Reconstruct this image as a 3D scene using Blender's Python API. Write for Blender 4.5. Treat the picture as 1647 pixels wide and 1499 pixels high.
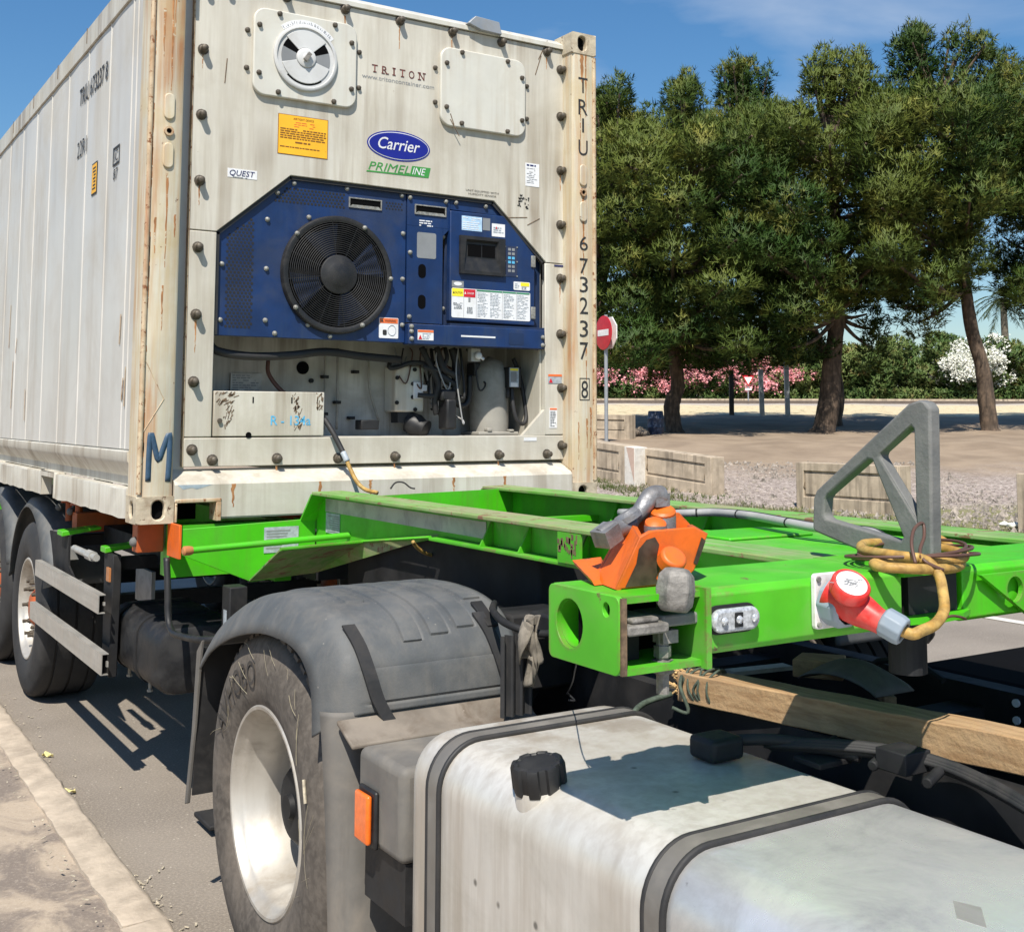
import bpy, bmesh, math, random
import numpy as np
from mathutils import Vector, Matrix

# ------------------------------------------------------------------ camera, sky, sun, exposure
sc = bpy.context.scene
COL = sc.collection
for o in list(bpy.data.objects):
    bpy.data.objects.remove(o)

FW = Vector((0.53424, 0.84047, 0.08958)).normalized()
RT = Vector((0.84394, -0.53644, 0.0))
ROLL = 0.0021
UP = RT.cross(FW)
RT2 = RT * math.cos(ROLL) + UP * math.sin(ROLL)
UP2 = UP * math.cos(ROLL) - RT * math.sin(ROLL)
cam_d = bpy.data.cameras.new('camera')
cam = bpy.data.objects.new('camera', cam_d)
COL.objects.link(cam)
CAM = Vector((-1.3083, -5.1985, 1.718))
m = Matrix.Identity(4)
for i in range(3):
    m[i][0] = RT2[i]; m[i][1] = UP2[i]; m[i][2] = -FW[i]; m[i][3] = CAM[i]
cam.matrix_world = m
cam_d.sensor_fit = 'HORIZONTAL'
cam_d.sensor_width = 36.0
cam_d.lens = 1884.37 / 1647 * 36.0
cam_d.shift_x = -(850.12 - 823.5) / 1647
cam_d.shift_y = -(749.5 - 503.99) / 1647
cam_d.clip_start = 0.05
cam_d.clip_end = 5000
sc.camera = cam
sc.render.resolution_x = 1024
sc.render.resolution_y = 931

SUNDIR = Vector((-0.45, -0.56, 1.0)).normalized()      # towards the sun
world = bpy.data.worlds.new('World')
sc.world = world
world.use_nodes = True
wn = world.node_tree.nodes
wl = world.node_tree.links
wn.clear()
sky = wn.new('ShaderNodeTexSky')
sky.sky_type = 'NISHITA'
sky.sun_disc = False
sky.sun_elevation = math.asin(SUNDIR.z)
sky.sun_rotation = math.atan2(SUNDIR.x, SUNDIR.y)
sky.air_density = 1.25
sky.dust_density = 0.5
sky.ozone_density = 6.0
# thin streaks of high cloud over the clear sky
tc = wn.new('ShaderNodeTexCoord')
mp = wn.new('ShaderNodeMapping'); mp.inputs['Scale'].default_value = (1.3, 2.2, 5.0)
nz = wn.new('ShaderNodeTexNoise'); nz.inputs['Scale'].default_value = 1.7; nz.inputs['Detail'].default_value = 7
nz.inputs['Distortion'].default_value = 0.6
rp = wn.new('ShaderNodeValToRGB')
rp.color_ramp.elements[0].position = 0.52; rp.color_ramp.elements[0].color = (0, 0, 0, 1)
rp.color_ramp.elements[1].position = 0.86; rp.color_ramp.elements[1].color = (0.55, 0.55, 0.55, 1)
mx = wn.new('ShaderNodeMix'); mx.data_type = 'RGBA'
mx.inputs['B'].default_value = (7.6, 7.9, 8.3, 1)
bg = wn.new('ShaderNodeBackground'); bg.inputs['Strength'].default_value = 0.088
wo = wn.new('ShaderNodeOutputWorld')
wl.new(tc.outputs['Generated'], mp.inputs['Vector']); wl.new(mp.outputs['Vector'], nz.inputs['Vector'])
wl.new(nz.outputs['Fac'], rp.inputs['Fac']); wl.new(rp.outputs['Color'], mx.inputs['Factor'])
hs = wn.new('ShaderNodeHueSaturation'); hs.inputs['Saturation'].default_value = 1.20; hs.inputs['Value'].default_value = 1.0
wl.new(sky.outputs['Color'], hs.inputs['Color']); wl.new(hs.outputs['Color'], mx.inputs['A']); wl.new(mx.outputs['Result'], bg.inputs['Color'])
wl.new(bg.outputs['Background'], wo.inputs['Surface'])

sun_d = bpy.data.lights.new('sun', 'SUN')
sun_d.energy = 5.0
sun_d.angle = math.radians(0.53)
sun_d.color = (1.0, 0.94, 0.84)
sun = bpy.data.objects.new('sun', sun_d)
COL.objects.link(sun)
sun.rotation_euler = SUNDIR.to_track_quat('Z', 'Y').to_euler()
sun.location = (-20, -25, 45)

vs = sc.view_settings
vs.view_transform = 'Standard'
vs.look = 'None'
vs.exposure = 0.44
vs.gamma = 1.0
vs.use_curve_mapping = False

rnd = random.Random(7)
nrg = np.random.default_rng(11)

# ------------------------------------------------------------------ materials
MAT = {}


def nd(nt, t, **k):
    n = nt.nodes.new(t)
    for a, b in k.items():
        if a in n.inputs:
            n.inputs[a].default_value = b
        else:
            setattr(n, a, b)
    return n


def noise(nt, vec, scale=(1, 1, 1), s=5.0, detail=5, rough=0.55, dist=0.0):
    mpn = nd(nt, 'ShaderNodeMapping')
    mpn.inputs['Scale'].default_value = scale
    nt.links.new(vec, mpn.inputs['Vector'])
    n = nd(nt, 'ShaderNodeTexNoise')
    n.inputs['Scale'].default_value = s; n.inputs['Detail'].default_value = detail
    n.inputs['Roughness'].default_value = rough; n.inputs['Distortion'].default_value = dist
    nt.links.new(mpn.outputs['Vector'], n.inputs['Vector'])
    return n.outputs['Fac']


def ramp(nt, fac, a, b, ca=0.0, cb=1.0):
    r = nd(nt, 'ShaderNodeMapRange')
    r.interpolation_type = 'SMOOTHSTEP'
    r.inputs['From Min'].default_value = a; r.inputs['From Max'].default_value = b
    r.inputs['To Min'].default_value = ca; r.inputs['To Max'].default_value = cb
    nt.links.new(fac, r.inputs['Value'])
    return r.outputs['Result']


def mixc(nt, fac, a, b):
    x = nd(nt, 'ShaderNodeMix'); x.data_type = 'RGBA'
    for sock, v in (('Factor', fac), ('A', a), ('B', b)):
        s = x.inputs[sock]
        if isinstance(v, (int, float)):
            s.default_value = v
        elif isinstance(v, tuple):
            s.default_value = (*v[:3], 1)
        else:
            nt.links.new(v, s)
    return x.outputs['Result']


def mul(nt, a, b, op='MULTIPLY'):
    x = nd(nt, 'ShaderNodeMath'); x.operation = op
    for i, v in enumerate((a, b)):
        if isinstance(v, (int, float)):
            x.inputs[i].default_value = v
        else:
            nt.links.new(v, x.inputs[i])
    return x.outputs[0]


def M(name, col, rough=0.5, metal=0.0, var=0.12, vs_=6.0, dirt=None, streak=None, chip=None, bump=0.0, bs=60.0,
      grain=None, spec=0.5, obj=False, spots=None, coat=0.0, edge=None):
    """procedural paint / metal / rubber. dirt, streak, chip, spots = (colour, amount 0..1, scale)"""
    mt = bpy.data.materials.new(name)
    mt.use_nodes = True
    nt = mt.node_tree
    bs_ = nt.nodes['Principled BSDF']
    if obj:
        vec = nd(nt, 'ShaderNodeTexCoord').outputs['Object']
    else:
        vec = nd(nt, 'ShaderNodeNewGeometry').outputs['Position']
    lo = tuple(max(0, c * (1 - var)) for c in col)
    hi = tuple(min(1, c * (1 + var)) for c in col)
    n1 = noise(nt, vec, s=vs_, detail=6)
    c = mixc(nt, ramp(nt, n1, .3, .7), lo, hi)
    rg = rough
    rsock = None
    if grain:
        gcol, amt, gscale = grain
        g = noise(nt, vec, gscale, 1.0, 5, .6, .4)
        c = mixc(nt, ramp(nt, g, .35, .7, 0, amt), c, gcol)
    if streak:
        scol, amt, sc_ = streak
        g = noise(nt, vec, (1, 1, .05), sc_, 5, .65)
        g2 = noise(nt, vec, (1, 1, 1), 1.3, 3)
        f = mul(nt, ramp(nt, g, .43, .66), ramp(nt, g2, .35, .65, .15, 1))
        c = mixc(nt, mul(nt, f, amt), c, scol)
    if dirt:
        dcol, amt, sc_ = dirt
        g = noise(nt, vec, s=sc_, detail=8, rough=.65, dist=.5)
        f = ramp(nt, g, .42, .75, 0, amt)
        c = mixc(nt, f, c, dcol)
        rsock = ramp(nt, g, .4, .7, rough, min(1, rough + .25))
    if chip:
        ccol, amt, sc_ = chip
        g = noise(nt, vec, s=sc_, detail=9, rough=.75, dist=.3)
        th = .74 - .30 * amt
        f = ramp(nt, g, th, th + .035)
        c = mixc(nt, f, c, ccol)
    if spots:
        pcol, amt, sc_ = spots
        vo = nd(nt, 'ShaderNodeTexVoronoi'); vo.inputs['Scale'].default_value = sc_
        nt.links.new(vec, vo.inputs['Vector'])
        f = ramp(nt, vo.outputs['Distance'], .08 + .2 * amt, .02 + .12 * amt)
        c = mixc(nt, f, c, pcol)
    if edge:
        ecol, amt, rad = edge            # paint rubbed off along the real edges
        bv = nd(nt, 'ShaderNodeBevel'); bv.samples = 3; bv.inputs['Radius'].default_value = rad
        ge = nd(nt, 'ShaderNodeNewGeometry')
        dp = nd(nt, 'ShaderNodeVectorMath'); dp.operation = 'DOT_PRODUCT'
        nt.links.new(bv.outputs[0], dp.inputs[0]); nt.links.new(ge.outputs['Normal'], dp.inputs[1])
        g = noise(nt, vec, s=26, detail=7, rough=.75)
        g2 = noise(nt, vec, s=3.5, detail=3)
        f = mul(nt, ramp(nt, dp.outputs['Value'], .995, .93), mul(nt, ramp(nt, g, .42, .58), ramp(nt, g2, .40, .62)))
        c = mixc(nt, mul(nt, f, amt), c, ecol)
    nt.links.new(c, bs_.inputs['Base Color'])
    if rsock is not None:
        nt.links.new(rsock, bs_.inputs['Roughness'])
    else:
        bs_.inputs['Roughness'].default_value = rg
    bs_.inputs['Metallic'].default_value = metal
    bs_.inputs['Specular IOR Level'].default_value = spec
    bs_.inputs['Coat Weight'].default_value = coat
    if bump:
        nb = noise(nt, vec, s=bs, detail=6, rough=.6)
        b = nd(nt, 'ShaderNodeBump'); b.inputs['Strength'].default_value = bump; b.inputs['Distance'].default_value = .01
        nt.links.new(nb, b.inputs['Height'])
        nt.links.new(b.outputs['Normal'], bs_.inputs['Normal'])
    MAT[name] = mt
    return mt


RUST = (.20, .075, .025)
M('box_grey', (.135, .128, .117), .62, var=.14, dirt=((.25, .22, .18), .65, 5), streak=((.08, .072, .062), .6, 12))
M('smear', (.30, .36, .40), .5, var=.2, vs_=20)
M('reefer_front', (.585, .560, .490), .45, var=.09, vs_=2.5, dirt=((.37, .335, .265), .65, 1.7), streak=((.21, .15, .09), .70, 9), chip=((.24, .17, .10), .20, 26), grain=((.46, .42, .34), .55, (24, 24, 2.0)))
M('reefer_side', (.565, .553, .52), .42, var=.06, vs_=1.5, dirt=((.40, .37, .31), .5, 1.6), streak=((.32, .26, .19), .42, 6), chip=(RUST, .05, 13))
M('reefer_post', (.58, .545, .44), .47, var=.1, vs_=4, dirt=((.50, .40, .22), .65, 3.5), streak=((.40, .16, .045), .95, 15), chip=((.16, .07, .03), .36, 19), grain=((.50, .34, .16), .5, (40, 40, 2.5)))
M('reefer_edge', (.53, .43, .29), .6, var=.15, vs_=9, dirt=((.34, .19, .09), .9, 8), streak=((.34, .12, .04), 1.0, 18), chip=(RUST, .62, 26))
M('casting', (.52, .45, .33), .55, var=.15, vs_=12, dirt=((.22, .15, .09), .8, 9), chip=((.10, .05, .025), .5, 26), bump=.3, bs=40)
M('cover_plate', (.60, .59, .53), .38, var=.05, vs_=5, dirt=((.45, .42, .35), .4, 5), streak=((.35, .24, .13), .5, 12))
M('grey_disc', (.58, .585, .58), .45, var=.06, dirt=((.35, .33, .29), .4, 8))
M('recess_white', (.44, .43, .395), .6, var=.1, dirt=((.28, .255, .21), .6, 4), streak=((.13, .11, .085), .75, 14))
M('bolt', (.085, .070, .052), .55, .2, var=.35, vs_=60, chip=((.20, .11, .055), .35, 90))
M('zinc_bolt', (.27, .27, .25), .5, .3, var=.3, vs_=70, dirt=((.22, .19, .14), .6, 40))
M('gasket', (.06, .065, .07), .7)
M('blue_paint', (.004, .024, .098), .42, var=.2, vs_=6, dirt=((.030, .042, .066), .4, 3.5), streak=((.020, .042, .095), .5, 24), chip=((.20, .165, .10), .13, 18))
M('blue_dark', (.006, .021, .07), .5, var=.2, dirt=((.05, .05, .06), .5, 4))
M('perforation', (.012, .011, .010), .8)
M('black_plastic', (.011, .011, .012), .5, var=.25, vs_=20, dirt=((.032, .031, .030), .45, 12))
M('black_rubber', (.018, .018, .019), .6, var=.2, dirt=((.07, .062, .055), .35, 10))
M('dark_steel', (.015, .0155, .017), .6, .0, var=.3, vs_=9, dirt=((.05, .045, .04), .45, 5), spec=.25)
M('black_void', (.004, .004, .0045), .9, spec=0.05)  # near black: dark openings, and shade put into the colour under the truck
M('grey_metal', (.42, .42, .40), .45, .3, var=.1, dirt=((.2, .18, .15), .5, 9))
M('compressor_grey', (.30, .285, .25), .6, var=.1, dirt=((.15, .14, .12), .6, 9))
M('letter_black', (.025, .024, .024), .6, var=.4, vs_=40, chip=((.45, .42, .36), .10, 60))
M('letter_maroon', (.12, .028, .022), .6, var=.3, vs_=50, chip=((.5, .45, .4), .15, 70))
M('letter_navy', (.015, .02, .10), .55)
M('letter_white', (.72, .73, .75), .5)
M('brand_blue', (.010, .015, .24), .35, var=.1)
M('brand_green', (.045, .26, .05), .45, var=.1, chip=((.5, .48, .42), .08, 50))
M('sticker_white', (.74, .75, .77), .45, var=.04, dirt=((.5, .47, .42), .35, 20))
M('sticker_grey', (.34, .38, .42), .5, var=.2, vs_=40)
M('sticker_blue', (.42, .60, .80), .4, var=.15, vs_=40)
M('sticker_yellow', (.86, .44, .02), .5, var=.06, vs_=8)
M('sticker_lemon', (.85, .72, .03), .5, var=.06)
M('sticker_red', (.55, .015, .03), .45)
M('sticker_orange', (.75, .16, .04), .45)
M('sticker_green', (.04, .22, .11), .5)
M('print_brown', (.20, .08, .01), .6)
M('print_grey', (.22, .23, .24), .6)
M('sky_blue_letter', (.10, .42, .68), .5, chip=((.6, .58, .5), .03, 60))
M('grease', (.055, .036, .024), .5, var=.4, vs_=40, chip=((.45, .09, .015), .25, 40))
M('marker_navy', (.035, .075, .13), .5, var=.2, vs_=25)
M('scrape_brown', (.15, .10, .06), .7, var=.4, vs_=60)
M('green_paint', (.058, .45, .006), .38, var=.09, vs_=5, dirt=((.07, .25, .013), .5, 4.5), streak=((.11, .22, .03), .4, 20), chip=((.20, .14, .06), .17, 20), edge=((.20, .15, .08), .95, .012))
M('green_worn', (.11, .33, .040), .6, var=.14, vs_=7, dirt=((.30, .25, .16), 1.0, 2.6), chip=((.20, .11, .06), .58, 10), grain=((.36, .35, .23), .55, (30, 3, 30)), edge=((.24, .15, .09), .9, .010))
M('green_scuffed', (.070, .41, .012), .46, var=.14, vs_=6, dirt=((.16, .30, .075), .65, 5), chip=((.14, .08, .045), .38, 12), edge=((.19, .11, .06), 1.0, .014))
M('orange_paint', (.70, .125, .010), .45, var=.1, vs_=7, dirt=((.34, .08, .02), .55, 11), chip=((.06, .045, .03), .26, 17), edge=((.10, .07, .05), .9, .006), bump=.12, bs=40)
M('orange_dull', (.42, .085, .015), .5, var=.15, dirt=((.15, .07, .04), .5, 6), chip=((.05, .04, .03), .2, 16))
M('cast_steel', (.26, .262, .27), .45, .55, var=.25, vs_=16, dirt=((.09, .08, .075), .7, 14), bump=.35, bs=50)
M('greasy_steel', (.20, .188, .17), .6, .1, var=.3, vs_=22, dirt=((.06, .053, .047), .85, 22), grain=((.36, .34, .31), .5, (25, 25, 60)), bump=.4, bs=60)
M('frame_grey', (.135, .138, .134), .66, var=.14, vs_=14, dirt=((.22, .21, .19), .45, 9), chip=((.045, .04, .036), .2, 22), bump=.22, bs=70, edge=((.30, .29, .27), .8, .006))
M('aluminium', (.52, .50, .46), .42, .55, var=.08, vs_=5, dirt=((.30, .27, .22), .5, 5), grain=((.36, .34, .30), .5, (40, 1.2, 40)))
M('tank_alu', (.66, .635, .585), .36, .34, var=.07, vs_=3.5, dirt=((.40, .36, .295), .7, 2.4), streak=((.31, .245, .175), .65, 8), spots=((.18, .17, .15), .10, 9), bump=.06, bs=16, grain=((.48, .44, .385), .55, (34, 34, 3)))
M('tank_dirty', (.74, .735, .72), .26, .60, var=.1, vs_=2.4, dirt=((.30, .30, .30), .8, 5.0), grain=((.86, .85, .82), .6, (14, 4, 6)), chip=((.26, .25, .24), .20, 7), bump=.14, bs=8)
M('tank_strap', (.20, .185, .165), .5, .35, var=.1, dirt=((.3, .28, .25), .4, 8))
M('tyre', (.072, .061, .051), .78, var=.2, vs_=8, dirt=((.165, .138, .112), .8, 3.5), grain=((.185, .16, .135), .45, (9, 40, 40)), bump=.10, bs=70)
M('tyre_dark', (.022, .022, .023), .7, var=.2, dirt=((.07, .065, .06), .5, 5), bump=.2, bs=60)
M('tyre_letter', (.040, .035, .031), .75, dirt=((.075, .064, .054), .6, 20))
M('straw', (.30, .265, .18), .85)
M('rim_alu', (.50, .475, .43), .45, .5, var=.1, vs_=7, dirt=((.25, .205, .15), .65, 6), streak=((.22, .17, .12), .4, 12), chip=((.13, .09, .06), .16, 28))
M('mudguard_grey', (.080, .086, .090), .58, var=.12, vs_=9, dirt=((.17, .162, .148), .55, 4.5), streak=((.15, .14, .125), .4, 18), spots=((.20, .19, .17), .05, 26), bump=.10, bs=140)
M('mudguard_dirty', (.125, .117, .106), .68, var=.14, dirt=((.23, .20, .165), .7, 5), streak=((.08, .07, .06), .6, 13))
M('dusty_steel', (.185, .158, .128), .7, .05, var=.25, vs_=8, dirt=((.09, .065, .045), .8, 10), chip=((.36, .31, .25), .3, 15))
M('amber', (.85, .15, .01), .18, var=.1, vs_=60, coat=.8)
M('amber_old', (.42, .17, .06), .35, dirt=((.2, .1, .06), .5, 40))
M('lens_clear', (.48, .50, .52), .15, .25, var=.3, vs_=150, coat=.6)
M('plug_red', (.62, .028, .022), .38, var=.12, vs_=18, dirt=((.55, .2, .17), .4, 22))
M('plug_white', (.72, .70, .69), .45, var=.05, dirt=((.45, .38, .34), .6, 28))
M('plug_grey', (.23, .28, .33), .5, var=.08, dirt=((.33, .34, .34), .4, 18))
M('yellow_cable', (.36, .205, .045), .55, var=.3, vs_=45, dirt=((.15, .085, .03), .65, 40), grain=((.55, .39, .13), .6, (30, 30, 30)))
M('brown_wire', (.10, .05, .035), .5)
M('grey_conduit', (.30, .30, .30), .5, var=.08, dirt=((.45, .43, .4), .4, 12))
M('timber', (.43, .28, .145), .78, var=.14, vs_=5, grain=((.24, .135, .06), .8, (60, 3.0, 60)), dirt=((.30, .21, .125), .6, 9), chip=((.55, .40, .24), .12, 14), bump=.35, bs=60)
M('timber_end', (.55, .36, .16), .8, var=.25, vs_=40, bump=.6, bs=60)
M('rope', (.055, .075, .055), .8, var=.3, vs_=90)
M('rag', (.20, .175, .14), .9, var=.35, vs_=18, dirt=((.06, .05, .04), .8, 14))
M('concrete', (.46, .375, .275), .85, var=.14, vs_=4, streak=((.10, .08, .06), .95, 5), dirt=((.27, .215, .155), .6, 5), bump=.3, bs=30)
M('concrete_shadow_joint', (.20, .15, .10), .9)
M('concrete_white', (.66, .63, .57), .8, var=.1, dirt=((.40, .34, .27), .6, 6))
M('concrete_faded_red', (.50, .36, .29), .8, var=.1, dirt=((.40, .31, .24), .6, 6))
M('kerb_stone', (.46, .385, .30), .88, var=.16, vs_=9, dirt=((.27, .22, .17), .6, 6), bump=.45, bs=45, spots=((.55, .48, .38), .08, 40))
M('sign_red', (.48, .008, .02), .35)
M('sign_white', (.78, .76, .74), .4)
M('galvanised', (.36, .38, .40), .45, .5, var=.1, dirt=((.25, .24, .22), .4, 8))
M('post_dark', (.045, .04, .035), .8)
M('barrel_blue', (.012, .025, .06), .45, var=.2, dirt=((.05, .05, .05), .5, 6))
M('stone', (.20, .16, .12), .9, var=.3, vs_=7, bump=.4, bs=14)
M('pebble', (.26, .225, .19), .9, var=.5, vs_=9)
M('rail_rust', (.14, .11, .09), .6, .3)
M('pine_bark', (.115, .08, .055), .9, var=.35, vs_=5, grain=((.035, .025, .018), .9, (9, 9, 2.2)), bump=.8, bs=14)
M('palm_trunk', (.13, .11, .085), .9, var=.3, vs_=3)
M('flower_pink', (.78, .36, .38), .6, var=.25, vs_=2)
M('flower_white', (.80, .80, .72), .6, var=.1, vs_=3)
M('litter_yellow', (.62, .55, .25), .8, var=.3, vs_=60)
M('litter_pale', (.42, .37, .28), .85, var=.3, vs_=60)
M('far_wall', (.55, .52, .46), .8, var=.08)


def leafmat(name, a, b, c, s1=.9, s2=6.0):
    mt = bpy.data.materials.new(name)
    mt.use_nodes = True
    nt = mt.node_tree
    p = nt.nodes['Principled BSDF']
    vec = nd(nt, 'ShaderNodeNewGeometry').outputs['Position']
    n1 = noise(nt, vec, s=s1, detail=3)
    n2 = noise(nt, vec, s=s2, detail=4)
    col = mixc(nt, ramp(nt, n1, .38, .66), a, b)
    col = mixc(nt, ramp(nt, n2, .5, .78, 0, .85), col, c)
    nt.links.new(col, p.inputs['Base Color'])
    p.inputs['Roughness'].default_value = .6
    p.inputs['Specular IOR Level'].default_value = .25
    tr = nd(nt, 'ShaderNodeBsdfTranslucent')
    nt.links.new(col, tr.inputs['Color'])
    ms = nd(nt, 'ShaderNodeMixShader'); ms.inputs[0].default_value = .15
    nt.links.new(p.outputs[0], ms.inputs[1]); nt.links.new(tr.outputs[0], ms.inputs[2])
    out = nt.nodes['Material Output']
    nt.links.new(ms.outputs[0], out.inputs['Surface'])
    MAT[name] = mt


leafmat('pine_needles', (.030, .068, .011), (.105, .136, .024), (.26, .25, .055), .22, .9)
leafmat('oleander_leaf', (.065, .12, .03), (.13, .18, .05), (.26, .18, .075), .35, 2.0)
leafmat('palm_leaf', (.035, .055, .02), (.06, .08, .03), (.1, .1, .04))
leafmat('grass_blade', (.07, .11, .025), (.15, .15, .055), (.30, .25, .12), 1.2, 6)


def ground_materials():
    # asphalt
    mt = bpy.data.materials.new('asphalt'); mt.use_nodes = True; nt = mt.node_tree; p = nt.nodes['Principled BSDF']
    vec = nd(nt, 'ShaderNodeNewGeometry').outputs['Position']
    big = noise(nt, vec, s=1.1, detail=6)
    fine = noise(nt, vec, s=95, detail=4, rough=.8)
    mid = noise(nt, vec, s=14, detail=6, rough=.7)
    c = mixc(nt, ramp(nt, big, .3, .7), (.172, .147, .122), (.238, .206, .172))
    c = mixc(nt, ramp(nt, mid, .55, .8, 0, .6), c, (.13, .11, .095))
    c = mixc(nt, ramp(nt, fine, .42, .72, 0, .75), c, (.38, .33, .27))
    vo = nd(nt, 'ShaderNodeTexVoronoi'); vo.inputs['Scale'].default_value = 21
    nt.links.new(vec, vo.inputs['Vector'])
    c = mixc(nt, ramp(nt, vo.outputs['Distance'], .11, .07), c, (.42, .38, .32))
    nt.links.new(c, p.inputs['Base Color']); p.inputs['Roughness'].default_value = .85
    b = nd(nt, 'ShaderNodeBump'); b.inputs['Strength'].default_value = .5; b.inputs['Distance'].default_value = .006
    nt.links.new(fine, b.inputs['Height']); nt.links.new(b.outputs[0], p.inputs['Normal'])
    MAT['asphalt'] = mt
    # pavement
    mt = bpy.data.materials.new('pavement_dirt'); mt.use_nodes = True; nt = mt.node_tree; p = nt.nodes['Principled BSDF']
    vec = nd(nt, 'ShaderNodeNewGeometry').outputs['Position']
    big = noise(nt, vec, (1, .6, 1), 5.0, 7, .62, .8)
    fine = noise(nt, vec, s=80, detail=5, rough=.75)
    c = mixc(nt, ramp(nt, big, .4, .62), (.19, .155, .128), (.40, .325, .245))
    c = mixc(nt, ramp(nt, fine, .5, .75, 0, .6), c, (.50, .43, .35))
    c = mixc(nt, ramp(nt, fine, .42, .3, 0, .5), c, (.10, .08, .065))
    nt.links.new(c, p.inputs['Base Color']); p.inputs['Roughness'].default_value = .9
    b = nd(nt, 'ShaderNodeBump'); b.inputs['Strength'].default_value = .6; b.inputs['Distance'].default_value = .006
    nt.links.new(mul(nt, fine, big, 'ADD'), b.inputs['Height']); nt.links.new(b.outputs[0], p.inputs['Normal'])
    MAT['pavement_dirt'] = mt
    # far yard: verge grass, gravel, packed earth, dry grass, ballast, by distance bands of the real ground
    mt = bpy.data.materials.new('yard_ground'); mt.use_nodes = True; nt = mt.node_tree; p = nt.nodes['Principled BSDF']
    vec = nd(nt, 'ShaderNodeNewGeometry').outputs['Position']
    vr = nd(nt, 'ShaderNodeVectorMath'); vr.operation = 'DOT_PRODUCT'
    vr.inputs[1].default_value = (.53644, .84394, 0)
    nt.links.new(vec, vr.inputs[0])
    wob = noise(nt, vec, s=.35, detail=5)
    wob2 = noise(nt, vec, s=2.2, detail=5)
    w = mul(nt, mul(nt, vr.outputs['Value'], 5.09, 'ADD'), mul(nt, mul(nt, mul(nt, wob, .5, 'SUBTRACT'), 5.0), mul(nt, mul(nt, wob2, .5, 'SUBTRACT'), 3.0), 'ADD'), 'ADD')
    fine = noise(nt, vec, s=9, detail=7, rough=.8)
    vfine = noise(nt, vec, s=16, detail=4, rough=.8)
    big = noise(nt, vec, s=.8, detail=5)
    gravel = mixc(nt, ramp(nt, fine, .35, .65), (.13, .10, .085), (.43, .36, .315))
    gravel = mixc(nt, ramp(nt, vfine, .56, .64), gravel, (.58, .53, .47))
    earth = mixc(nt, ramp(nt, big, .3, .7), (.215, .16, .11), (.31, .237, .166))
    earth = mixc(nt, ramp(nt, fine, .5, .8, 0, .6), earth, (.20, .14, .095))
    grass = mixc(nt, ramp(nt, fine, .35, .65), (.12, .13, .045), (.27, .24, .12))
    dry = mixc(nt, ramp(nt, fine, .35, .65), (.46, .37, .22), (.66, .56, .37))
    dryg = mixc(nt, ramp(nt, wob2, .55, .7, 0, .8), dry, (.16, .14, .06))
    ball = mixc(nt, ramp(nt, fine, .35, .65), (.34, .30, .26), (.50, .45, .39))
    c = mixc(nt, ramp(nt, w, 22.5, 23.5), grass, gravel)
    c = mixc(nt, ramp(nt, w, 26.0, 30.0), c, earth)
    c = mixc(nt, ramp(nt, w, 52.5, 55.0), c, dryg)
    c = mixc(nt, ramp(nt, w, 67.0, 69.5), c, ball)
    c = mixc(nt, ramp(nt, w, 78.0, 81.0), c, grass)
    nt.links.new(c, p.inputs['Base Color']); p.inputs['Roughness'].default_value = .95
    b = nd(nt, 'ShaderNodeBump'); b.inputs['Strength'].default_value = .7; b.inputs['Distance'].default_value = .02
    nt.links.new(fine, b.inputs['Height']); nt.links.new(b.outputs[0], p.inputs['Normal'])
    MAT['yard_ground'] = mt


ground_materials()

# ------------------------------------------------------------------ mesh helpers
ORG = {}


def org(o):
    return ORG.get(o.name, Vector((0, 0, 0))) if o is not None else Vector((0, 0, 0))


def tag(o, label=None, cat=None, group=None, kind=None):
    if label: o['label'] = label
    if cat: o['category'] = cat
    if group: o['group'] = group
    if kind: o['kind'] = kind
    return o


def thing(name, loc, label, cat, group=None):
    o = bpy.data.objects.new(name, None)
    o.empty_display_size = .2
    COL.objects.link(o)
    o.location = loc
    ORG[o.name] = Vector(loc)
    return tag(o, label, cat, group)


def frame_of(d):
    d = Vector(d).normalized()
    a = Vector((0, 0, 1)) if abs(d.z) < .9 else Vector((1, 0, 0))
    u = d.cross(a).normalized()
    return d, u, d.cross(u).normalized()


def smooth_path(pts, k=6, closed=False):
    P = [Vector(p) for p in pts]
    n = len(P)
    out = []
    rng_ = range(n) if closed else range(n - 1)
    for i in rng_:
        if closed:
            a, b, c, d = P[(i - 1) % n], P[i], P[(i + 1) % n], P[(i + 2) % n]
        else:
            a, b, c, d = P[max(i - 1, 0)], P[i], P[i + 1], P[min(i + 2, n - 1)]
        for j in range(k):
            t = j / k
            out.append(.5 * ((2 * b) + (c - a) * t + (2 * a - 5 * b + 4 * c - d) * t * t + (3 * b - a - 3 * c + d) * t ** 3))
    if not closed:
        out.append(P[-1])
    return out


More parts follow.
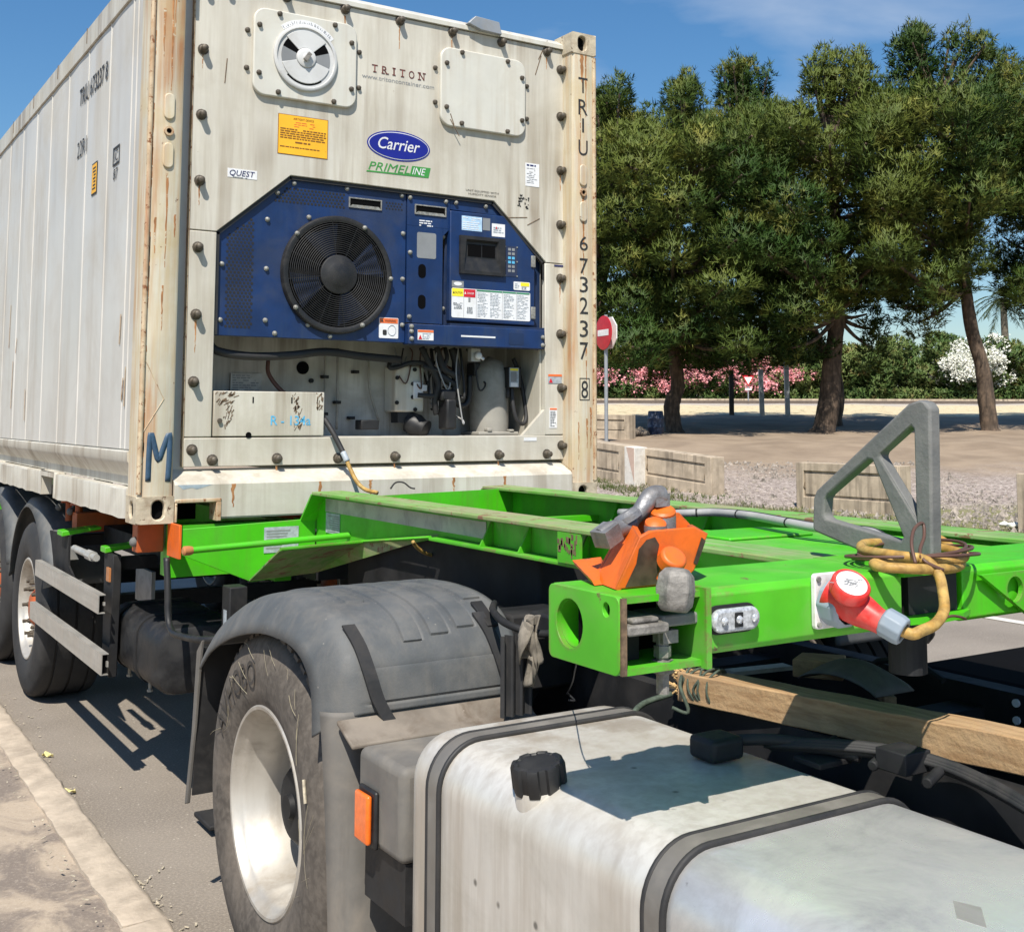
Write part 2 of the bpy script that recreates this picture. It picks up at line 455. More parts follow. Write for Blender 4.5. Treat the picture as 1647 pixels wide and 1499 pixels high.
class MB:
    def __init__(s):
        s.v = []; s.f = []; s.p = []

    def add(s, vs_, fs):
        n = len(s.v)
        s.p.append((n, len(s.f)))
        s.v += [tuple(p) for p in vs_]
        s.f += [tuple(i + n for i in q) for q in fs]
        return s

    def each(s, name, mat, parent=None, **k):
        """one object for every piece that was added"""
        out = []
        ends = s.p[1:] + [(len(s.v), len(s.f))]
        for (v0, f0), (v1, f1) in zip(s.p, ends):
            q = MB(); q.add(s.v[v0:v1], [tuple(i - v0 for i in f) for f in s.f[f0:f1]])
            out.append(q.build(name, mat, parent, **k))
        return out

    def box(s, x0, x1, y0, y1, z0, z1):
        return s.add([(x0, y0, z0), (x1, y0, z0), (x1, y1, z0), (x0, y1, z0), (x0, y0, z1), (x1, y0, z1), (x1, y1, z1), (x0, y1, z1)],
                     [(0, 3, 2, 1), (4, 5, 6, 7), (0, 1, 5, 4), (1, 2, 6, 5), (2, 3, 7, 6), (3, 0, 4, 7)])

    def bar(s, a, b, w, h, up=(0, 0, 1)):
        a = Vector(a); b = Vector(b); d = (b - a).normalized(); up = Vector(up)
        u = d.cross(up).normalized(); t = u.cross(d).normalized()
        vs_ = []
        for p in (a, b):
            for i, j in ((-1, -1), (1, -1), (1, 1), (-1, 1)):
                vs_.append(p + u * (w / 2 * i) + t * (h / 2 * j))
        return s.add(vs_, [(0, 1, 2, 3), (7, 6, 5, 4), (0, 4, 5, 1), (1, 5, 6, 2), (2, 6, 7, 3), (3, 7, 4, 0)])

    def prism(s, poly, ext):
        e = Vector(ext); n = len(poly); P = [Vector(p) for p in poly]
        fs = [tuple(range(n)), tuple(range(2 * n - 1, n - 1, -1))]
        fs += [(i, i + n, (i + 1) % n + n, (i + 1) % n) for i in range(n)]
        return s.add(P + [p + e for p in P], fs)

    def pxz(s, poly, y0, y1):
        return s.prism([(x, y0, z) for x, z in poly], (0, y1 - y0, 0))

    def pyz(s, poly, x0, x1):
        return s.prism([(x0, y, z) for y, z in poly], (x1 - x0, 0, 0))

    def pxy(s, poly, z0, z1):
        return s.prism([(x, y, z0) for x, y in poly], (0, 0, z1 - z0))

    def lathe(s, prof, o, axis, n=32, arc=(0, 2 * math.pi), closed_prof=False):
        d, u, w = frame_of(axis); o = Vector(o)
        full = abs(arc[1] - arc[0] - 2 * math.pi) < 1e-6
        k = len(prof); vs_ = []
        cnt = n if full else n + 1
        for i in range(cnt):
            a = arc[0] + (arc[1] - arc[0]) * i / n
            e = u * math.cos(a) + w * math.sin(a)
            for t, r in prof:
                vs_.append(o + d * t + e * r)
        fs = []
        m_ = k if closed_prof else k - 1
        for i in range(n):
            j = (i + 1) % cnt
            for q in range(m_):
                fs.append((i * k + q, j * k + q, j * k + (q + 1) % k, i * k + (q + 1) % k))
        return s.add(vs_, fs)

    def cyl(s, a, b, r0, r1=None, n=20):
        a = Vector(a); b = Vector(b); r1 = r0 if r1 is None else r1
        d, u, w = frame_of(b - a)
        vs_ = []
        for p, r in ((a, r0), (b, r1)):
            for i in range(n):
                t = 2 * math.pi * i / n
                vs_.append(p + u * (r * math.cos(t)) + w * (r * math.sin(t)))
        fs = [tuple(range(n - 1, -1, -1)), tuple(range(n, 2 * n))]
        fs += [(i, (i + 1) % n, (i + 1) % n + n, i + n) for i in range(n)]
        return s.add(vs_, fs)

    def tube(s, pts, r, n=8, closed=False, rs=None):
        P = [Vector(p) for p in pts]; k = len(P); vs_ = []
        prev = None
        for i, p in enumerate(P):
            t = (P[(i + 1) % k] - P[i - 1]) if closed else (P[min(i + 1, k - 1)] - P[max(i - 1, 0)])
            t.normalize()
            if prev is None:
                _, u, w = frame_of(t)
            else:
                u = (prev - t * prev.dot(t))
                u = u.normalized() if u.length > 1e-6 else frame_of(t)[1]
                w = t.cross(u)
            prev = u
            rr = rs[i] if rs else r
            for j in range(n):
                a = 2 * math.pi * j / n
                vs_.append(p + u * (rr * math.cos(a)) + w * (rr * math.sin(a)))
        fs = []
        for i in range(k if closed else k - 1):
            i2 = (i + 1) % k
            for j in range(n):
                fs.append((i * n + j, i * n + (j + 1) % n, i2 * n + (j + 1) % n, i2 * n + j))
        if not closed:
            fs += [tuple(range(n - 1, -1, -1)), tuple((k - 1) * n + j for j in range(n))]
        return s.add(vs_, fs)

    def ball(s, c, r, n=10, sx=1, sy=1, sz=1, jit=0):
        c = Vector(c); vs_ = []; fs = []
        for i in range(n + 1):
            th = math.pi * i / n
            for j in range(2 * n):
                ph = math.pi * j / n
                q = 1 + (rnd.uniform(-jit, jit) if jit else 0)
                vs_.append(c + Vector((r * sx * q * math.sin(th) * math.cos(ph), r * sy * q * math.sin(th) * math.sin(ph), r * sz * q * math.cos(th))))
        for i in range(n):
            for j in range(2 * n):
                a = i * 2 * n + j; b = i * 2 * n + (j + 1) % (2 * n)
                fs.append((a, a + 2 * n, b + 2 * n, b))
        return s.add(vs_, fs)

    def grid(s, fn, nu, nv, thick=None):
        vs_ = [fn(i / nu, j / nv) for i in range(nu + 1) for j in range(nv + 1)]
        fs = [(i * (nv + 1) + j, (i + 1) * (nv + 1) + j, (i + 1) * (nv + 1) + j + 1, i * (nv + 1) + j + 1) for i in range(nu) for j in range(nv)]
        return s.add(vs_, fs)

    def build(s, name, mat, parent=None, bevel=0.0, seg=2, smooth=None, recalc=True, solid=0.0, subdiv=0):
        o0 = org(parent)
        me = bpy.data.meshes.new(name)
        me.from_pydata([(x - o0.x, y - o0.y, z - o0.z) for x, y, z in s.v], [], s.f)
        if recalc:
            bm = bmesh.new(); bm.from_mesh(me)
            bmesh.ops.remove_doubles(bm, verts=bm.verts, dist=1e-6)
            bmesh.ops.recalc_face_normals(bm, faces=bm.faces)
            bm.to_mesh(me); bm.free()
        me.materials.append(MAT[mat])
        if smooth is not None:
            me.shade_smooth()
            if smooth < 180:
                me.set_sharp_from_angle(angle=math.radians(smooth))
        o = bpy.data.objects.new(name, me)
        COL.objects.link(o)
        if parent is not None:
            o.parent = parent
        ORG[o.name] = o0
        if solid:
            md = o.modifiers.new('thick', 'SOLIDIFY'); md.thickness = solid; md.offset = 0
        if bevel:
            md = o.modifiers.new('bevel', 'BEVEL'); md.width = bevel; md.segments = seg; md.limit_method = 'ANGLE'
            md.angle_limit = math.radians(32)
            md.harden_normals = False
            me.shade_smooth(); me.set_sharp_from_angle(angle=math.radians(32))
        if subdiv:
            md = o.modifiers.new('sub', 'SUBSURF'); md.levels = subdiv; md.render_levels = subdiv
        return o


def inst(src, parent, p, rot=None, name=None):
    """a piece that shares its mesh, placed at p (source mesh is centred on the origin)"""
    o = bpy.data.objects.new(name or src.name.split('.')[0], src)
    COL.objects.link(o)
    o.parent = parent
    o.location = Vector(p) - org(parent)
    if rot is not None:
        o.rotation_euler = rot
    ORG[o.name] = org(parent)
    return o


def mesh_only(mb, name, mat, smooth=35):
    me = bpy.data.meshes.new(name)
    me.from_pydata(mb.v, [], mb.f)
    bm = bmesh.new(); bm.from_mesh(me); bmesh.ops.recalc_face_normals(bm, faces=bm.faces); bm.to_mesh(me); bm.free()
    me.materials.append(MAT[mat])
    me.shade_smooth(); me.set_sharp_from_angle(angle=math.radians(smooth))
    return me


def rrect(x0, x1, z0, z1, r, n=5):
    pts = []
    for cx, cz, a0 in ((x1 - r, z1 - r, 0), (x0 + r, z1 - r, 90), (x0 + r, z0 + r, 180), (x1 - r, z0 + r, 270)):
        for i in range(n + 1):
            a = math.radians(a0 + 90 * i / n)
            pts.append((cx + r * math.cos(a), cz + r * math.sin(a)))
    return pts


def ring_plate(mb, o, u, v, nrm, rect, cx, cy, rx, ry, straight, depth, n=32):
    """flat plate in plane (o,u,v) with an oval hole; nrm = outward; hole walls go inward by depth"""
    o = Vector(o); u = Vector(u); v = Vector(v); nrm = Vector(nrm)
    x0, x1, y0, y1 = rect
    vs_ = []; fs = []
    for i in range(n):
        a = 2 * math.pi * (i + .5) / n
        c, s_ = math.cos(a), math.sin(a)
        ix = cx + rx * c; iy = cy + ry * s_ + (straight if s_ > 0 else -straight)
        tx = ((x1 - cx) if c > 0 else (cx - x0)) / abs(c) if abs(c) > 1e-6 else 1e9
        ty = ((y1 - cy) if s_ > 0 else (cy - y0)) / abs(s_) if abs(s_) > 1e-6 else 1e9
        t = min(tx, ty)
        vs_.append(o + u * (cx + c * t) + v * (cy + s_ * t))
        vs_.append(o + u * ix + v * iy)
        vs_.append(o + u * ix + v * iy - nrm * depth)
    for i in range(n):
        j = (i + 1) % n
        fs.append((3 * i, 3 * j, 3 * j + 1, 3 * i + 1))
        fs.append((3 * i + 1, 3 * j + 1, 3 * j + 2, 3 * i + 2))
    for ax, ay in ((x0, y0), (x1, y0), (x1, y1), (x0, y1)):   # corner fillers
        best = sorted(range(n), key=lambda i: (vs_[3 * i] - (o + u * ax + v * ay)).length)[:2]
        vs_.append(o + u * ax + v * ay)
        fs.append((3 * best[0], 3 * best[1], len(vs_) - 1))
    mb.add(vs_, fs)


TEXTS = []


def text(s, o, u, v, h, mat, parent, name='lettering', width=None, shear=0.0, align='LEFT', bold=0.0, label=None, depth=.0012, polar=None):
    """o = baseline origin, u = reading direction, v = up, h = cap height, width = total width if given"""
    cu = bpy.data.curves.new(name, 'FONT')
    cu.body = s; cu.size = 1.0; cu.shear = shear; cu.offset = bold; cu.resolution_u = 3
    cu.extrude = 0.0
    ob = bpy.data.objects.new('tmp_text', cu)
    COL.objects.link(ob)
    TEXTS.append((ob, Vector(o), Vector(u).normalized(), Vector(v).normalized(), h, mat, parent, name, width, align, label, depth, polar))


def flush_texts():
    dg = bpy.context.evaluated_depsgraph_get()
    dg.update()
    for ob, o, u, v, h, mat, parent, name, width, align, label, depth, polar in TEXTS:
        me = bpy.data.meshes.new_from_object(ob.evaluated_get(dg))
        n = len(me.vertices)
        co = np.empty(n * 3); me.vertices.foreach_get('co', co); co = co.reshape(-1, 3)
        x0, x1 = co[:, 0].min(), co[:, 0].max()
        sy = h / .70
        sx = sy if width is None else width / (x1 - x0)
        X = (co[:, 0] - x0) * sx
        tw = (x1 - x0) * sx
        if align == 'CENTER':
            X -= tw / 2
        Y = co[:, 1] * sy
        nr = u.cross(v)
        if polar:
            cy, cz, r0, a0, px = polar           # bent round an axle parallel to X: angle a0 at text start
            A = a0 + X / r0
            R = r0 + Y
            P = np.stack([np.full(n, px), cy + R * np.cos(A), cz + R * np.sin(A)], 1)
            nr = Vector((-1, 0, 0))
        else:
            P = np.array(o)[None] + X[:, None] * np.array(u)[None] + Y[:, None] * np.array(v)[None]
        P = P + np.array(nr)[None] * depth
        P = P - np.array(org(parent))[None]
        me.vertices.foreach_set('co', P.ravel())
        me.materials.clear(); me.materials.append(MAT[mat])
        me.update()
        t = bpy.data.objects.new(name, me)
        COL.objects.link(t)
        t.parent = parent
        if label: t['label'] = label
        bpy.data.objects.remove(ob)


X_, Y_, Z_ = Vector((1, 0, 0)), Vector((0, 1, 0)), Vector((0, 0, 1))

# ------------------------------------------------------------------ ground
FH = Vector((.53644, .84394, 0)); RH = Vector((.84394, -.53644, 0))
ZW = [-999, 23.5, 34, 42, 54, 60, 70, 80, 400, 2500]
ZZ = [0, 0, 1.0, 1.27, 1.90, 2.12, 2.62, 2.84, 3.0, 3.0]


def zt(w):
    return float(np.interp(w, ZW, ZZ))


def WV(w, v, dz=0.0):
    p = Vector((CAM.x, CAM.y, 0)) + FH * w + RH * v
    return Vector((p.x, p.y, zt(w) + dz))


def pxv(px, w):
    return (px - 850.12) / 1884.4 * w


# one ground sheet out to the horizon: level by the road, rising behind the barriers to the railway bank
ws = [-1200, -300, -60, -20, 0, 6, 12, 18, 21, 22.5, 23.5, 24.5, 26, 28, 30, 32, 33, 34, 35, 37, 39, 41, 42, 43, 44, 45, 46, 47, 48.5, 50, 52, 54, 56, 58, 60, 63, 66, 70, 73, 76, 80, 90, 140, 250, 500, 1200, 2500]
vsr = [-2500, -900, -300, -100, -40, -20] + [i * 1.5 for i in range(-8, 28)] + [45, 60, 100, 300, 900, 2500]
mb = MB()
vv = []
for w_ in ws:
    for v_ in vsr:
        q = WV(w_, v_)
        if 24 < w_ < 72:
            q.z += .05 * math.sin(v_ * 1.3 + w_) + rnd.uniform(-.035, .035)
        if w_ < 22.5:
            q.z -= .03
        vv.append(q)
nv_ = len(vsr)
mb.add(vv, [(i * nv_ + j, i * nv_ + j + 1, (i + 1) * nv_ + j + 1, (i + 1) * nv_ + j) for i in range(len(ws) - 1) for j in range(nv_ - 1)])
tag(mb.build('ground', 'yard_ground', smooth=180), kind='structure')

mb = MB()
mb.grid(lambda a, b: Vector((-.16 + a * 13.1, -60 + b * 160, 0.0)), 12, 40)
tag(mb.build('road', 'asphalt'), kind='structure')
mb = MB()
mb.grid(lambda a, b: Vector((-14 + a * 13.69, -60 + b * 160, .105 + .012 * math.sin(b * 97) * math.sin(a * 40))), 40, 160)
tag(mb.build('pavement', 'pavement_dirt', smooth=180), kind='structure')
kerb = thing('kerb', (-.24, 0, 0), 'worn sandy concrete kerb along the asphalt at lower left', 'kerb')
kerb['kind'] = 'structure'
del kerb['category']
y = -3.2
while y < 12:
    L = 0.98
    b = MB()
    prof = [(-.315, 0), (-.315, .112), (-.195, .118), (-.168, .10), (-.148, .0)]
    ny = 12
    vs_ = []
    for i in range(ny + 1):
        yy = y + .004 + (L - .008) * i / ny
        for (px_, pz_) in prof:
            j = rnd.uniform(-.006, .006)
            vs_.append((px_ + (j if pz_ > 0 else rnd.uniform(-.012, .012)), yy, pz_ + (rnd.uniform(-.006, .003) if pz_ > 0 else 0)))
    fs = []
    for i in range(ny):
        for k in range(4):
            fs.append((i * 5 + k, (i + 1) * 5 + k, (i + 1) * 5 + k + 1, i * 5 + k + 1))
    fs += [(4, 3, 2, 1, 0), tuple(ny * 5 + k for k in range(5))]
    b.add(vs_, fs)
    b.build('kerb_stone', 'kerb_stone', kerb, smooth=50)
    y += L
# far lane line beyond the truck
mb = MB(); mb.box(7.6, 7.72, -10, 40, .004, .008)
tag(mb.build('lane_marking', 'concrete_white'), kind='structure')

# ------------------------------------------------------------------ refrigerated container
CB = 1.26
reefer = thing('refrigerated_container', (1.219, 3.029, CB), 'white refrigerated shipping container with dark blue cooling unit on its front', 'container')


def casting(x, y, z, sx, sy):
    """corner casting; x,y = outer corner, sx,sy = inward direction"""
    b = MB()
    X1 = x + sx * .162; Y1 = y + sy * .178; Z1 = z + .118
    xa, xb = min(x, X1), max(x, X1); ya, yb = min(y, Y1), max(y, Y1)
    cz = .059
    # end face (normal -sy*Y)
    ring_plate(b, (xa, y, z), X_, Z_, Vector((0, -sy, 0)), (0, .162, 0, .118), .082 + (.012 * sx), cz, .027, .026, .016, .03)
    ring_plate(b, (x, ya, z), Y_, Z_, Vector((-sx, 0, 0)), (0, .178, 0, .118), .089, cz, .030, .024, .012, .03)
    # other faces
    b.add([(xa, yb if sy > 0 else ya, z), (xb, yb if sy > 0 else ya, z), (xb, yb if sy > 0 else ya, Z1), (xa, yb if sy > 0 else ya, Z1)], [(0, 1, 2, 3)])
    xi = xb if sx > 0 else xa
    b.add([(xi, ya, z), (xi, yb, z), (xi, yb, Z1), (xi, ya, Z1)], [(0, 1, 2, 3)])
    for zz in (z, Z1):
        b.add([(xa, ya, zz), (xb, ya, zz), (xb, yb, zz), (xa, yb, zz)], [(0, 1, 2, 3)])
    o = b.build('corner_casting', 'casting', reefer, bevel=.006)
    c = MB(); c.box(xa + .012, xb - .012, ya + .03, yb - .012, z + .01, Z1 - .01)
    c.build('casting_cavity', 'black_void', o)


for (x, sx) in ((0, 1), (2.438, -1)):
    for (y, sy) in ((0, 1), (6.058, -1)):
        casting(x, y, CB, sx, sy)
        casting(x, y, CB + 2.473, sx, sy)
ZT = CB + 2.473
for x0, x1 in ((.006, .155), (2.283, 2.432)):
    left = x0 < 1
    # front post: folded steel with a rolled outer corner
    b = MB()
    pts = [(x0, .18), (x0, .028), (x0 + .006, .01), (x0 + .024, .004), (x1 - .012, .004), (x1, .014), (x1, .165), (x0 + .03, .18)] if left else \
          [(x1, .18), (x1, .028), (x1 - .006, .01), (x1 - .024, .004), (x0 + .012, .004), (x0, .014), (x0, .165), (x1 - .03, .18)]
    b.pxy(pts, CB + .1175, ZT + .0005)
    b.build('corner_post', 'reefer_post', reefer, smooth=40)
    # rolled edge strip with rust
    ex = x0 if left else x1
    b = MB(); b.tube([(ex + (.004 if left else -.004), .006, CB + .13), (ex + (.004 if left else -.004), .006, ZT - .01)], .012, 8)
    b.build('post_edge', 'reefer_edge', reefer, smooth=60)
    b = MB(); b.box(x0 + .01, x1 - .01, 5.88, 6.05, CB + .118, ZT)
    b.build('corner_post', 'reefer_post', reefer, bevel=.008)
    # pressed oval reinforcements and the lashing hole
    cx = .091 if left else 2.350
    for z0, z1 in (((3.045, 3.165), (2.825, 2.94)) if left else ((2.99, 3.11), (2.792, 2.905))):
        b = MB(); b.pxz(rrect(cx - .024, cx + .024, z0, z1, .0235), .004, -.006)
        b.build('post_boss', 'reefer_post', reefer, bevel=.005, seg=3)
    zc = 2.993 if left else 2.955
    b = MB(); b.lathe([(0, .021), (.012, .021), (.012, .012), (-.01, .012)], (cx, .004, zc), (0, -1, 0), 20)
    o = b.build('lashing_ring', 'reefer_edge', reefer, smooth=40)
    b = MB(); b.cyl((cx, .003, zc), (cx, .0015, zc), .0125); b.build('lashing_hole', 'black_void', o)
# left side wall : separate wall panels between standing seams
ribs = [.19, .285, .372, .825, 1.335, 1.85, 2.365, 2.855, 3.37, 3.91, 4.43, 4.95, 5.47, 5.88]
for a, c in zip(ribs[:-1], ribs[1:]):
    b = MB()
    k = 6
    vs_ = []; fs = []
    for i in range(k + 1):
        for j in range(9):
            yy = a + .006 + (c - a - .012) * i / k
            zz = 1.578 + (3.708 - 1.578) * j / 8
            bulge = .0028 * math.sin(math.pi * i / k) * (1 if (c - a) > .2 else .2) + rnd.uniform(-.0006, .0006)
            vs_.append((.0135 - bulge, yy, zz))
    for i in range(k):
        for j in range(8):
            fs.append((i * 9 + j, (i + 1) * 9 + j, (i + 1) * 9 + j + 1, i * 9 + j + 1))
    b.add(vs_, fs)
    b.build('side_panel', 'reefer_side', reefer, smooth=180)
for a in ribs:
    b = MB()
    b.pxy([(.02, a - .009), (.0105, a - .006), (.0088, a - .003), (.0088, a + .003), (.0105, a + .006), (.02, a + .009)], 1.578, 3.708)
    b.build('side_seam', 'reefer_side', reefer, smooth=60)
b = MB(); b.box(.02, .06, .18, 5.88, 1.57, 3.71); b.build('side_core', 'reefer_side', reefer)
b = MB(); b.box(2.40, 2.43, .18, 5.88, 1.27, 3.80); b.build('side_wall', 'reefer_side', reefer)
b = MB(); b.box(.16, 2.28, 6.0, 6.04, 1.27, 3.80); b.build('rear_wall', 'reefer_side', reefer)
b = MB(); b.box(.06, 2.40, .12, 5.99, 3.78, 3.815); b.build('roof', 'reefer_side', reefer)
b = MB(); b.pxz([(.0, 3.712), (.055, 3.712), (.055, 3.834), (.012, 3.834), (.0, 3.826)], .179, 5.879)
b.build('top_rail', 'reefer_front', reefer, smooth=30)
for yy in (.55, 1.35, 2.15, 2.95, 3.75, 4.55):
    b = MB(); b.box(-.002, .0, yy, yy + .012, 3.75, 3.834); b.build('rail_joint', 'scrape_brown', reefer)
b = MB(); b.pxz([(2.383, 3.712), (2.438, 3.712), (2.438, 3.834), (2.383, 3.834)], .179, 5.879)
b.build('top_rail', 'reefer_front', reefer)
# bottom side rail
b = MB(); b.pxz([(.004, 1.572), (.0, 1.566), (.0, 1.528), (.008, 1.512), (.05, 1.452), (.05, 1.41), (.09, 1.41), (.09, 1.572)], .181, 5.879)
b.build('bottom_rail', 'reefer_front', reefer, smooth=30)
for a, c in ((.181, 1.785), (2.215, 3.845), (4.275, 5.879)):
    b = MB()
    n_ = 14
    vs_ = []; fs = []
    for i in range(n_ + 1):
        yy = a + (c - a) * i / n_
        dz = rnd.uniform(-.005, .005)
        for (xx, zz) in ((.004, 1.405), (.0, 1.398), (.001, 1.30), (-.001, 1.272 + dz), (.05, 1.272 + dz), (.05, 1.405)):
            vs_.append((xx + rnd.uniform(-.002, .002), yy, zz))
    for i in range(n_):
        for k in range(6):
            fs.append((i * 6 + k, (i + 1) * 6 + k, (i + 1) * 6 + (k + 1) % 6, i * 6 + (k + 1) % 6))
    fs += [tuple(range(6)), tuple(n_ * 6 + 5 - k for k in range(6))]
    b.add(vs_, fs)
    b.build('bottom_rail', 'reefer_front', reefer, smooth=35)
for y0 in (1.785, 3.845):
    b = MB()
    b.box(-.002, .06, y0, y0 + .035, 1.27, 1.412); b.box(-.002, .06, y0 + .395, y0 + .43, 1.27, 1.412)
    b.box(-.002, .06, y0 + .035, y0 + .395, 1.38, 1.412)
    o = b.build('fork_pocket', 'reefer_front', reefer, bevel=.003)
    b = MB(); b.box(.30, .32, y0 + .02, y0 + .41, 1.27, 1.40); b.build('pocket_end', 'dark_steel', o)
# front sill, header, frame
b = MB(); b.pyz([(.004, 1.272), (.0, 1.28), (.0, 1.424), (.012, 1.438), (.13, 1.488), (.13, 1.272)], .367, 2.276)
b.build('front_sill', 'reefer_front', reefer, smooth=25)
b = MB(); b.pyz([(.004, 1.345), (.0, 1.352), (.0, 1.424), (.012, 1.438), (.13, 1.488), (.13, 1.345)], .1625, .3665)
b.build('front_sill', 'reefer_front', reefer, smooth=25)
b = MB(); b.box(.349, .372, -.004, .1, 1.262, 1.346); b.box(.166, .372, -.004, .1, 1.3465, 1.362); b.box(.166, .176, -.004, .1, 1.262, 1.346)
b.build('pocket_frame', 'reefer_edge', reefer, bevel=.003)
b = MB(); b.box(.177, .348, .3, .32, 1.25, 1.37); b.build('pocket_end', 'black_void', reefer)
b = MB(); b.pyz([(.085, 3.792), (.15, 3.832), (.24, 3.838), (.24, 3.77), (.085, 3.77)], .156, 2.282)
b.build('front_header', 'cover_plate', reefer, smooth=25)
b = MB(); b.box(.156, .236, .128, .16, 1.486, 3.769); b.box(2.284, 2.30, .128, .16, 1.486, 3.769)
b.each('front_frame', 'reefer_side', reefer)
b = MB(); b.box(.2185, .2225, .095, .13, 1.50, 3.765); b.box(2.2905, 2.2945, .095, .13, 1.50, 3.765); b.each('gasket', 'reefer_edge', reefer)
PY = .10
b = MB(); b.pxz([(.224, 3.766), (2.289, 3.766), (2.289, 2.566), (2.172, 2.566), (1.840, 2.872), (.704, 2.880), (.350, 2.577), (.224, 2.577)], PY, PY + .028)
o_up = b.build('front_panel', 'reefer_front', reefer, bevel=.003)
b = MB(); b.box(.224, .351, PY, PY + .05, 1.632, 2.573); b.build('front_panel', 'reefer_front', reefer, bevel=.004)
b = MB(); b.box(2.166, 2.289, PY, PY + .05, 1.632, 2.562); b.build('front_panel', 'reefer_front', reefer, bevel=.004)
b = MB(); b.box(.224, 2.289, PY - .002, PY + .05, 1.498, 1.628); b.build('front_panel', 'reefer_front', reefer, bevel=.004)
# thin bright lip round the machinery opening
lip = [(.350, 2.10), (.350, 2.577), (.704, 2.880), (1.840, 2.872), (2.172, 2.566), (2.172, 2.47)]
b = MB()
for p, q in zip(lip[:-1], lip[1:]):
    b.bar((p[0], PY + .012, p[1]), (q[0], PY + .012, q[1]), .035, .005, up=(0, 1, 0))
b.build('opening_lip', 'black_rubber', reefer)
# machinery recess
b = MB()
b.box(.30, 2.22, .50, .52, 1.50, 2.95); b.box(.30, .352, .131, .499, 1.60, 2.6); b.box(2.166, 2.22, .131, .499, 1.60, 2.6)
b.box(.353, 2.165, .131, .499, 1.60, 1.628)
b.each('machinery_recess', 'recess_white', reefer)
b = MB(); b.pxz([(2.026, 1.63), (2.17, 1.77), (2.17, 1.63)], PY + .004, PY + .03); b.build('gusset', 'reefer_front', reefer)
b = MB(); b.pyz([(.131, 1.629), (.131, 2.1), (.14, 2.1), (.40, 1.629)], 2.150, 2.164); b.build('side_web', 'reefer_front', reefer)

# bolts
bb = MB()
bb.lathe([(0, 0), (0, .026), (.004, .026), (.005, .020), (.012, .020), (.014, .0165), (.040, .0150), (.044, .010), (.045, 0)], (0, 0, 0), (0, -1, 0), 12)
BOLT = mesh_only(bb, 'bolt', 'bolt')
bb = MB(); bb.lathe([(0, 0), (0, .0135), (.003, .0135), (.004, .0105), (.012, .0105), (.014, .006), (.0145, 0)], (0, 0, 0), (0, -1, 0), 8)
SBOLT = mesh_only(bb, 'bolt', 'bolt')
bb = MB(); bb.lathe([(0, 0), (0, .012), (.003, .012), (.004, .0095), (.010, .0095), (.013, .005), (.0135, 0)], (0, 0, 0), (0, -1, 0), 10)
ZBOLT = mesh_only(bb, 'bolt', 'zinc_bolt')
for x, z in [(.264, 3.73), (.264, 3.423), (.264, 3.114), (.264, 2.805), (.264, 2.496), (.264, 2.187), (.261, 1.881), (.262, 1.575),
             (.356, 1.528), (.663, 1.530), (.970, 1.527), (1.273, 1.53), (1.576, 1.53), (1.874, 1.53), (2.175, 1.53),
             (.663, 3.752), (.969, 3.75), (1.272, 3.748), (1.578, 3.745), (1.88, 3.742), (2.174, 3.74), (.366, 3.752),
             (2.265, 3.654), (2.265, 3.389), (2.265, 3.084), (2.263, 2.781), (2.263, 2.484), (2.263, 2.178), (2.268, 1.885), (2.27, 1.575)]:
    inst(BOLT, reefer, (x, PY - .001, z), rot=(rnd.uniform(-.04, .04), rnd.uniform(0, 3), 0))


def cover(x0, x1, z0, z1, bolts, outer):
    b = MB(); b.pxz(rrect(x0, x1, z0, z1, .06, 7), PY - .022, PY + .001)
    o = b.build('cover_plate', 'cover_plate', reefer, bevel=.006, seg=3)
    for x, z in bolts:
        inst(SBOLT, o, (x, PY - .0225, z), rot=(0, rnd.uniform(0, 2), 0))
    for x, z in outer:
        inst(SBOLT, reefer, (x, PY, z), rot=(0, rnd.uniform(0, 2), 0))
    return o


cl = cover(.498, 1.028, 3.247, 3.672, [(.623, 3.655), (.524, 3.584), (.526, 3.351), (.623, 3.271), (.908, 3.266), (1.0, 3.343), (.998, 3.577), (.908, 3.652)],
           [(.473, 3.554), (.472, 3.371), (1.049, 3.544), (1.049, 3.362)])
cover(1.503, 2.024, 3.235, 3.655, [(1.627, 3.638), (1.536, 3.567), (1.536, 3.333), (1.627, 3.258), (1.908, 3.252), (2.0, 3.325), (1.999, 3.56), (1.908, 3.636)],
      [(1.479, 3.536), (1.48, 3.354), (2.043, 3.525), (2.043, 3.344)])
# fresh air vent disc
dc = (.757, PY - .022, 3.457)
b = MB(); b.lathe([(-.001, .163), (.012, .163), (.016, .158), (.016, .148), (.008, .146), (.008, 0)], dc, (0, -1, 0), 48)
b.build('vent_disc', 'grey_disc', cl, smooth=40)


def sector(cx, cz, r0, r1, a0, a1, y0, y1, n=14):
    P = []
    for i in range(n + 1):
        a = math.radians(a0 + (a1 - a0) * i / n); P.append((cx + r1 * math.cos(a), cz + r1 * math.sin(a)))
    for i in range(n, -1, -1):
        a = math.radians(a0 + (a1 - a0) * i / n); P.append((cx + r0 * math.cos(a), cz + r0 * math.sin(a)))
    mb_ = MB(); mb_.pxz(P, y0, y1)
    return mb_


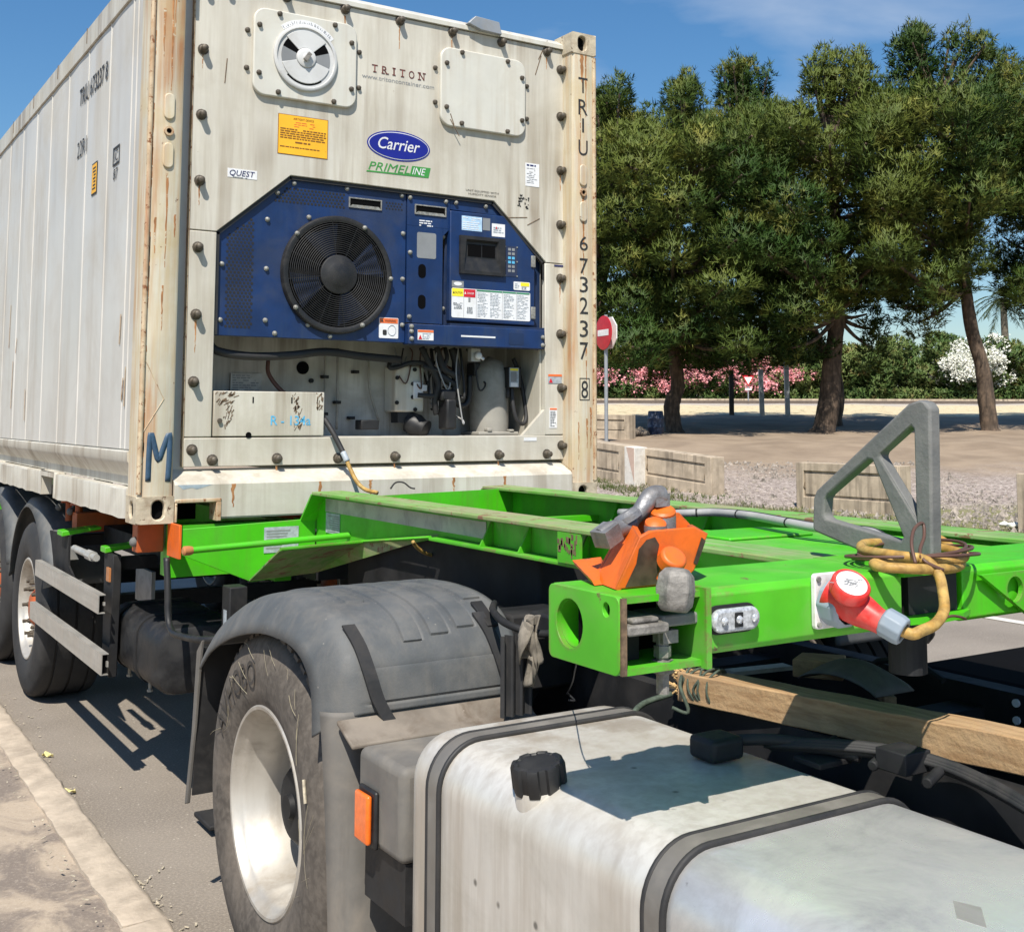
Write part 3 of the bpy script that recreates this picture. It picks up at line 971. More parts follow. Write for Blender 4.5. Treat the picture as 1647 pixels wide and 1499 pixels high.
yd = dc[1] - .008
for a0, a1, k in ((20, 42, 'black_void'), (-15, 20, 'print_grey'), (138, 160, 'black_void'), (160, 195, 'print_grey'), (225, 232, 'black_void'), (232, 308, 'black_void')):
    r0, r1 = (.05, .125) if not (220 < a0 < 240) else (.127, .134)
    sector(dc[0], dc[2], r0, r1, a0, a1, yd - .0012, yd + .001).build('vent_slot', k, cl)
sector(dc[0], dc[2], .05, .136, 42, 138, yd - .005, yd).build('vent_shutter', 'grey_disc', cl, bevel=.002)
sector(dc[0], dc[2], .05, .126, 197, 343, yd - .005, yd).build('vent_shutter', 'grey_disc', cl, bevel=.002)
b = MB(); b.lathe([(0, .05), (.01, .048), (.014, .04), (.014, .02), (.022, .018), (.024, 0)], (dc[0], yd, dc[2]), (0, -1, 0), 24); b.build('vent_hub', 'grey_disc', cl, smooth=40)
b = MB(); b.bar((dc[0] - .014, yd - .026, dc[2] - .018), (dc[0] + .012, yd - .026, dc[2] + .02), .02, .012, up=(0, 1, 0)); b.build('wing_nut', 'greasy_steel', cl)
sector(dc[0], dc[2], .167, .190, 40, 132, dc[1] - .0014, dc[1] + .001, 20).build('scale_label', 'sticker_white', cl)
b = MB()
for i in range(30):
    a = math.radians(44 + 85 * i / 29 + rnd.uniform(-1, 1)); h = rnd.choice((.006, .010, .014))
    p = Vector((dc[0] + .171 * math.cos(a), dc[1] - .0022, dc[2] + .171 * math.sin(a))); e = Vector((math.cos(a), 0, math.sin(a)))
    b.bar(p, p + e * h, .0025, .0008, up=(0, 1, 0))
b.build('scale_print', 'print_grey', cl)

# lettering and stickers on the front
F = PY - .0005


def sticker(x0, x1, z0, z1, y, mat, parent, name='sticker', r=0.0, label=None):
    b = MB()
    b.pxz(rrect(x0, x1, z0, z1, r, 4) if r else [(x0, z0), (x1, z0), (x1, z1), (x0, z1)], y - .0012, y + .0005)
    o = b.build(name, mat, parent)
    if label: o['label'] = label
    return o




def printed(x0, x1, z0, z1, y, rows, mat, parent, h=.55, fill=.85, name='fine_print', ragged=.35, center=False):
    b = MB(); dz = (z1 - z0) / rows
    for i in range(rows):
        z = z1 - dz * (i + .5); x = x0; end = x0 + (x1 - x0) * (1 - rnd.uniform(0, ragged))
        if center:
            off = (x1 - end) / 2; x += off; end += off
        while x < end:
            wl_ = min(end - x, dz * rnd.uniform(.8, 2.6))
            if rnd.random() < fill:
                b.box(x, x + wl_, y - .0008, y, z - dz * h / 2, z + dz * h / 2)
            x += wl_ + dz * .35
    if b.v:
        o = b.build(name, mat, parent); o['kind'] = 'stuff'
        return o


for ch, xc, feet in (('T', 1.136, ((0, 0),)), ('R', 1.192, ((-.010, 0), (.013, 0))), ('I', 1.243, ((0, 0), (0, 1))), ('T', 1.291, ((0, 0),)), ('O', 1.343, ()), ('N', 1.401, ((-.013, 0), (-.014, 1), (.014, 1)))):
    text(ch, (xc, F, 3.457), X_, Z_, .040, 'letter_maroon', reefer, width=.032 if ch != 'I' else .008, align='CENTER', bold=.006)
    for dx, top_ in feet:
        b = MB(); zz = 3.457 + (.0355 if top_ else 0); b.box(xc + dx - .009, xc + dx + .009, F - .0022, F - .0010, zz, zz + .0045); b.build('letter_serif', 'letter_maroon', reefer)
text('www.tritoncontainer.com', (1.066, F, 3.420), X_, Z_, .022, 'print_grey', reefer, width=.408)
o = sticker(.634, .890, 2.979, 3.175, F, 'print_brown', reefer, label='amber notice sticker with brown border')
o2 = sticker(.637, .887, 2.982, 3.172, F - .0008, 'sticker_yellow', reefer, name='sticker_face')
text('AIRTIGHT DEVICE', (.762, F - .0022, 3.153), X_, Z_, .010, 'print_brown', reefer, width=.105, align='CENTER', bold=.01)
printed(.70, .84, 3.115, 3.146, F - .0022, 3, 'sticker_orange', reefer, h=.3, center=True, fill=.6)
printed(.645, .880, 3.055, 3.11, F - .0022, 5, 'print_brown', reefer, h=.5, ragged=.1, fill=.95)
printed(.72, .80, 3.035, 3.05, F - .0022, 1, 'print_brown', reefer, h=.5, center=True)
printed(.645, .880, 3.012, 3.022, F - .0022, 1, 'print_brown', reefer, h=.5, ragged=.03, fill=.98)
# oval brand badge
for k, (rx, rz, mt, yy) in enumerate(((.177, .077, 'brand_blue', F), (.170, .070, 'letter_white', F - .0013), (.166, .066, 'brand_blue', F - .0026))):
    b = MB(); b.pxz([(1.276 + rx * math.cos(2 * math.pi * i / 48), 3.095 + rz * math.sin(2 * math.pi * i / 48)) for i in range(48)], yy - .0013, yy + .0004)
    b.build('oval_badge', mt, reefer)
text('Carrier', (1.276, F - .0040, 3.072), X_, Z_, .060, 'letter_white', reefer, width=.235, shear=.28, align='CENTER', bold=.006)
b = MB(); b.pxz([(1.098, 2.945), (1.446, 2.950), (1.458, 3.003), (1.352, 3.002), (1.341, 2.957), (1.10, 2.952)], F - .0012, F + .0004)
b.build('brand_underline', 'brand_green', reefer)
text('PRIMEL', (1.108, F, 2.958), X_, Z_, .042, 'brand_green', reefer, width=.232, shear=.3)
text('INE', (1.352, F - .0012, 2.959), X_, Z_, .037, 'letter_white', reefer, width=.078, shear=.3)
sticker(.394, .536, 2.838, 2.880, F, 'sticker_white', reefer, label='small white sticker with navy word')
text('QUEST', (.403, F - .0018, 2.848), X_, Z_, .026, 'letter_navy', reefer, width=.122, shear=.2)
printed(.42, .51, 2.8385, 2.8435, F - .0018, 1, 'print_grey', reefer, h=.5)
sticker(2.037, 2.126, 2.975, 3.102, F, 'sticker_white', reefer)
printed(2.045, 2.118, 3.083, 3.098, F - .0016, 1, 'letter_navy', reefer, fill=.95)
printed(2.045, 2.118, 2.99, 3.078, F - .0016, 9, 'print_grey', reefer, h=.25)
text('UNIT EQUIPPED WITH', (1.768, F, 2.908), X_, Z_, .010, 'letter_black', reefer, width=.20, align='CENTER')
text('HUMIDITY SENSOR', (1.768, F, 2.890), X_, Z_, .010, 'letter_black', reefer, width=.17, align='CENTER')
b = MB()
for i in range(46):
    x = 1.985 + rnd.random() * .07; z = 2.845 + rnd.random() * .075
    if rnd.random() < .75: b.box(x, x + rnd.uniform(.004, .014), F - .0012, F, z, z + rnd.uniform(.004, .01))
b.build('worn_stamp', 'letter_black', reefer)
for x, z, a, L in ((1.93, 2.79, .1, .12), (2.05, 2.76, .5, .09), (2.12, 3.69, 1.1, .13), (2.10, 3.60, 1.25, .12), (1.56, 3.27, -1.0, .10), (1.56, 3.30, -1.2, .06), (.37, 3.28, 1.5, .12)):
    b = MB(); d = Vector((math.cos(a), 0, math.sin(a)))
    yy = F if z < 3.24 or x < 1.4 or x > 2.03 else PY - .0225
    b.bar(Vector((x, yy - .0006, z)), Vector((x, yy - .0006, z)) + d * L, .0045, .0012, up=(0, 1, 0)); b.build('scratch', 'scrape_brown', reefer)
sticker(2.225, 2.288, 2.548, 2.5585, F - .0005, 'letter_navy', reefer)
s_ = sticker(2.186, 2.274, 1.908, 1.958, F - .0005, 'sticker_grey', reefer)
sticker(2.186, 2.274, 1.946, 1.958, F - .0016, 'sticker_orange', reefer)
b = MB(); b.pxz([(2.19, 1.912), (2.214, 1.912), (2.202, 1.938)], F - .0028, F - .0015); b.build('warning_triangle', 'sticker_red', reefer)
sticker(2.194, 2.243, 1.668, 1.776, F - .0005, 'sticker_white', reefer); sticker(2.196, 2.241, 1.766, 1.775, F - .0016, 'sticker_orange', reefer)
printed(2.199, 2.238, 1.675, 1.76, F - .0022, 10, 'print_grey', reefer)
sticker(2.03, 2.11, 1.600, 1.618, F - .0025, 'sticker_white', reefer)
# corner clip on the roof edge
b = MB(); b.pxz([(1.655, 3.80), (1.70, 3.845), (1.845, 3.838), (1.862, 3.772), (1.735, 3.775)], .06, .10)
b.build('roof_clip', 'galvanised', reefer, bevel=.003)
# container number down the right post
zz = [(3.602, 3.514), (3.478, 3.39), (3.372, 3.292), (3.25, 3.163)]
for ch, (t, bt) in zip('TRIU', zz):
    text(ch, (2.352, .0035, bt), X_, Z_, t - bt, 'letter_black', reefer, width=.062 if ch != 'I' else .013, align='CENTER')
for ch, (t, bt) in zip('673237', [(2.714, 2.635), (2.593, 2.508), (2.491, 2.405), (2.378, 2.286), (2.252, 2.161), (2.134, 2.039)]):
    text(ch, (2.355, .0035, bt), X_, Z_, t - bt, 'letter_black', reefer, width=.055, align='CENTER')
text('8', (2.359, .0035, 1.830), X_, Z_, .095, 'letter_black', reefer, width=.045, align='CENTER')
b = MB()
for x0, x1, z0, z1 in ((2.326, 2.330, 1.818, 1.938), (2.388, 2.392, 1.818, 1.938), (2.33, 2.388, 1.818, 1.822), (2.33, 2.388, 1.934, 1.938)):
    b.box(x0, x1, .0022, .0034, z0, z1)
b.build('check_digit_frame', 'letter_black', reefer)
# hand painted M on the left post
b = MB(); b.tube(smooth_path([(.047, .0035, 1.445), (.048, .0035, 1.55), (.053, .0035, 1.650), (.070, .0035, 1.60), (.089, .0035, 1.535), (.110, .0035, 1.59), (.134, .0035, 1.648), (.136, .0035, 1.55), (.132, .0035, 1.442)], 4), .0135, 6)
o = b.build('painted_letter', 'marker_navy', reefer, smooth=180); o['label'] = 'hand painted dark letter M'
for v_ in o.data.vertices: v_.co.y = (v_.co.y + org(reefer).y - .0035) * .25 + .0035 - org(reefer).y
b = MB(); b.pxz([(.175, 1.425), (.20, 1.405), (.24, 1.412), (.26, 1.404), (.30, 1.415), (.33, 1.424)], -.0008, .0005); b.build('paint_smear', 'smear', reefer)
# side markings on the left wall
SXP = .0082
text('TRIU 673237 8', (SXP, 1.53, 3.437), -Y_, Z_, .095, 'letter_black', reefer, width=.665, bold=.012)
text('22R1', (SXP, 1.545, 3.145), -Y_, Z_, .090, 'letter_black', reefer, width=.235)
b = MB()
for y0, y1, z0, z1 in ((.555, .685, 3.026, 3.036), (.555, .685, 2.944, 2.954), (.555, .563, 2.954, 3.026), (.677, .685, 2.954, 3.026)):
    b.box(SXP - .0015, SXP, y0, y1, z0, z1)
b.build('marking_frame', 'letter_black', reefer)
text('IC', (SXP, .655, 2.963), -Y_, Z_, .055, 'letter_black', reefer, width=.07)
text('87', (SXP, .668, 2.874), -Y_, Z_, .055, 'letter_black', reefer, width=.09)
b = MB(); b.box(SXP - .0012, SXP, 1.028, 1.146, 2.872, 3.042); b.build('tag_border', 'letter_black', reefer)
b = MB(); b.box(SXP - .0024, SXP - .0008, 1.037, 1.137, 2.881, 3.033); b.build('yellow_tag', 'sticker_yellow', reefer)
b = MB()
for i in range(7):
    z = 2.90 + i * .018
    b.box(SXP - .0034, SXP - .0022, 1.05, 1.05 + rnd.uniform(.04, .075), z, z + .008)
b.build('tag_print', 'letter_black', reefer)
for y0, z0, L, a in ((3.6, 2.5, .3, .05), (3.42, 2.1, .32, .06), (3.3, 2.25, .1, .3), (.42, 2.2, .14, .1), (.3, 1.95, .18, .05), (.34, 1.9, .1, .2), (2.9, 1.9, .2, .0)):
    b = MB(); b.bar((SXP - .0005, y0, z0), (SXP - .0005, y0 + a * L, z0 - L), .014, .001, up=(1, 0, 0)); b.build('scratch', 'reefer_edge', reefer)
# raised weld creases on side and post from an old knock
b = MB(); b.tube([(.015, .004, 1.98), (.105, .003, 1.80), (.02, .004, 1.655)], .0022, 6); b.build('dent_crease', 'reefer_edge', reefer)

# rust runs below joints and fittings
M('rust_run', (.40, .19, .07), .7, var=.3, vs_=16, chip=((.55, .50, .38), .62, 30), grain=((.24, .09, .03), .8, (60, 60, 4)))
rq = random.Random(44)


def rust_run(x, z_top, L, w0, y, mat='rust_run'):
    n = 9; lft = []; rgt = []
    for i in range(n + 1):
        t_ = i / n; ww = w0 * (1 - .75 * t_) * rq.uniform(.55, 1.15); xo = x + rq.uniform(-.15, .15) * w0
        lft.append((xo - ww / 2, z_top - L * t_)); rgt.append((xo + ww / 2, z_top - L * t_))
    b_ = MB(); b_.pxz(lft + rgt[::-1], y - .0006, y + .0004); b_.build('rust_run', mat, reefer)


for x, z, L, w0 in ((.098, 3.73, .55, .016), (.108, 3.73, .30, .010), (.060, 3.55, .22, .012), (.091, 3.162, .10, .020), (.090, 2.935, .10, .022), (.092, 2.80, .42, .012), (.130, 2.62, .10, .012), (.045, 2.60, .16, .012), (.085, 2.30, .20, .010),
                    (2.345, 3.73, .16, .030), (2.372, 3.73, .35, .014), (2.335, 3.47, .30, .008), (2.352, 2.98, .16, .022), (2.353, 2.80, .30, .016), (2.372, 2.10, .25, .010), (2.40, 1.78, .22, .014), (2.375, 1.72, .16, .012), (2.32, 1.70, .20, .010)):
    rust_run(x, z, L, w0, .0035)
for i in range(26):
    z = 1.42 + rq.random() * 2.25
    rust_run(.016 + rq.random() * .020, z, rq.uniform(.05, .22), rq.uniform(.006, .016), .0055)
for x, z in ((.264, 3.40), (.264, 2.78), (.663, 1.505), (1.273, 1.51), (1.874, 1.51), (2.265, 3.06), (2.263, 2.46), (1.578, 3.72), (.97, 3.72), (1.272, 3.72), (2.174, 3.71), (.264, 2.16)):
    rust_run(x, z, rq.uniform(.06, .24), .010, PY - .0002)
for x in (.42, .78, 1.12, 1.5, 1.93):
    rust_run(x + rq.uniform(-.1, .1), 1.424, rq.uniform(.06, .13), .02, -.0002)

# --- dark blue cooling unit
BY = .128
b = MB(); b.pxz([(.357, 2.098), (.357, 2.568), (.707, 2.869), (1.336, 2.866), (1.336, 2.098)], BY, BY + .02)
unit = b.build('cooling_unit_cover', 'blue_paint', reefer, bevel=.003)
unit['label'] = 'dark blue cover with condenser fan'
b = MB(); b.box(1.339, 1.545, BY - .006, BY + .02, 2.202, 2.7); b.box(1.339, 1.586, BY - .006, BY + .02, 2.701, 2.864); b.pxz([(1.546, 2.70), (1.586, 2.70), (1.546, 2.66)], BY - .006, BY + .02)
b.build('unit_panel', 'blue_paint', unit)
b = MB(); b.pxz([(1.546, 2.10), (1.588, 2.10), (2.163, 2.10), (2.163, 2.567), (1.84, 2.862), (1.588, 2.863)], BY + .022, BY + .03)
b.build('unit_backing', 'blue_dark', unit)
b = MB(); b.pxz([(1.589, 2.805), (1.589, 2.860), (1.838, 2.858), (1.905, 2.80)], BY - .004, BY + .02); b.build('unit_panel', 'blue_paint', unit)
b = MB(); b.pxz([(1.580, 2.220), (1.580, 2.797), (1.904, 2.797), (2.103, 2.600), (2.103, 2.216)], BY - .022, BY + .018)
box = b.build('control_box', 'blue_paint', reefer, bevel=.006, seg=3)
box['label'] = 'blue control box door with display'
b = MB(); b.box(1.337, 2.157, BY - .040, BY + .03, 2.091, 2.194); bar_ = b.build('unit_bar', 'blue_paint', reefer, bevel=.004)
b = MB(); b.box(1.58, 2.16, BY - .03, BY + .02, 2.1945, 2.207); b.build('unit_ledge', 'blue_dark', bar_)
# fan
fc = Vector((.962, BY, 2.418))
b = MB(); b.lathe([(-.002, .292), (.018, .290), (.026, .284), (.028, .270), (.024, .262), (-.002, .260)], fc, (0, -1, 0), 72)
b.build('fan_ring', 'black_plastic', unit, smooth=40)
b = MB(); b.lathe([(0, .262), (0, 0)], fc + Vector((0, -.002, 0)), (0, -1, 0), 48); b.build('fan_void', 'black_void', unit)
b = MB()
for i in range(16):
    r = .108 + i * .0102
    b.tube([(fc.x + r * math.cos(2 * math.pi * k / 56), BY - .022, fc.z + r * math.sin(2 * math.pi * k / 56)) for k in range(56)], .0024, 5, closed=True)
b.build('fan_grille', 'black_plastic', unit, smooth=180)
b = MB()
for i in range(12):
    a = math.radians(i * 30 + 8)
    e = Vector((math.cos(a), 0, math.sin(a)))
    b.bar(fc + e * .094 + Vector((0, -.019, 0)), fc + e * .262 + Vector((0, -.019, 0)), .003, .005, up=(0, 1, 0))
b.build('grille_spokes', 'black_plastic', unit)
b = MB(); b.lathe([(.012, .098), (.028, .096), (.031, .090), (.031, .062), (.0325, .060), (.0325, 0)], fc, (0, -1, 0), 40); b.build('fan_hub', 'black_plastic', unit, smooth=40)
for i in range(4):   # blades behind the grille
    b = MB(); a = math.radians(25 + i * 90)
    pl = [(r, t) for r, t in ((.09, -.28), (.25, -.42), (.25, .34), (.09, .25))]
    b.add([fc + Vector((r * math.cos(a + t), -.006 + .004 * (1 if t > 0 else -1), r * math.sin(a + t))) for r, t in pl], [(0, 1, 2, 3)])
    b.build('fan_blade', 'blue_dark', unit)
for x, z in [(.731, 2.848), (.648, 2.793), (1.007, 2.852), (1.308, 2.848), (.601, 2.66), (.810, 2.69), (.386, 2.431), (.601, 2.424), (1.318, 2.654), (1.318, 2.421), (.385, 2.17), (.601, 2.178), (.649, 2.118), (.815, 2.166), (1.319, 2.188), (.93, 2.115)]:
    inst(ZBOLT, unit, (x, BY - .001, z))
for x, z in [(.742, 2.602), (1.095, 2.66), (1.241, 2.415), (1.09, 2.175), (.742, 2.245)]:
    inst(ZBOLT, unit, (x, BY - .026, z))
for x, z in [(1.356, 2.56), (1.352, 2.842), (1.56, 2.842), (1.62, 2.842), (1.80, 2.84), (1.355, 2.232)]:
    inst(ZBOLT, unit, (x, BY - .007, z))
for x, z in [(1.352, 2.18), (1.353, 2.118), (2.142, 2.155), (2.142, 2.112), (1.352, 2.155)]:
    inst(ZBOLT, bar_, (x, BY - .041, z))
# perforated screens: drilled holes
hole = []
def holes(x0, x1, z0, z1, pitch, r, keep):
    b = MB(); i = 0; z = z0
    while z < z1:
        x = x0 + (pitch / 2 if i % 2 else 0)
        while x < x1:
            if keep(x, z):
                b.add([(x + r * math.cos(math.pi * k / 3), BY - .0011, z + r * math.sin(math.pi * k / 3)) for k in range(6)], [(0, 1, 2, 3, 4, 5)])
            x += pitch
        z += pitch * .86; i += 1
    o = b.build('perforation', 'perforation', unit, recalc=False); o['kind'] = 'stuff'
holes(.412, .538, 2.142, 2.66, .0185, .0072, lambda x, z: z < 2.565 + (x - .41) * .8)
holes(.64, .992, 2.756, 2.825, .0185, .0066, lambda x, z: z < 2.765 + (x - .64) * .9 + .01)
holes(1.225, 1.31, 2.775, 2.805, .017, .0050, lambda x, z: True)
for x0, x1, y in ((1.018, 1.197, BY), (1.380, 1.562, BY - .006)):
    b = MB(); z0, z1 = 2.760, 2.812
    b.box(x0, x1, y - .006, y + .002, z1 - .006, z1); b.box(x0, x1, y - .006, y + .002, z0, z0 + .006)
    b.box(x0, x0 + .006, y - .006, y + .002, z0 + .006, z1 - .006); b.box(x1 - .006, x1, y - .006, y + .002, z0 + .006, z1 - .006)
    b.build('handle_slot_frame', 'zinc_bolt', unit)
    b = MB(); b.box(x0 + .006, x1 - .006, y - .0015, y + .001, z0 + .006, z1 - .006); b.build('handle_slot', 'black_void', unit)
    b = MB(); b.pxz([(x0 + .006, z0 + .006), (x1 - .006, z0 + .006), (x1 - .016, z0 + .016), (x0 + .02, z0 + .016)], y - .0028, y - .0014); b.build('handle_slot_floor', 'zinc_bolt', unit)
for z in (2.469, 2.311):
    b = MB(); b.pxz(rrect(1.405, 1.448, z - .036, z + .036, .021), BY - .0075, BY - .005); b.build('sight_hole', 'black_void', unit)
sticker(1.396, 1.506, 2.536, 2.669, BY - .006, 'print_grey', unit, r=.01)
printed(1.408, 1.50, 2.699, 2.736, BY - .0065, 3, 'sticker_white', unit, h=.5)
DY = BY - .022
# display
b = MB()
outer = [(1.633, 2.470), (1.906, 2.470), (1.906, 2.670), (1.633, 2.670)]; inner = [(1.655, 2.487), (1.880, 2.487), (1.866, 2.652), (1.668, 2.652)]
vs_ = [(x, DY - .018, z) for x, z in outer] + [(x, DY - .018, z) for x, z in inner] + [(x, DY - .001, z) for x, z in ((1.668, 2.555), (1.862, 2.555), (1.856, 2.64), (1.676, 2.64))] + [(x, DY + .001, z) for x, z in outer]
fs = [(i, (i + 1) % 4, (i + 1) % 4 + 4, i + 4) for i in range(4)] + [(i + 4, (i + 1) % 4 + 4, (i + 1) % 4 + 8, i + 8) for i in range(4)] + [(8, 9, 10, 11)] + [(i, i + 12, (i + 1) % 4 + 12, (i + 1) % 4) for i in range(4)]
b.add(vs_, fs); b.build('display_hood', 'black_plastic', box, recalc=True)
sticker(1.685, 1.765, 2.565, 2.628, DY - .002, 'black_void', box, name='display_screen'); sticker(1.772, 1.85, 2.565, 2.628, DY - .002, 'black_void', box, name='display_screen')
sticker(1.914, 1.990, 2.474, 2.638, DY - .0005, 'blue_dark', box, name='keypad')
for ix in range(2):
    for iz in range(6):
        xk = 1.932 + ix * .024; zk = 2.498 + iz * .023
        sticker(xk, xk + .017, zk, zk + .014, DY - .0016, 'sky_blue_letter' if iz in (2, 3) else 'print_grey', box, name='key')
for x, z in ((1.914, 2.634), (1.988, 2.634), (1.914, 2.556), (1.988, 2.556), (1.914, 2.478), (1.988, 2.478)):
    b = MB(); b.cyl((x, DY, z), (x, DY - .004, z), .0045, n=8); b.build('screw', 'zinc_bolt', box)
sticker(1.648, 1.770, 2.700, 2.776, DY, 'sticker_blue', box); printed(1.653, 1.766, 2.704, 2.772, DY - .0016, 6, 'sticker_white', box, h=.4); sticker(1.775, 1.82, 2.71, 2.775, DY, 'print_grey', box)
sticker(1.831, 1.912, 2.682, 2.751, DY, 'sticker_white', box); printed(1.84, 1.905, 2.70, 2.735, DY - .0016, 3, 'sticker_grey', box)
b = MB(); b.pxz([(1.852, 2.724), (1.864, 2.724), (1.858, 2.736)], DY - .003, DY - .001); b.build('warning_triangle', 'sticker_red', box)
sticker(1.968, 2.071, 2.404, 2.449, DY, 'sticker_white', box, r=.006); sticker(2.012, 2.066, 2.427, 2.446, DY - .0012, 'sticker_lemon', box); printed(2.018, 2.06, 2.408, 2.425, DY - .0016, 3, 'print_grey', box); printed(1.975, 2.005, 2.412, 2.442, DY - .0016, 3, 'sticker_grey', box)
sticker(1.592, 1.662, 2.397, 2.430, DY, 'print_grey', box)
b = MB(); b.pxz([(1.627 + .024 * math.cos(i * math.pi / 10), 2.415 + .010 * math.sin(i * math.pi / 10)) for i in range(20)], DY - .0024, DY - .001); b.build('logo_oval', 'sticker_white', box)
sticker(1.591, 2.073, 2.239, 2.393, DY, 'sticker_white', box, r=.008, label='wide instruction label')
sticker(1.593, 1.660, 2.350, 2.391, DY - .0012, 'sticker_lemon', box); sticker(1.664, 1.732, 2.349, 2.390, DY - .0012, 'sticker_red', box)
text('CAUTION', (1.630, DY - .0026, 2.364), X_, Z_, .011, 'letter_black', box, width=.045, align='CENTER'); text('DANGER', (1.703, DY - .0026, 2.364), X_, Z_, .010, 'sticker_white', box, width=.040, align='CENTER')
for x in (1.602, 1.671):
    b = MB(); b.pxz([(x - .005, 2.364), (x + .005, 2.364), (x, 2.376)], DY - .0036, DY - .0024); b.build('warning_triangle', 'letter_black' if x < 1.65 else 'sticker_white', box)
printed(1.60, 1.655, 2.283, 2.318, DY - .0016, 6, 'print_grey', box, center=True); printed(1.675, 1.722, 2.262, 2.298, DY - .0016, 6, 'print_grey', box, center=True)
sticker(1.690, 1.702, 2.324, 2.346, DY - .0012, 'print_grey', box)
for x0, x1 in ((1.741, 1.895), (1.899, 1.982), (1.986, 2.068)):
    sticker(x0, x1, 2.383, 2.391, DY - .0012, 'sticker_green', box)
for x0, x1 in ((1.745, 1.815), (1.822, 1.888), (1.905, 1.975), (1.99, 2.062)):
    printed(x0, x1, 2.248, 2.378, DY - .0016, 17, 'sticker_grey', box, h=.35, ragged=.45)
for x in (1.662, 1.737, 1.896, 1.984):
    sticker(x, x + .0012, 2.243, 2.391, DY - .0012, 'print_grey', box)
for z0, z1 in ((2.533, 2.596), (2.252, 2.318)):
    b = MB(); b.box(2.078, 2.104, DY - .008, DY + .004, z0, z1); b.build('hinge', 'zinc_bolt', box, bevel=.003)
for x, z in ((1.560, 2.66), (1.562, 2.285)):
    inst(ZBOLT, unit, (x, BY + .02, z))
w1 = sticker(1.192, 1.298, 2.118, 2.221, BY, 'sticker_white', unit, r=.005); sticker(1.195, 1.295, 2.193, 2.218, BY - .0012, 'sticker_orange', unit)
text('WARNING', (1.252, BY - .0026, 2.2), X_, Z_, .011, 'letter_black', unit, width=.06, align='CENTER')
b = MB(); b.pxz([(1.202, 2.199), (1.216, 2.199), (1.209, 2.212)], BY - .0036, BY - .0024); b.build('warning_triangle', 'letter_black', unit)
sticker(1.212, 1.234, 2.133, 2.160, BY - .0012, 'letter_black', unit, r=.006); b = MB(); b.tube([(1.262 + .022 * math.cos(i * math.pi / 8), BY - .002, 2.158 + .026 * math.sin(i * math.pi / 8)) for i in range(16)], .0018, 4, closed=True); b.build('pictogram', 'sticker_grey', unit)
sticker(1.388, 1.478, 2.113, 2.165, BY - .040, 'sticker_white', bar_); sticker(1.389, 1.477, 2.153, 2.164, BY - .0412, 'sticker_orange', bar_); printed(1.415, 1.474, 2.117, 2.150, BY - .0416, 4, 'sticker_grey', bar_)
b = MB(); b.pxz([(1.392, 2.117), (1.413, 2.117), (1.402, 2.140)], BY - .0426, BY - .0412); b.build('warning_triangle', 'sticker_red', bar_)
sticker(1.639, 1.845, 2.1385, 2.147, BY - .040, 'sticker_white', bar_)
sticker(1.928, 2.022, 2.108, 2.172, BY - .040, 'blue_dark', bar_, r=.01)
for x, z in ((1.62, 2.0), ):
    pass

# --- things in the lower recess
b = MB(); b.box(.357, .895, PY - .004, .34, 1.634, 1.842)
jb = b.build('junction_box', 'reefer_front', reefer, bevel=.004); jb['label'] = 'scraped white sheet metal box with pale blue R-134a'
text('R - 134a', (.628, PY - .0045, 1.686), X_, Z_, .044, 'sky_blue_letter', jb, width=.198, bold=.004)
for x, z, w_, h_, n in ((.36, 1.775, .095, .06, 26), (.40, 1.66, .04, .12, 18), (.735, 1.74, .03, .09, 20), (.742, 1.655, .03, .03, 8), (.76, 1.69, .012, .05, 6), (.85, 1.755, .045, .08, 18)):
    b = MB()
    for i in range(n):
        a = rnd.uniform(.7, 1.9) if w_ < .05 else rnd.uniform(.2, 1.2)
        p = Vector((x + rnd.random() * w_, PY - .0048, z + rnd.random() * h_))
        L = rnd.uniform(.008, .03); q = p + Vector((math.cos(a), 0, math.sin(a))) * L
        q.x = min(q.x, .89); q.z = min(q.z, 1.838)
        b.bar(p, q, rnd.uniform(.002, .006), .0009, up=(0, 1, 0))
    b.build('scrape', 'scrape_brown', jb)
for x in (.538, .727):
    sticker(x, x + .006, 1.788, 1.816, PY - .0045, 'black_void', jb, name='slot')
b = MB(); b.cyl((.523, PY - .005, 1.640), (.523, PY + .02, 1.640), .014, n=12); b.build('drain_hole', 'black_void', jb)
b = MB(); b.cyl((.384, PY - .005, 1.706), (.384, PY - .016, 1.706), .011, n=8); b.build('bolt', 'bolt', jb)
# coolant hose and pipes
b = MB(); b.tube(smooth_path([(.36, .22, 2.075), (.40, .20, 2.03), (.55, .19, 2.01), (.75, .20, 2.02), (.95, .22, 2.045), (1.15, .24, 2.03), (1.38, .27, 2.02)], 6), .020, 10); b.build('hose', 'black_rubber', reefer, smooth=180)
b = MB(); b.tube(smooth_path([(.72, .40, 2.0), (.715, .38, 1.94), (.75, .34, 1.87), (.81, .28, 1.80)], 6), .011, 8); b.build('pipe', 'brown_wire', reefer, smooth=180)
b = MB(); b.cyl((.94, .499, 1.975), (.94, .494, 1.975), .033); b.build('port_hole', 'black_void', reefer)
b = MB(); b.cyl((.985, .499, 1.91), (.985, .485, 1.91), .012); b.build('stud', 'dark_steel', reefer)
b = MB(); b.box(.56, .72, .486, .499, 1.83, 1.94); vb = b.build('data_plate', 'grey_metal', reefer); printed(.57, .71, 1.85, 1.935, .486, 7, 'print_grey', vb)
b = MB(); b.box(1.40, 1.57, .36, .499, 1.752, 1.995); vbx = b.build('valve_block', 'cover_plate', reefer, bevel=.01)
b = MB(); b.box(1.50, 1.555, .345, .36, 1.82, 1.91); b.box(1.545, 1.575, .335, .36, 1.862, 1.895); b.build('terminal', 'sticker_white', vbx, bevel=.003)
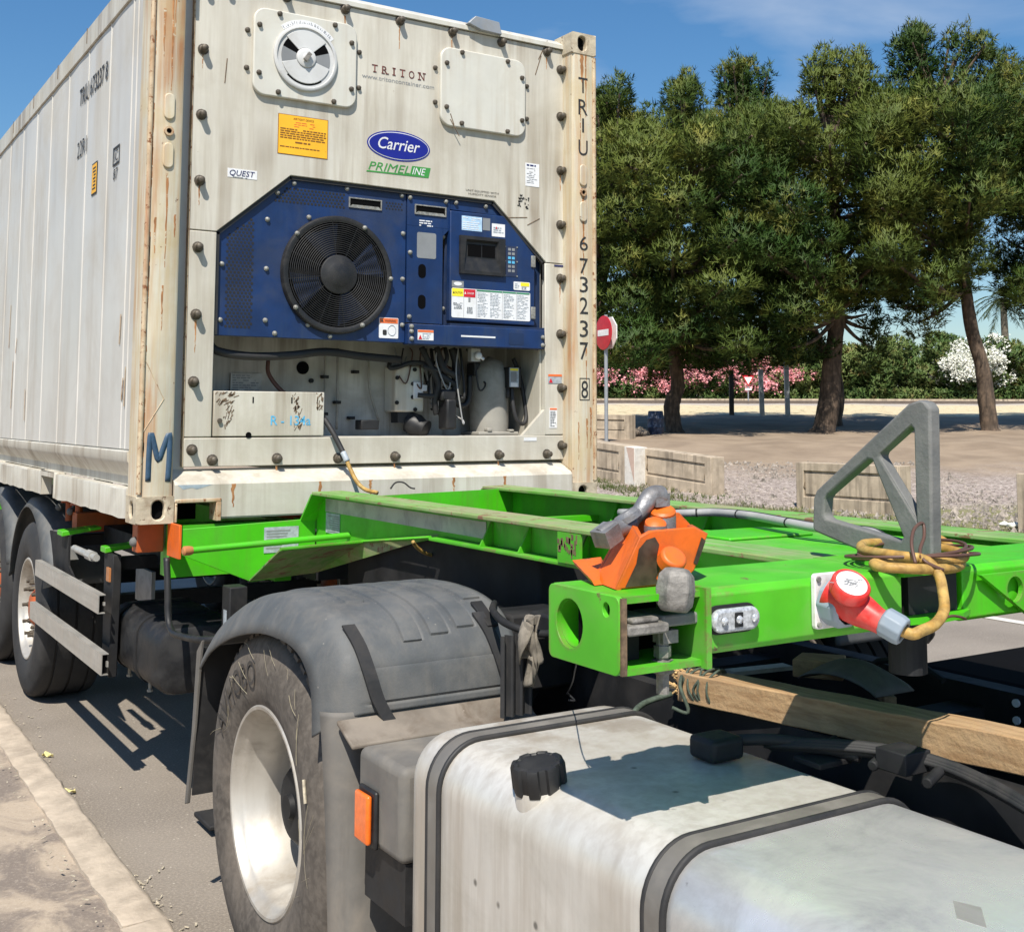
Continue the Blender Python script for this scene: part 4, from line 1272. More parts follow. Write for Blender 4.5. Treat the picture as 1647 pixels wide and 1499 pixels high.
for x, z in ((1.408, 1.93), (1.408, 1.80), (1.51, 1.975), (1.515, 1.765), (1.50, 1.90), (1.50, 1.83)):
    b = MB(); b.cyl((x, .36, z), (x, .352, z), .011, n=8); b.build('bolt', 'dark_steel', vbx)
b = MB(); b.lathe([(0, 0), (0, .055), (.05, .06), (.09, .045), (.11, .05), (.12, 0)], (1.50, .40, 1.70), (.45, -.6, -.3), 18); b.box(1.42, 1.50, .37, .45, 1.695, 1.753); b.build('plug_cap', 'black_plastic', reefer, smooth=40)
rr = random.Random(3)
for i, pts in enumerate([[(1.36, .34, 2.02), (1.345, .32, 1.98), (1.40, .33, 1.985), (1.48, .32, 2.01), (1.58, .30, 2.0)],
                         [(1.52, .30, 2.09), (1.56, .27, 1.99), (1.60, .26, 1.90), (1.585, .27, 1.81), (1.60, .28, 1.74)],
                         [(1.60, .28, 2.09), (1.62, .24, 1.98), (1.70, .24, 1.93), (1.68, .25, 1.85), (1.645, .26, 1.80)],
                         [(1.66, .30, 2.09), (1.65, .26, 2.03), (1.60, .25, 1.97), (1.52, .28, 1.99)],
                         [(1.55, .30, 2.0), (1.62, .26, 1.94), (1.69, .25, 1.90), (1.72, .27, 1.97), (1.69, .28, 2.09)],
                         [(1.50, .30, 1.84), (1.57, .27, 1.835), (1.63, .26, 1.85)]]):
    b = MB(); b.tube(smooth_path(pts, 6), (.012, .016, .017, .012, .02, .013)[i], 8); b.build('wire_loom', 'black_rubber', reefer, smooth=180)
pr_ = random.Random(12)
for k in range(14):
    x0 = pr_.uniform(1.42, 1.82); z0 = 2.09; x1 = x0 + pr_.uniform(-.16, .16); z1 = pr_.uniform(1.72, 1.98); yy = pr_.uniform(.22, .42)
    P = [(x0, yy + .03, z0), (x0 + pr_.uniform(-.03, .03), yy, (z0 + z1) / 2 + pr_.uniform(0, .07)), ((x0 + x1) / 2, yy - pr_.uniform(0, .05), z1 - .02), (x1, yy, z1 + pr_.uniform(-.02, .03)), (x1 + pr_.uniform(-.05, .05), .45, z1 + pr_.uniform(.02, .10))]
    b = MB(); b.tube(smooth_path(P, 6), pr_.choice((.004, .005, .007, .009)), 7); b.build('wiring', pr_.choice(('black_rubber', 'black_rubber', 'dark_steel', 'brown_wire', 'grey_conduit')), reefer, smooth=180)
for (xa, za, xb, zb) in ((1.05, 2.08, 1.05, 1.66), (1.12, 2.08, 1.12, 1.66), (1.30, 2.06, 1.36, 1.70)):
    b = MB(); b.tube(smooth_path([(xa, .47, za), (xa, .465, (za + zb) / 2), (xb, .47, zb)], 4), .007, 8); b.build('refrigerant_pipe', 'compressor_grey', reefer, smooth=180)
for (x, z) in ((1.05, 1.93), (1.12, 1.80), (1.05, 1.74), (1.22, 1.96), (1.20, 1.72)):
    b = MB(); b.box(x - .016, x + .016, .452, .492, z - .008, z + .008); b.build('pipe_clamp', 'dark_steel', reefer, bevel=.002)
for (x, z, w_, h_) in ((1.86, 1.95, .05, .07), (1.88, 1.80, .035, .05), (1.20, 1.66, .10, .05)):
    b = MB(); b.box(x, x + w_, .34, .42, z, z + h_); b.build('relay', 'black_plastic', reefer, bevel=.005)
b = MB(); b.tube(smooth_path([(1.72, .30, 2.09), (1.72, .30, 1.84), (1.735, .30, 1.80), (1.765, .30, 1.785), (1.795, .30, 1.80), (1.81, .30, 1.84), (1.81, .30, 1.95)], 4), .016, 10); b.build('bent_pipe', 'black_plastic', reefer, smooth=180)
b = MB(); b.box(1.62, 1.68, .20, .30, 1.66, 1.82); b.box(1.60, 1.69, .22, .32, 1.81, 1.87); b.build('connector', 'black_plastic', reefer, bevel=.012)
b = MB(); b.box(1.765, 1.82, .2, .24, 2.02, 2.088); sb_ = b.build('switch_bracket', 'grey_metal', reefer)
b = MB(); b.ball((1.80, .185, 2.05), .02, 7); b.cyl((1.80, .19, 2.05), (1.825, .17, 2.03), .008, n=8); b.build('valve_cap', 'sticker_white', sb_, smooth=60)
# compressor with its base
b = MB(); b.lathe([(1.648, .105), (1.70, .108), (1.92, .105), (1.98, .10), (2.03, .07), (2.06, .0)], (1.975, .37, 0), (0, 0, 1), 32)
cp = b.build('compressor', 'compressor_grey', reefer, smooth=50)
b = MB(); b.box(1.85, 2.10, .26, .46, 1.629, 1.648); b.box(1.90, 1.93, .255, .30, 1.648, 1.668); b.box(2.04, 2.07, .255, .30, 1.648, 1.66); b.build('compressor_foot', 'compressor_grey', cp, bevel=.006)
b = MB(); b.box(2.02, 2.105, .24, .30, 1.885, 1.998); gb = b.build('pressure_switch', 'black_plastic', reefer, bevel=.005)
b = MB(); b.box(2.026, 2.085, .2375, .2405, 1.89, 1.994); b.build('switch_label', 'sticker_grey', gb); b = MB(); b.box(2.03, 2.08, .236, .238, 1.978, 1.99); b.build('switch_label', 'sticker_lemon', gb); b = MB(); b.box(2.032, 2.078, .236, .238, 1.89, 1.912); b.build('switch_label', 'sticker_white', gb); b = MB(); b.box(2.034, 2.07, .236, .238, 1.918, 1.972); b.build('switch_label', 'print_grey', gb)
b = MB(); b.tube(smooth_path([(2.06, .27, 1.885), (2.055, .25, 1.80), (2.07, .24, 1.72), (2.11, .24, 1.69), (2.14, .25, 1.72), (2.145, .27, 1.80), (2.13, .3, 1.95), (2.10, .32, 2.05)], 6), .012, 8); b.build('hose', 'black_rubber', reefer, smooth=180)
b = MB(); b.tube(smooth_path([(2.035, .27, 1.885), (2.03, .26, 1.83)], 2), .010, 8); b.build('hose', 'black_rubber', reefer, smooth=180)
# cable coming out of the box down over the sill
lead = [(.895, .16, 1.73), (.905, .12, 1.715), (.93, .07, 1.65), (.955, .04, 1.585), (.972, .01, 1.53), (.985, -.015, 1.48), (1.005, -.05, 1.42), (1.03, -.09, 1.385), (1.06, -.16, 1.372)]
sp = smooth_path(lead, 6)
b = MB(); b.tube(sp[:27], .013, 8); b.build('power_lead', 'black_rubber', reefer, smooth=180)
b = MB(); b.tube(sp[26:], .010, 8); b.build('power_lead', 'yellow_cable', reefer, smooth=180)
b = MB(); b.tube(sp[21:27], .0142, 8); b.build('lead_tape', 'sticker_grey', reefer, smooth=180)
b = MB(); b.tube(smooth_path([(1.06, -.30, 1.398), (1.085, -.30, 1.425), (1.12, -.31, 1.425), (1.15, -.32, 1.402), (1.17, -.33, 1.397)], 5), .004, 6); b.build('loose_wire', 'black_rubber', reefer, smooth=180)

# ------------------------------------------------------------------ trailer chassis
from mathutils.geometry import tessellate_polygon
trailer = thing('container_trailer', (1.219, 2.5, 0), 'bright green container chassis trailer with orange twistlocks carrying the reefer', 'trailer')


def plate_holes(mb, outer, holes_, fn, ext):
    """extruded plate with holes. 2D loops -> fn(u,v) gives a 3D point"""
    loops = [outer] + holes_
    flat = [p for l in loops for p in l]
    tris = tessellate_polygon([[Vector((p[0], p[1], 0)) for p in l] for l in loops])
    n = len(flat); e = Vector(ext)
    V = [fn(*p) for p in flat]
    fs = [tuple(t) for t in tris] + [tuple(i + n for i in reversed(t)) for t in tris]
    k = 0
    for l in loops:
        for i in range(len(l)):
            a, b_ = k + i, k + (i + 1) % len(l)
            fs.append((a, b_, b_ + n, a + n))
        k += len(l)
    mb.add(list(V) + [Vector(p) + e for p in V], fs)


def circ(cx, cy, rx, ry=None, n=28):
    ry = ry or rx
    return [(cx + rx * math.cos(2 * math.pi * i / n), cy + ry * math.sin(2 * math.pi * i / n)) for i in range(n)]


# gooseneck beams
for side in (0, 1):
    mx_ = (lambda x: x) if side == 0 else (lambda x: 2.438 - x)
    xa, xb = sorted((mx_(.700), mx_(.862)))
    b = MB(); b.prism([(xa, -.245, 1.378), (xb, -.20, 1.378), (xb, -3.32, 1.378), (xa, -3.32, 1.378)], (0, 0, .014))
    b.build('top_flange', 'green_worn', trailer, bevel=.003)
    xa, xb = sorted((mx_(.774), mx_(.786)))
    b = MB(); b.pyz([(-.13, 1.262), (-.205, 1.3775), (-3.30, 1.3775), (-3.30, 1.2855), (-1.36, 1.2865), (-.95, 1.215), (-.50, 1.118), (-.13, 1.035)], xa, xb)
    b.build('beam_web', 'green_paint', trailer)
    xa, xb = sorted((mx_(.712), mx_(.848)))
    b = MB(); b.box(xa, xb, -3.30, -1.34, 1.273, 1.285)
    b.build('bottom_flange', 'green_scuffed', trailer, bevel=.003)
    for yy in (-1.70, -1.945, -2.27, -2.75):
        b = MB()
        xo = mx_(.722); xi = mx_(.7735)
        b.prism([(xo, yy, 1.2855), (xi, yy, 1.2855), (xi, yy, 1.377)], (0, .008, 0)); b.build('stiffener', 'green_paint', trailer)
        xo = mx_(.838); xi = mx_(.7865)
        b = MB(); b.prism([(xo, yy + .45, 1.2855), (xi, yy + .45, 1.2855), (xi, yy + .45, 1.377)], (0, .008, 0)); b.build('stiffener', 'green_paint', trailer)
    # raked end plate closing the beam against the container
    xa, xb = sorted((mx_(.70), mx_(.86)))
    b = MB(); b.prism([(xa, -.12, 1.255), (xb, -.12, 1.255), (xb, -.215, 1.3775), (xa, -.245, 1.3775)], (0, .01, .004)); b.build('end_plate', 'green_paint', trailer)
b = MB(); b.box(.7715, .7737, -1.655, -.235, 1.303, 1.361); b.build('reflective_strip', 'grey_metal', trailer)
b = MB(); b.box(.700, .708, -2.325, -2.205, 1.2865, 1.3775); b.build('lashing_plate', 'green_scuffed', trailer)
b = MB()
for i in range(22):
    yy = -2.315 + rnd.random() * .10; zz_ = 1.325 + rnd.random() * .05
    b.box(.6988, .7002, yy, yy + rnd.uniform(.004, .014), zz_ - rnd.uniform(.008, .03), zz_)
b.build('rubbed_paint', 'scrape_brown', trailer)
pl = MB(); pl.box(.7700, .7737, -.395, -.245, 1.212, 1.300); lb = pl.build('data_label', 'sticker_grey', trailer)
b = MB()
for i in range(8):
    b.box(.7690, .7700, -.39, -.39 + rnd.uniform(.06, .13), 1.218 + i * .0095, 1.222 + i * .0095)
b.build('fine_print', 'print_grey', lb)
# cross plate between the beams, centre deck
b = MB(); b.prism([(.787, -.40, 1.372), (1.651, -.40, 1.388), (1.651, -.40, 1.20), (.787, -.40, 1.20)], (0, .01, 0)); b.build('cross_plate', 'green_paint', trailer)
b = MB(); b.pxy([(.864, -3.28), (1.574, -3.28), (1.574, -2.55), (1.45, -2.35), (1.05, -2.45), (.864, -2.75)], 1.345, 1.366); b.build('deck_plate', 'green_scuffed', trailer, bevel=.004)
b = MB(); b.box(1.02, 1.36, -2.62, -2.40, 1.3662, 1.376); b.build('deck_box', 'green_paint', trailer, bevel=.012)
b = MB(); b.box(.80, 1.64, -1.95, -.42, .99, 1.272); b.build('coupler_box', 'dark_steel', trailer, bevel=.01)
for yy in (-1.1, -1.9):
    b = MB(); b.box(.787, 1.651, yy, yy + .05, 1.287, 1.31); b.build('cross_member', 'green_paint', trailer)
# front bolster
b = MB()
b.pyz([(-3.532, 1.300), (-3.532, 1.396), (-3.520, 1.408), (-3.288, 1.408), (-3.284, 1.404), (-3.284, 1.288), (-3.52, 1.288)], .140, .668)
b.build('bolster_beam', 'green_scuffed', trailer, bevel=.003)
b = MB(); b.pyz([(-3.40, 1.300), (-3.40, 1.408), (-3.284, 1.408), (-3.284, 1.288)], .6685, .862); b.build('bolster_beam', 'green_scuffed', trailer)
b = MB(); b.pyz([(-3.532, 1.292), (-3.532, 1.392), (-3.520, 1.402), (-3.30, 1.402), (-3.284, 1.39), (-3.284, 1.288), (-3.52, 1.284)], .8625, 2.30)
b.build('bolster_beam', 'green_paint', trailer, bevel=.003)
b = MB(); b.pxy([(.660, -3.545), (.875, -3.545), (.875, -3.40), (.660, -3.40)], 1.394, 1.404); b.build('pocket_flange', 'green_paint', trailer)
b = MB(); b.pxy([(.660, -3.56), (.74, -3.575), (.82, -3.565), (.875, -3.54), (.875, -3.40), (.660, -3.40)], 1.300, 1.312); b.build('pocket_flange', 'green_paint', trailer)
b = MB(); b.box(.69, .845, -3.53, -3.41, 1.3125, 1.3935); b.build('pocket_sleeve', 'black_plastic', trailer)
b = MB(); b.cyl((.755, -3.47, 1.18), (.755, -3.47, 1.2995), .04); b.build('pocket_sleeve', 'dark_steel', trailer)
# bracket with a round hole, right of the pocket
b = MB(); plate_holes(b, [(.90, 1.383), (1.35, 1.383), (1.35, 1.25), (1.10, 1.262)], [circ(1.016, 1.345, .028)], lambda u, v: Vector((u, -3.552, v)), (0, .012, 0)); b.build('bolster_gusset', 'green_paint', trailer)
b = MB(); b.box(1.14, 1.40, -3.60, -3.553, 1.27, 1.385); b.build('cable_box', 'black_plastic', trailer, bevel=.01)
# end box with the big round hole
b = MB(); plate_holes(b, rrect(-3.530, -3.308, 1.272, 1.408, .014, 4), [circ(-3.377, 1.342, .043, .045), circ(-3.492, 1.382, .011, .013, 14)], lambda u, v: Vector((-.060, u, v)), (.012, 0, 0))
b.build('end_plate', 'green_scuffed', trailer, bevel=.002)
b = MB(); b.lathe([(0, .0445), (.075, .0445), (.075, .0425), (0, .0425)], (-.05, -3.377, 1.342), (1, 0, 0), 28, closed_prof=True); b.build('hole_sleeve', 'green_paint', trailer, smooth=40)
b = MB(); b.box(-.047, .139, -3.40, -3.388, 1.284, 1.394); b.build('end_box_back', 'black_void', trailer)
b = MB(); b.box(-.048, .139, -3.53, -3.308, 1.272, 1.283); b.build('end_box_floor', 'green_scuffed', trailer)
b = MB(); b.box(-.048, .139, -3.528, -3.308, 1.395, 1.407); b.build('end_box_top', 'green_paint', trailer)
b = MB(); b.box(.126, .1385, -3.545, -3.308, 1.268, 1.412); b.build('end_box_side', 'green_scuffed', trailer)
b = MB(); b.box(-.058, -.047, -3.536, -3.53, 1.274, 1.406); b.build('plate_edge', 'scrape_brown', trailer)
b = MB(); b.box(-.046, .045, -3.54, -3.43, 1.340, 1.358); b.box(-.03, .03, -3.53, -3.44, 1.358, 1.368); b.each('lock_handle', 'greasy_steel', trailer, bevel=.004)
b = MB(); b.box(.045, .136, -3.52, -3.43, 1.345, 1.366); b.build('lock_handle', 'frame_grey', trailer, bevel=.004)
b = MB(); b.cyl((.06, -3.50, 1.225), (.06, -3.50, 1.335), .012, n=10); b.box(.05, .085, -3.515, -3.485, 1.315, 1.338); b.cyl((.06, -3.5, 1.262), (.06, -3.5, 1.285), .02, n=6); b.cyl((.06, -3.5, 1.29), (.06, -3.5, 1.31), .016, n=6)
b.build('locking_bolt', 'greasy_steel', trailer, smooth=30)
b = MB(); b.box(-.035, .03, -3.47, -3.42, 1.284, 1.338); b.build('lock_block', 'dark_steel', trailer)
# folded orange twistlock carrier
yf, yr = -3.452, -3.345
b = MB(); b.pxz([(-.008, 1.408), (.047, 1.500), (.074, 1.510), (.180, 1.512), (.214, 1.497), (.178, 1.430), (.150, 1.409)], yf, yf + .010); tw = b.build('twistlock_carrier', 'orange_paint', trailer, bevel=.0025)
tw['label'] = 'orange folded twistlock carrier on the bolster end'
b = MB(); b.prism([(-.010, yf + .0005, 1.409), (.045, yf + .0005, 1.5005), (.104, yr, 1.524), (.020, yr, 1.409)], (.012, .0, -.004)); b.build('carrier_side', 'orange_paint', tw)
b = MB(); b.pxz([(.020, 1.409), (.106, 1.525), (.125, 1.532), (.232, 1.530), (.262, 1.504), (.205, 1.409)], yr, yr + .01); b.build('carrier_plate', 'orange_paint', tw, bevel=.002)
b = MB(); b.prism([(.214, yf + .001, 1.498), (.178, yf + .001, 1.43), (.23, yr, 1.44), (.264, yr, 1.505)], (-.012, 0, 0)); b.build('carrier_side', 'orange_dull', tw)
b = MB(); b.prism([(-.012, -3.39, 1.409), (.006, -3.39, 1.409), (.085, -3.285, 1.436), (.016, -3.285, 1.434)], (0, .008, .008)); b.build('carrier_foot', 'orange_paint', tw)
b = MB(); b.prism([(.012, yf - .001, 1.411), (.038, yf - .001, 1.452), (.044, yf - .001, 1.478), (.062, yf - .001, 1.494), (.082, yf - .001, 1.498), (.092, yf - .001, 1.484), (.086, yf - .001, 1.462), (.094, yf - .001, 1.440), (.084, yf - .001, 1.424), (.090, yf - .001, 1.411)], (0, -.0006, 0)); b.prism([(.175, yf - .001, 1.445), (.196, yf - .001, 1.492), (.206, yf - .001, 1.485), (.184, yf - .001, 1.44)], (0, -.0006, 0)); b.each('grease_smear', 'grease', tw)
# cast twistlock head
hp = smooth_path([(.020, -3.37, 1.492), (.045, -3.37, 1.505), (.085, -3.37, 1.513), (.108, -3.37, 1.535), (.140, -3.37, 1.566), (.165, -3.37, 1.566)], 6)
n_ = len(hp)
b = MB(); b.tube(hp, .02, 12, rs=[.012 + .009 * abs(math.cos(math.pi * (i / (n_ - 1)))) ** .8 for i in range(n_)])
b.bar((.012, -3.375, 1.489), (.048, -3.37, 1.506), .042, .034); b.bar((.138, -3.37, 1.560), (.172, -3.37, 1.560), .038, .026); b.build('twistlock_head', 'cast_steel', tw, bevel=.009, seg=3, smooth=40)
b = MB(); b.lathe([(0, .030), (.012, .030), (.02, .022), (.02, 0)], (.09, -3.365, 1.52), (-.4, .3, .8), 24); b.build('twistlock_collar', 'cast_steel', tw, smooth=40)
b = MB(); b.cyl((.156, -3.385, 1.505), (.156, -3.385, 1.530), .026); b.cyl((.106, -3.425, 1.495), (.106, -3.425, 1.516), .022); b.each('lock_nut', 'cast_steel', tw, smooth=40)
b = MB(); b.lathe([(0, .0255), (.010, .0255), (.014, .021), (.014, 0)], (.156, -3.385, 1.5305), (-.25, -.35, 1), 20); b.lathe([(0, .021), (.006, .0205), (.012, .012), (.013, 0)], (.106, -3.425, 1.5165), (-.2, -.45, 1), 18); b.each('knob_cap', 'orange_paint', tw, smooth=40)
b = MB(); b.lathe([(0, .026), (.020, .026), (.025, .022), (.025, 0)], (.103, -3.470, 1.449), (-.05, -.55, .55), 20); b.build('lower_nut', 'orange_paint', tw, bevel=.002, smooth=40)
b = MB(); b.lathe([(-.050, 0), (-.050, .024), (-.038, .034), (-.01, .037), (.014, .033), (.026, .022), (.028, 0)], (.066, -3.533, 1.424), (.16, .08, .8), 6); b.build('lower_lock', 'greasy_steel', tw, bevel=.003, smooth=15)
# oval marker lamp on the bolster
b = MB(); b.pxz(rrect(.134, .259, 1.324, 1.377, .0262, 8), -3.536, -3.5315); lamp = b.build('marker_lamp', 'black_plastic', trailer)
b = MB(); b.pxz(rrect(.139, .254, 1.329, 1.372, .0212, 8), -3.552, -3.5362); b.build('lamp_lens', 'lens_clear', lamp, bevel=.006, seg=3)
b = MB(); b.box(.188, .207, -3.5545, -3.5525, 1.338, 1.364); b.build('lamp_mount', 'black_plastic', lamp)
for x in (.198, .162, .236):
    b = MB(); b.lathe([(0, .008), (.004, .006), (.005, 0)], (x, -3.5545, 1.351), (0, -1, 0), 10); b.build('lamp_bulb', 'lens_clear', lamp, smooth=60)
# socket the plug is pushed into
b = MB(); b.pxz(rrect(.404, .490, 1.312, 1.418, .008, 3), -3.5445, -3.5325); so = b.build('power_socket', 'plug_white', trailer, bevel=.002)
for x, z in ((.412, 1.408), (.412, 1.321), (.482, 1.408)):
    b = MB(); b.cyl((x, -3.545, z), (x, -3.549, z), .0055, n=8); b.build('screw', 'zinc_bolt', so)
b = MB(); b.lathe([(0, .046), (.03, .046), (.04, .042), (.045, .035)], (.45, -3.545, 1.362), (0, -1, -.1), 10); b.build('socket_collar', 'plug_grey', so, bevel=.002)

# grey stop frame standing in the pocket
b = MB()
plate_holes(b, [(-3.506, 1.318), (-3.520, 1.40), (-3.526, 1.742), (-3.515, 1.755), (-3.495, 1.760), (-3.467, 1.752), (-3.190, 1.549), (-3.180, 1.53), (-3.176, 1.462), (-3.182, 1.452), (-3.40, 1.400), (-3.44, 1.40), (-3.445, 1.318)],
            [[(-3.480, 1.505), (-3.480, 1.697), (-3.472, 1.705), (-3.388, 1.645), (-3.384, 1.634)],
             [(-3.222, 1.484), (-3.212, 1.494), (-3.216, 1.532), (-3.224, 1.541), (-3.350, 1.628), (-3.362, 1.626), (-3.444, 1.462), (-3.436, 1.452)]],
            lambda u, v: Vector((.780, u, v)), (.034, 0, 0))
sf = b.build('stop_frame', 'frame_grey', trailer, bevel=.006, seg=3); sf['label'] = 'grey cast triangular stop frame'
b = MB(); b.box(.777, .817, -3.428, -3.416, 1.392, 1.414); b.build('frame_band', 'zinc_bolt', sf)
# grey conduit along the gooseneck with ties
cpath = smooth_path([(1.20, -1.85, 1.39), (1.26, -2.02, 1.395), (1.291, -2.11, 1.402), (1.338, -2.20, 1.408), (1.31, -2.396, 1.412), (1.25, -2.62, 1.410), (1.235, -2.749, 1.406), (1.226, -2.893, 1.41), (1.126, -3.058, 1.42), (.97, -3.25, 1.415), (.91, -3.36, 1.41)], 6)
b = MB(); b.tube(cpath, .013, 10); cd = b.build('conduit', 'grey_conduit', trailer, smooth=180)
for i in (14, 22, 30, 38):
    b = MB(); b.tube([cpath[i], cpath[i] + (cpath[i + 1] - cpath[i]).normalized() * .006], .0145, 10); b.build('cable_tie', 'black_plastic', cd)
b = MB(); b.tube([p + Vector((.03, .02, .004)) for p in cpath], .008, 8); b.build('cable', 'black_rubber', trailer, smooth=180)
b = MB(); b.tube(smooth_path([(.70, -1.24, 1.262), (.73, -1.22, 1.235), (.79, -1.2, 1.205), (.869, -1.2, 1.198), (.937, -1.2, 1.215), (.96, -1.2, 1.26)], 5), .007, 8); b.build('cable', 'yellow_cable', trailer, smooth=180)
# front saddle under the container nose: raked green plates
b = MB(); b.prism([(.152, -.12, 1.243), (.705, -.12, 1.262), (.772, -.12, 1.262), (.772, -.12, 1.02), (.475, -.12, 1.000), (.160, -.12, 1.137)], (0, .012, 0)); b.build('saddle_plate', 'green_paint', trailer, bevel=.002)
b = MB(); b.prism([(.465, -.125, 1.004), (.379, -.727, 1.200), (.764, -.664, 1.204), (.773, -1.30, 1.284), (.773, -.125, 1.02)], (0, 0, .008)); b.build('saddle_underplate', 'green_worn', trailer)
b = MB(); b.tube([(.379, -.727, 1.204), (.764, -.664, 1.208)], .008, 6); b.tube([(.764, -.664, 1.208), (.735, -1.31, 1.281)], .008, 6); b.build('underplate_edge', 'green_scuffed', trailer, smooth=60)
b = MB(); b.tube([(.098, -.46, 1.190), (.84, -.50, 1.222)], .0135, 12); tb = b.build('marker_arm', 'green_paint', trailer, smooth=50)
b = MB(); b.lathe([(-.012, .016), (.0, .019), (.022, .019), (.028, .012), (.028, 0)], (.098, -.46, 1.190), (-1, -.1, 0), 14); b.build('marker_lamp', 'amber_old', tb, smooth=40)
b = MB(); b.box(.530, .690, -.1235, -.1205, 1.122, 1.234); lb = b.build('weight_plate', 'sticker_grey', trailer)
b = MB()
for i in range(7):
    b.box(.54, .54 + rnd.uniform(.06, .13), -.1246, -.1235, 1.14 + i * .0125, 1.146 + i * .0125)
b.build('fine_print', 'print_grey', lb)
b = MB(); b.box(.035, .150, .10, .19, 1.13, 1.2585); b.build('bolster_end', 'orange_dull', trailer, bevel=.004)
b = MB(); b.box(.1505, .162, -.13, .05, 1.118, 1.262); b.build('bolster_lip', 'orange_paint', trailer, bevel=.002)
b = MB(); b.box(.162, .75, .05, .19, 1.02, 1.245); b.box(.786, 1.652, .05, .19, 1.02, 1.245); b.box(1.69, 2.44, .05, .19, 1.02, 1.245); b.each('bolster_rear', 'green_paint', trailer)
for x, y, z in ((.03, .132, 1.175), (.15, 2.42, 1.175), (.15, 2.09, 1.172)):
    b = MB(); b.ball((x, y, z), .022, 8); b.cyl((x, y, z), (x + .04, y + .04, z + .05), .008, n=8); b.build('lock_lever', 'frame_grey', trailer, smooth=60)
for y in (2.32, 2.05):
    b = MB(); b.cyl((.19, y, 1.10), (.19, y, 1.21), .022); b.cyl((.19, y, 1.21), (.19, y, 1.235), .05, .045, 16); b.build('twistlock', 'orange_dull', trailer, smooth=40)
# main chassis rails and outriggers
for x in (.70, 1.66):
    b = MB(); b.box(x, x + .08, .19, 6.4, .95, 1.235); b.build('chassis_rail', 'green_paint', trailer)
b = MB(); b.box(.16, 2.28, 1.95, 2.08, 1.06, 1.17); b.build('outrigger', 'orange_dull', trailer)
b = MB(); b.box(.06, 2.38, 4.05, 4.2, 1.06, 1.2); b.build('outrigger', 'green_paint', trailer)
b = MB(); b.box(.30, .70, .19, 1.9, 1.0, 1.1); b.build('side_shelf', 'dark_steel', trailer)
for (y0, y1, x) in ((1.76, 2.36, .055), (.80, 1.37, .07)):
    b = MB(); b.pxz([(x - .01, 1.06), (x - .01, 1.088), (x + .20, 1.105), (x + .20, 1.09)], y0, y0 + .14 if y0 > 1.5 else y0 + .10); b.build('green_bracket', 'green_paint', trailer, bevel=.003)
b = MB(); b.pyz([(1.38, .78), (1.74, .90), (1.76, 1.06), (2.30, 1.05), (2.24, .74)], .08, .09); br = b.build('guard_bracket', 'dark_steel', trailer)
b = MB(); b.pyz([(.72, .48), (.86, .50), (.88, 1.06), (.70, 1.06), (.69, .95)], .075, .115); b.build('guard_bracket', 'dark_steel', trailer, bevel=.004)
b = MB(); b.box(.1155, .45, .76, .83, .98, 1.04); b.box(.0905, .45, 2.0, 2.08, .98, 1.04); b.each('guard_arm', 'dark_steel', trailer)
b = MB(); b.box(.066, .075, .73, .79, .93, .995); b.build('side_reflector', 'amber_old', trailer)
b = MB(); b.cyl((.06, .98, 1.02), (.06, 1.5, 1.02), .018, n=10); b.cyl((.06, 1.05, 1.02), (.06, 1.16, 1.02), .026, n=8); b.build('guard_pivot', 'grey_metal', trailer, smooth=40)
# two aluminium side guard rails
for (y0, y1, z0, z1) in ((.62, 2.24, .80, .888), (.52, 2.36, .535, .632)):
    b = MB(); b.pxz([(-.005, z0), (-.005, z1), (.028, z1), (.028, z1 - .004), (.0, z1 - .004), (.0, z0 + .004), (.028, z0 + .004), (.028, z0)], y0, y1)
    b.pxz([(.028, z0 + .036), (.028, z1 - .036), (.020, z1 - .036), (.020, z0 + .036)], y0, y1)
    g = b.build('side_guard_rail', 'aluminium', trailer)
    b = MB(); b.box(.001, .026, y0 + .02, y0 + .03, z0 + .006, z1 - .006); b.build('rail_end', 'black_void', g)
# air / tool tank
b = MB()
sec = rrect(.13, .56, .50, .80, .09, 6)
ysec = [(-.0, .03), (.012, .008), (.04, 0), (.86, 0), (.89, .008), (.90, .03)]
ysec = [(.08 + a, ins) for a, ins in ysec]
vs_ = []
for yy, ins in ysec:
    for (x, z) in sec:
        cx, cz = .345, .65
        k = 1 - ins / .15
        vs_.append((cx + (x - cx) * k, yy, cz + (z - cz) * k))
m_ = len(sec)
fs = [(i * m_ + j, (i + 1) * m_ + j, (i + 1) * m_ + (j + 1) % m_, i * m_ + (j + 1) % m_) for i in range(len(ysec) - 1) for j in range(m_)] + [tuple(range(m_)), tuple((len(ysec) - 1) * m_ + m_ - 1 - j for j in range(m_))]
b.add(vs_, fs); at_ = b.build('storage_tank', 'black_plastic', trailer, smooth=35)
for yy in (.42, .80):
    b = MB(); s2 = rrect(.124, .566, .494, .806, .094, 6)
    b.prism([(x, yy, z) for x, z in s2], (0, .045, 0)); b.build('tank_strap', 'dark_steel', at_, smooth=40)
    b = MB(); b.cyl((.2, yy + .02, .46), (.2, yy + .02, .5), .008, n=8); b.cyl((.2, yy + .02, .455), (.2, yy + .02, .465), .014, n=6); b.build('strap_bolt', 'zinc_bolt', at_)
b = MB(); b.tube(smooth_path([(.12, -.06, 1.12), (.12, -.09, 1.0), (.12, -.11, .88), (.12, -.15, .835), (.12, -.25, .825), (.14, -.55, .85), (.25, -.66, .87)], 5), .014, 10); b.build('bent_tube', 'black_plastic', trailer, smooth=180)
b = MB(); b.box(.40, .42, 1.22, 1.55, .72, .90); b.build('valve_panel', 'grey_metal', trailer)
b = MB(); b.box(.34, .42, -.24, -.14, .05, 1.0); b.box(2.02, 2.1, -.24, -.14, .05, 1.0); b.box(.26, .50, -.30, -.08, .03, .05); b.each('landing_leg', 'dark_steel', trailer, bevel=.006)
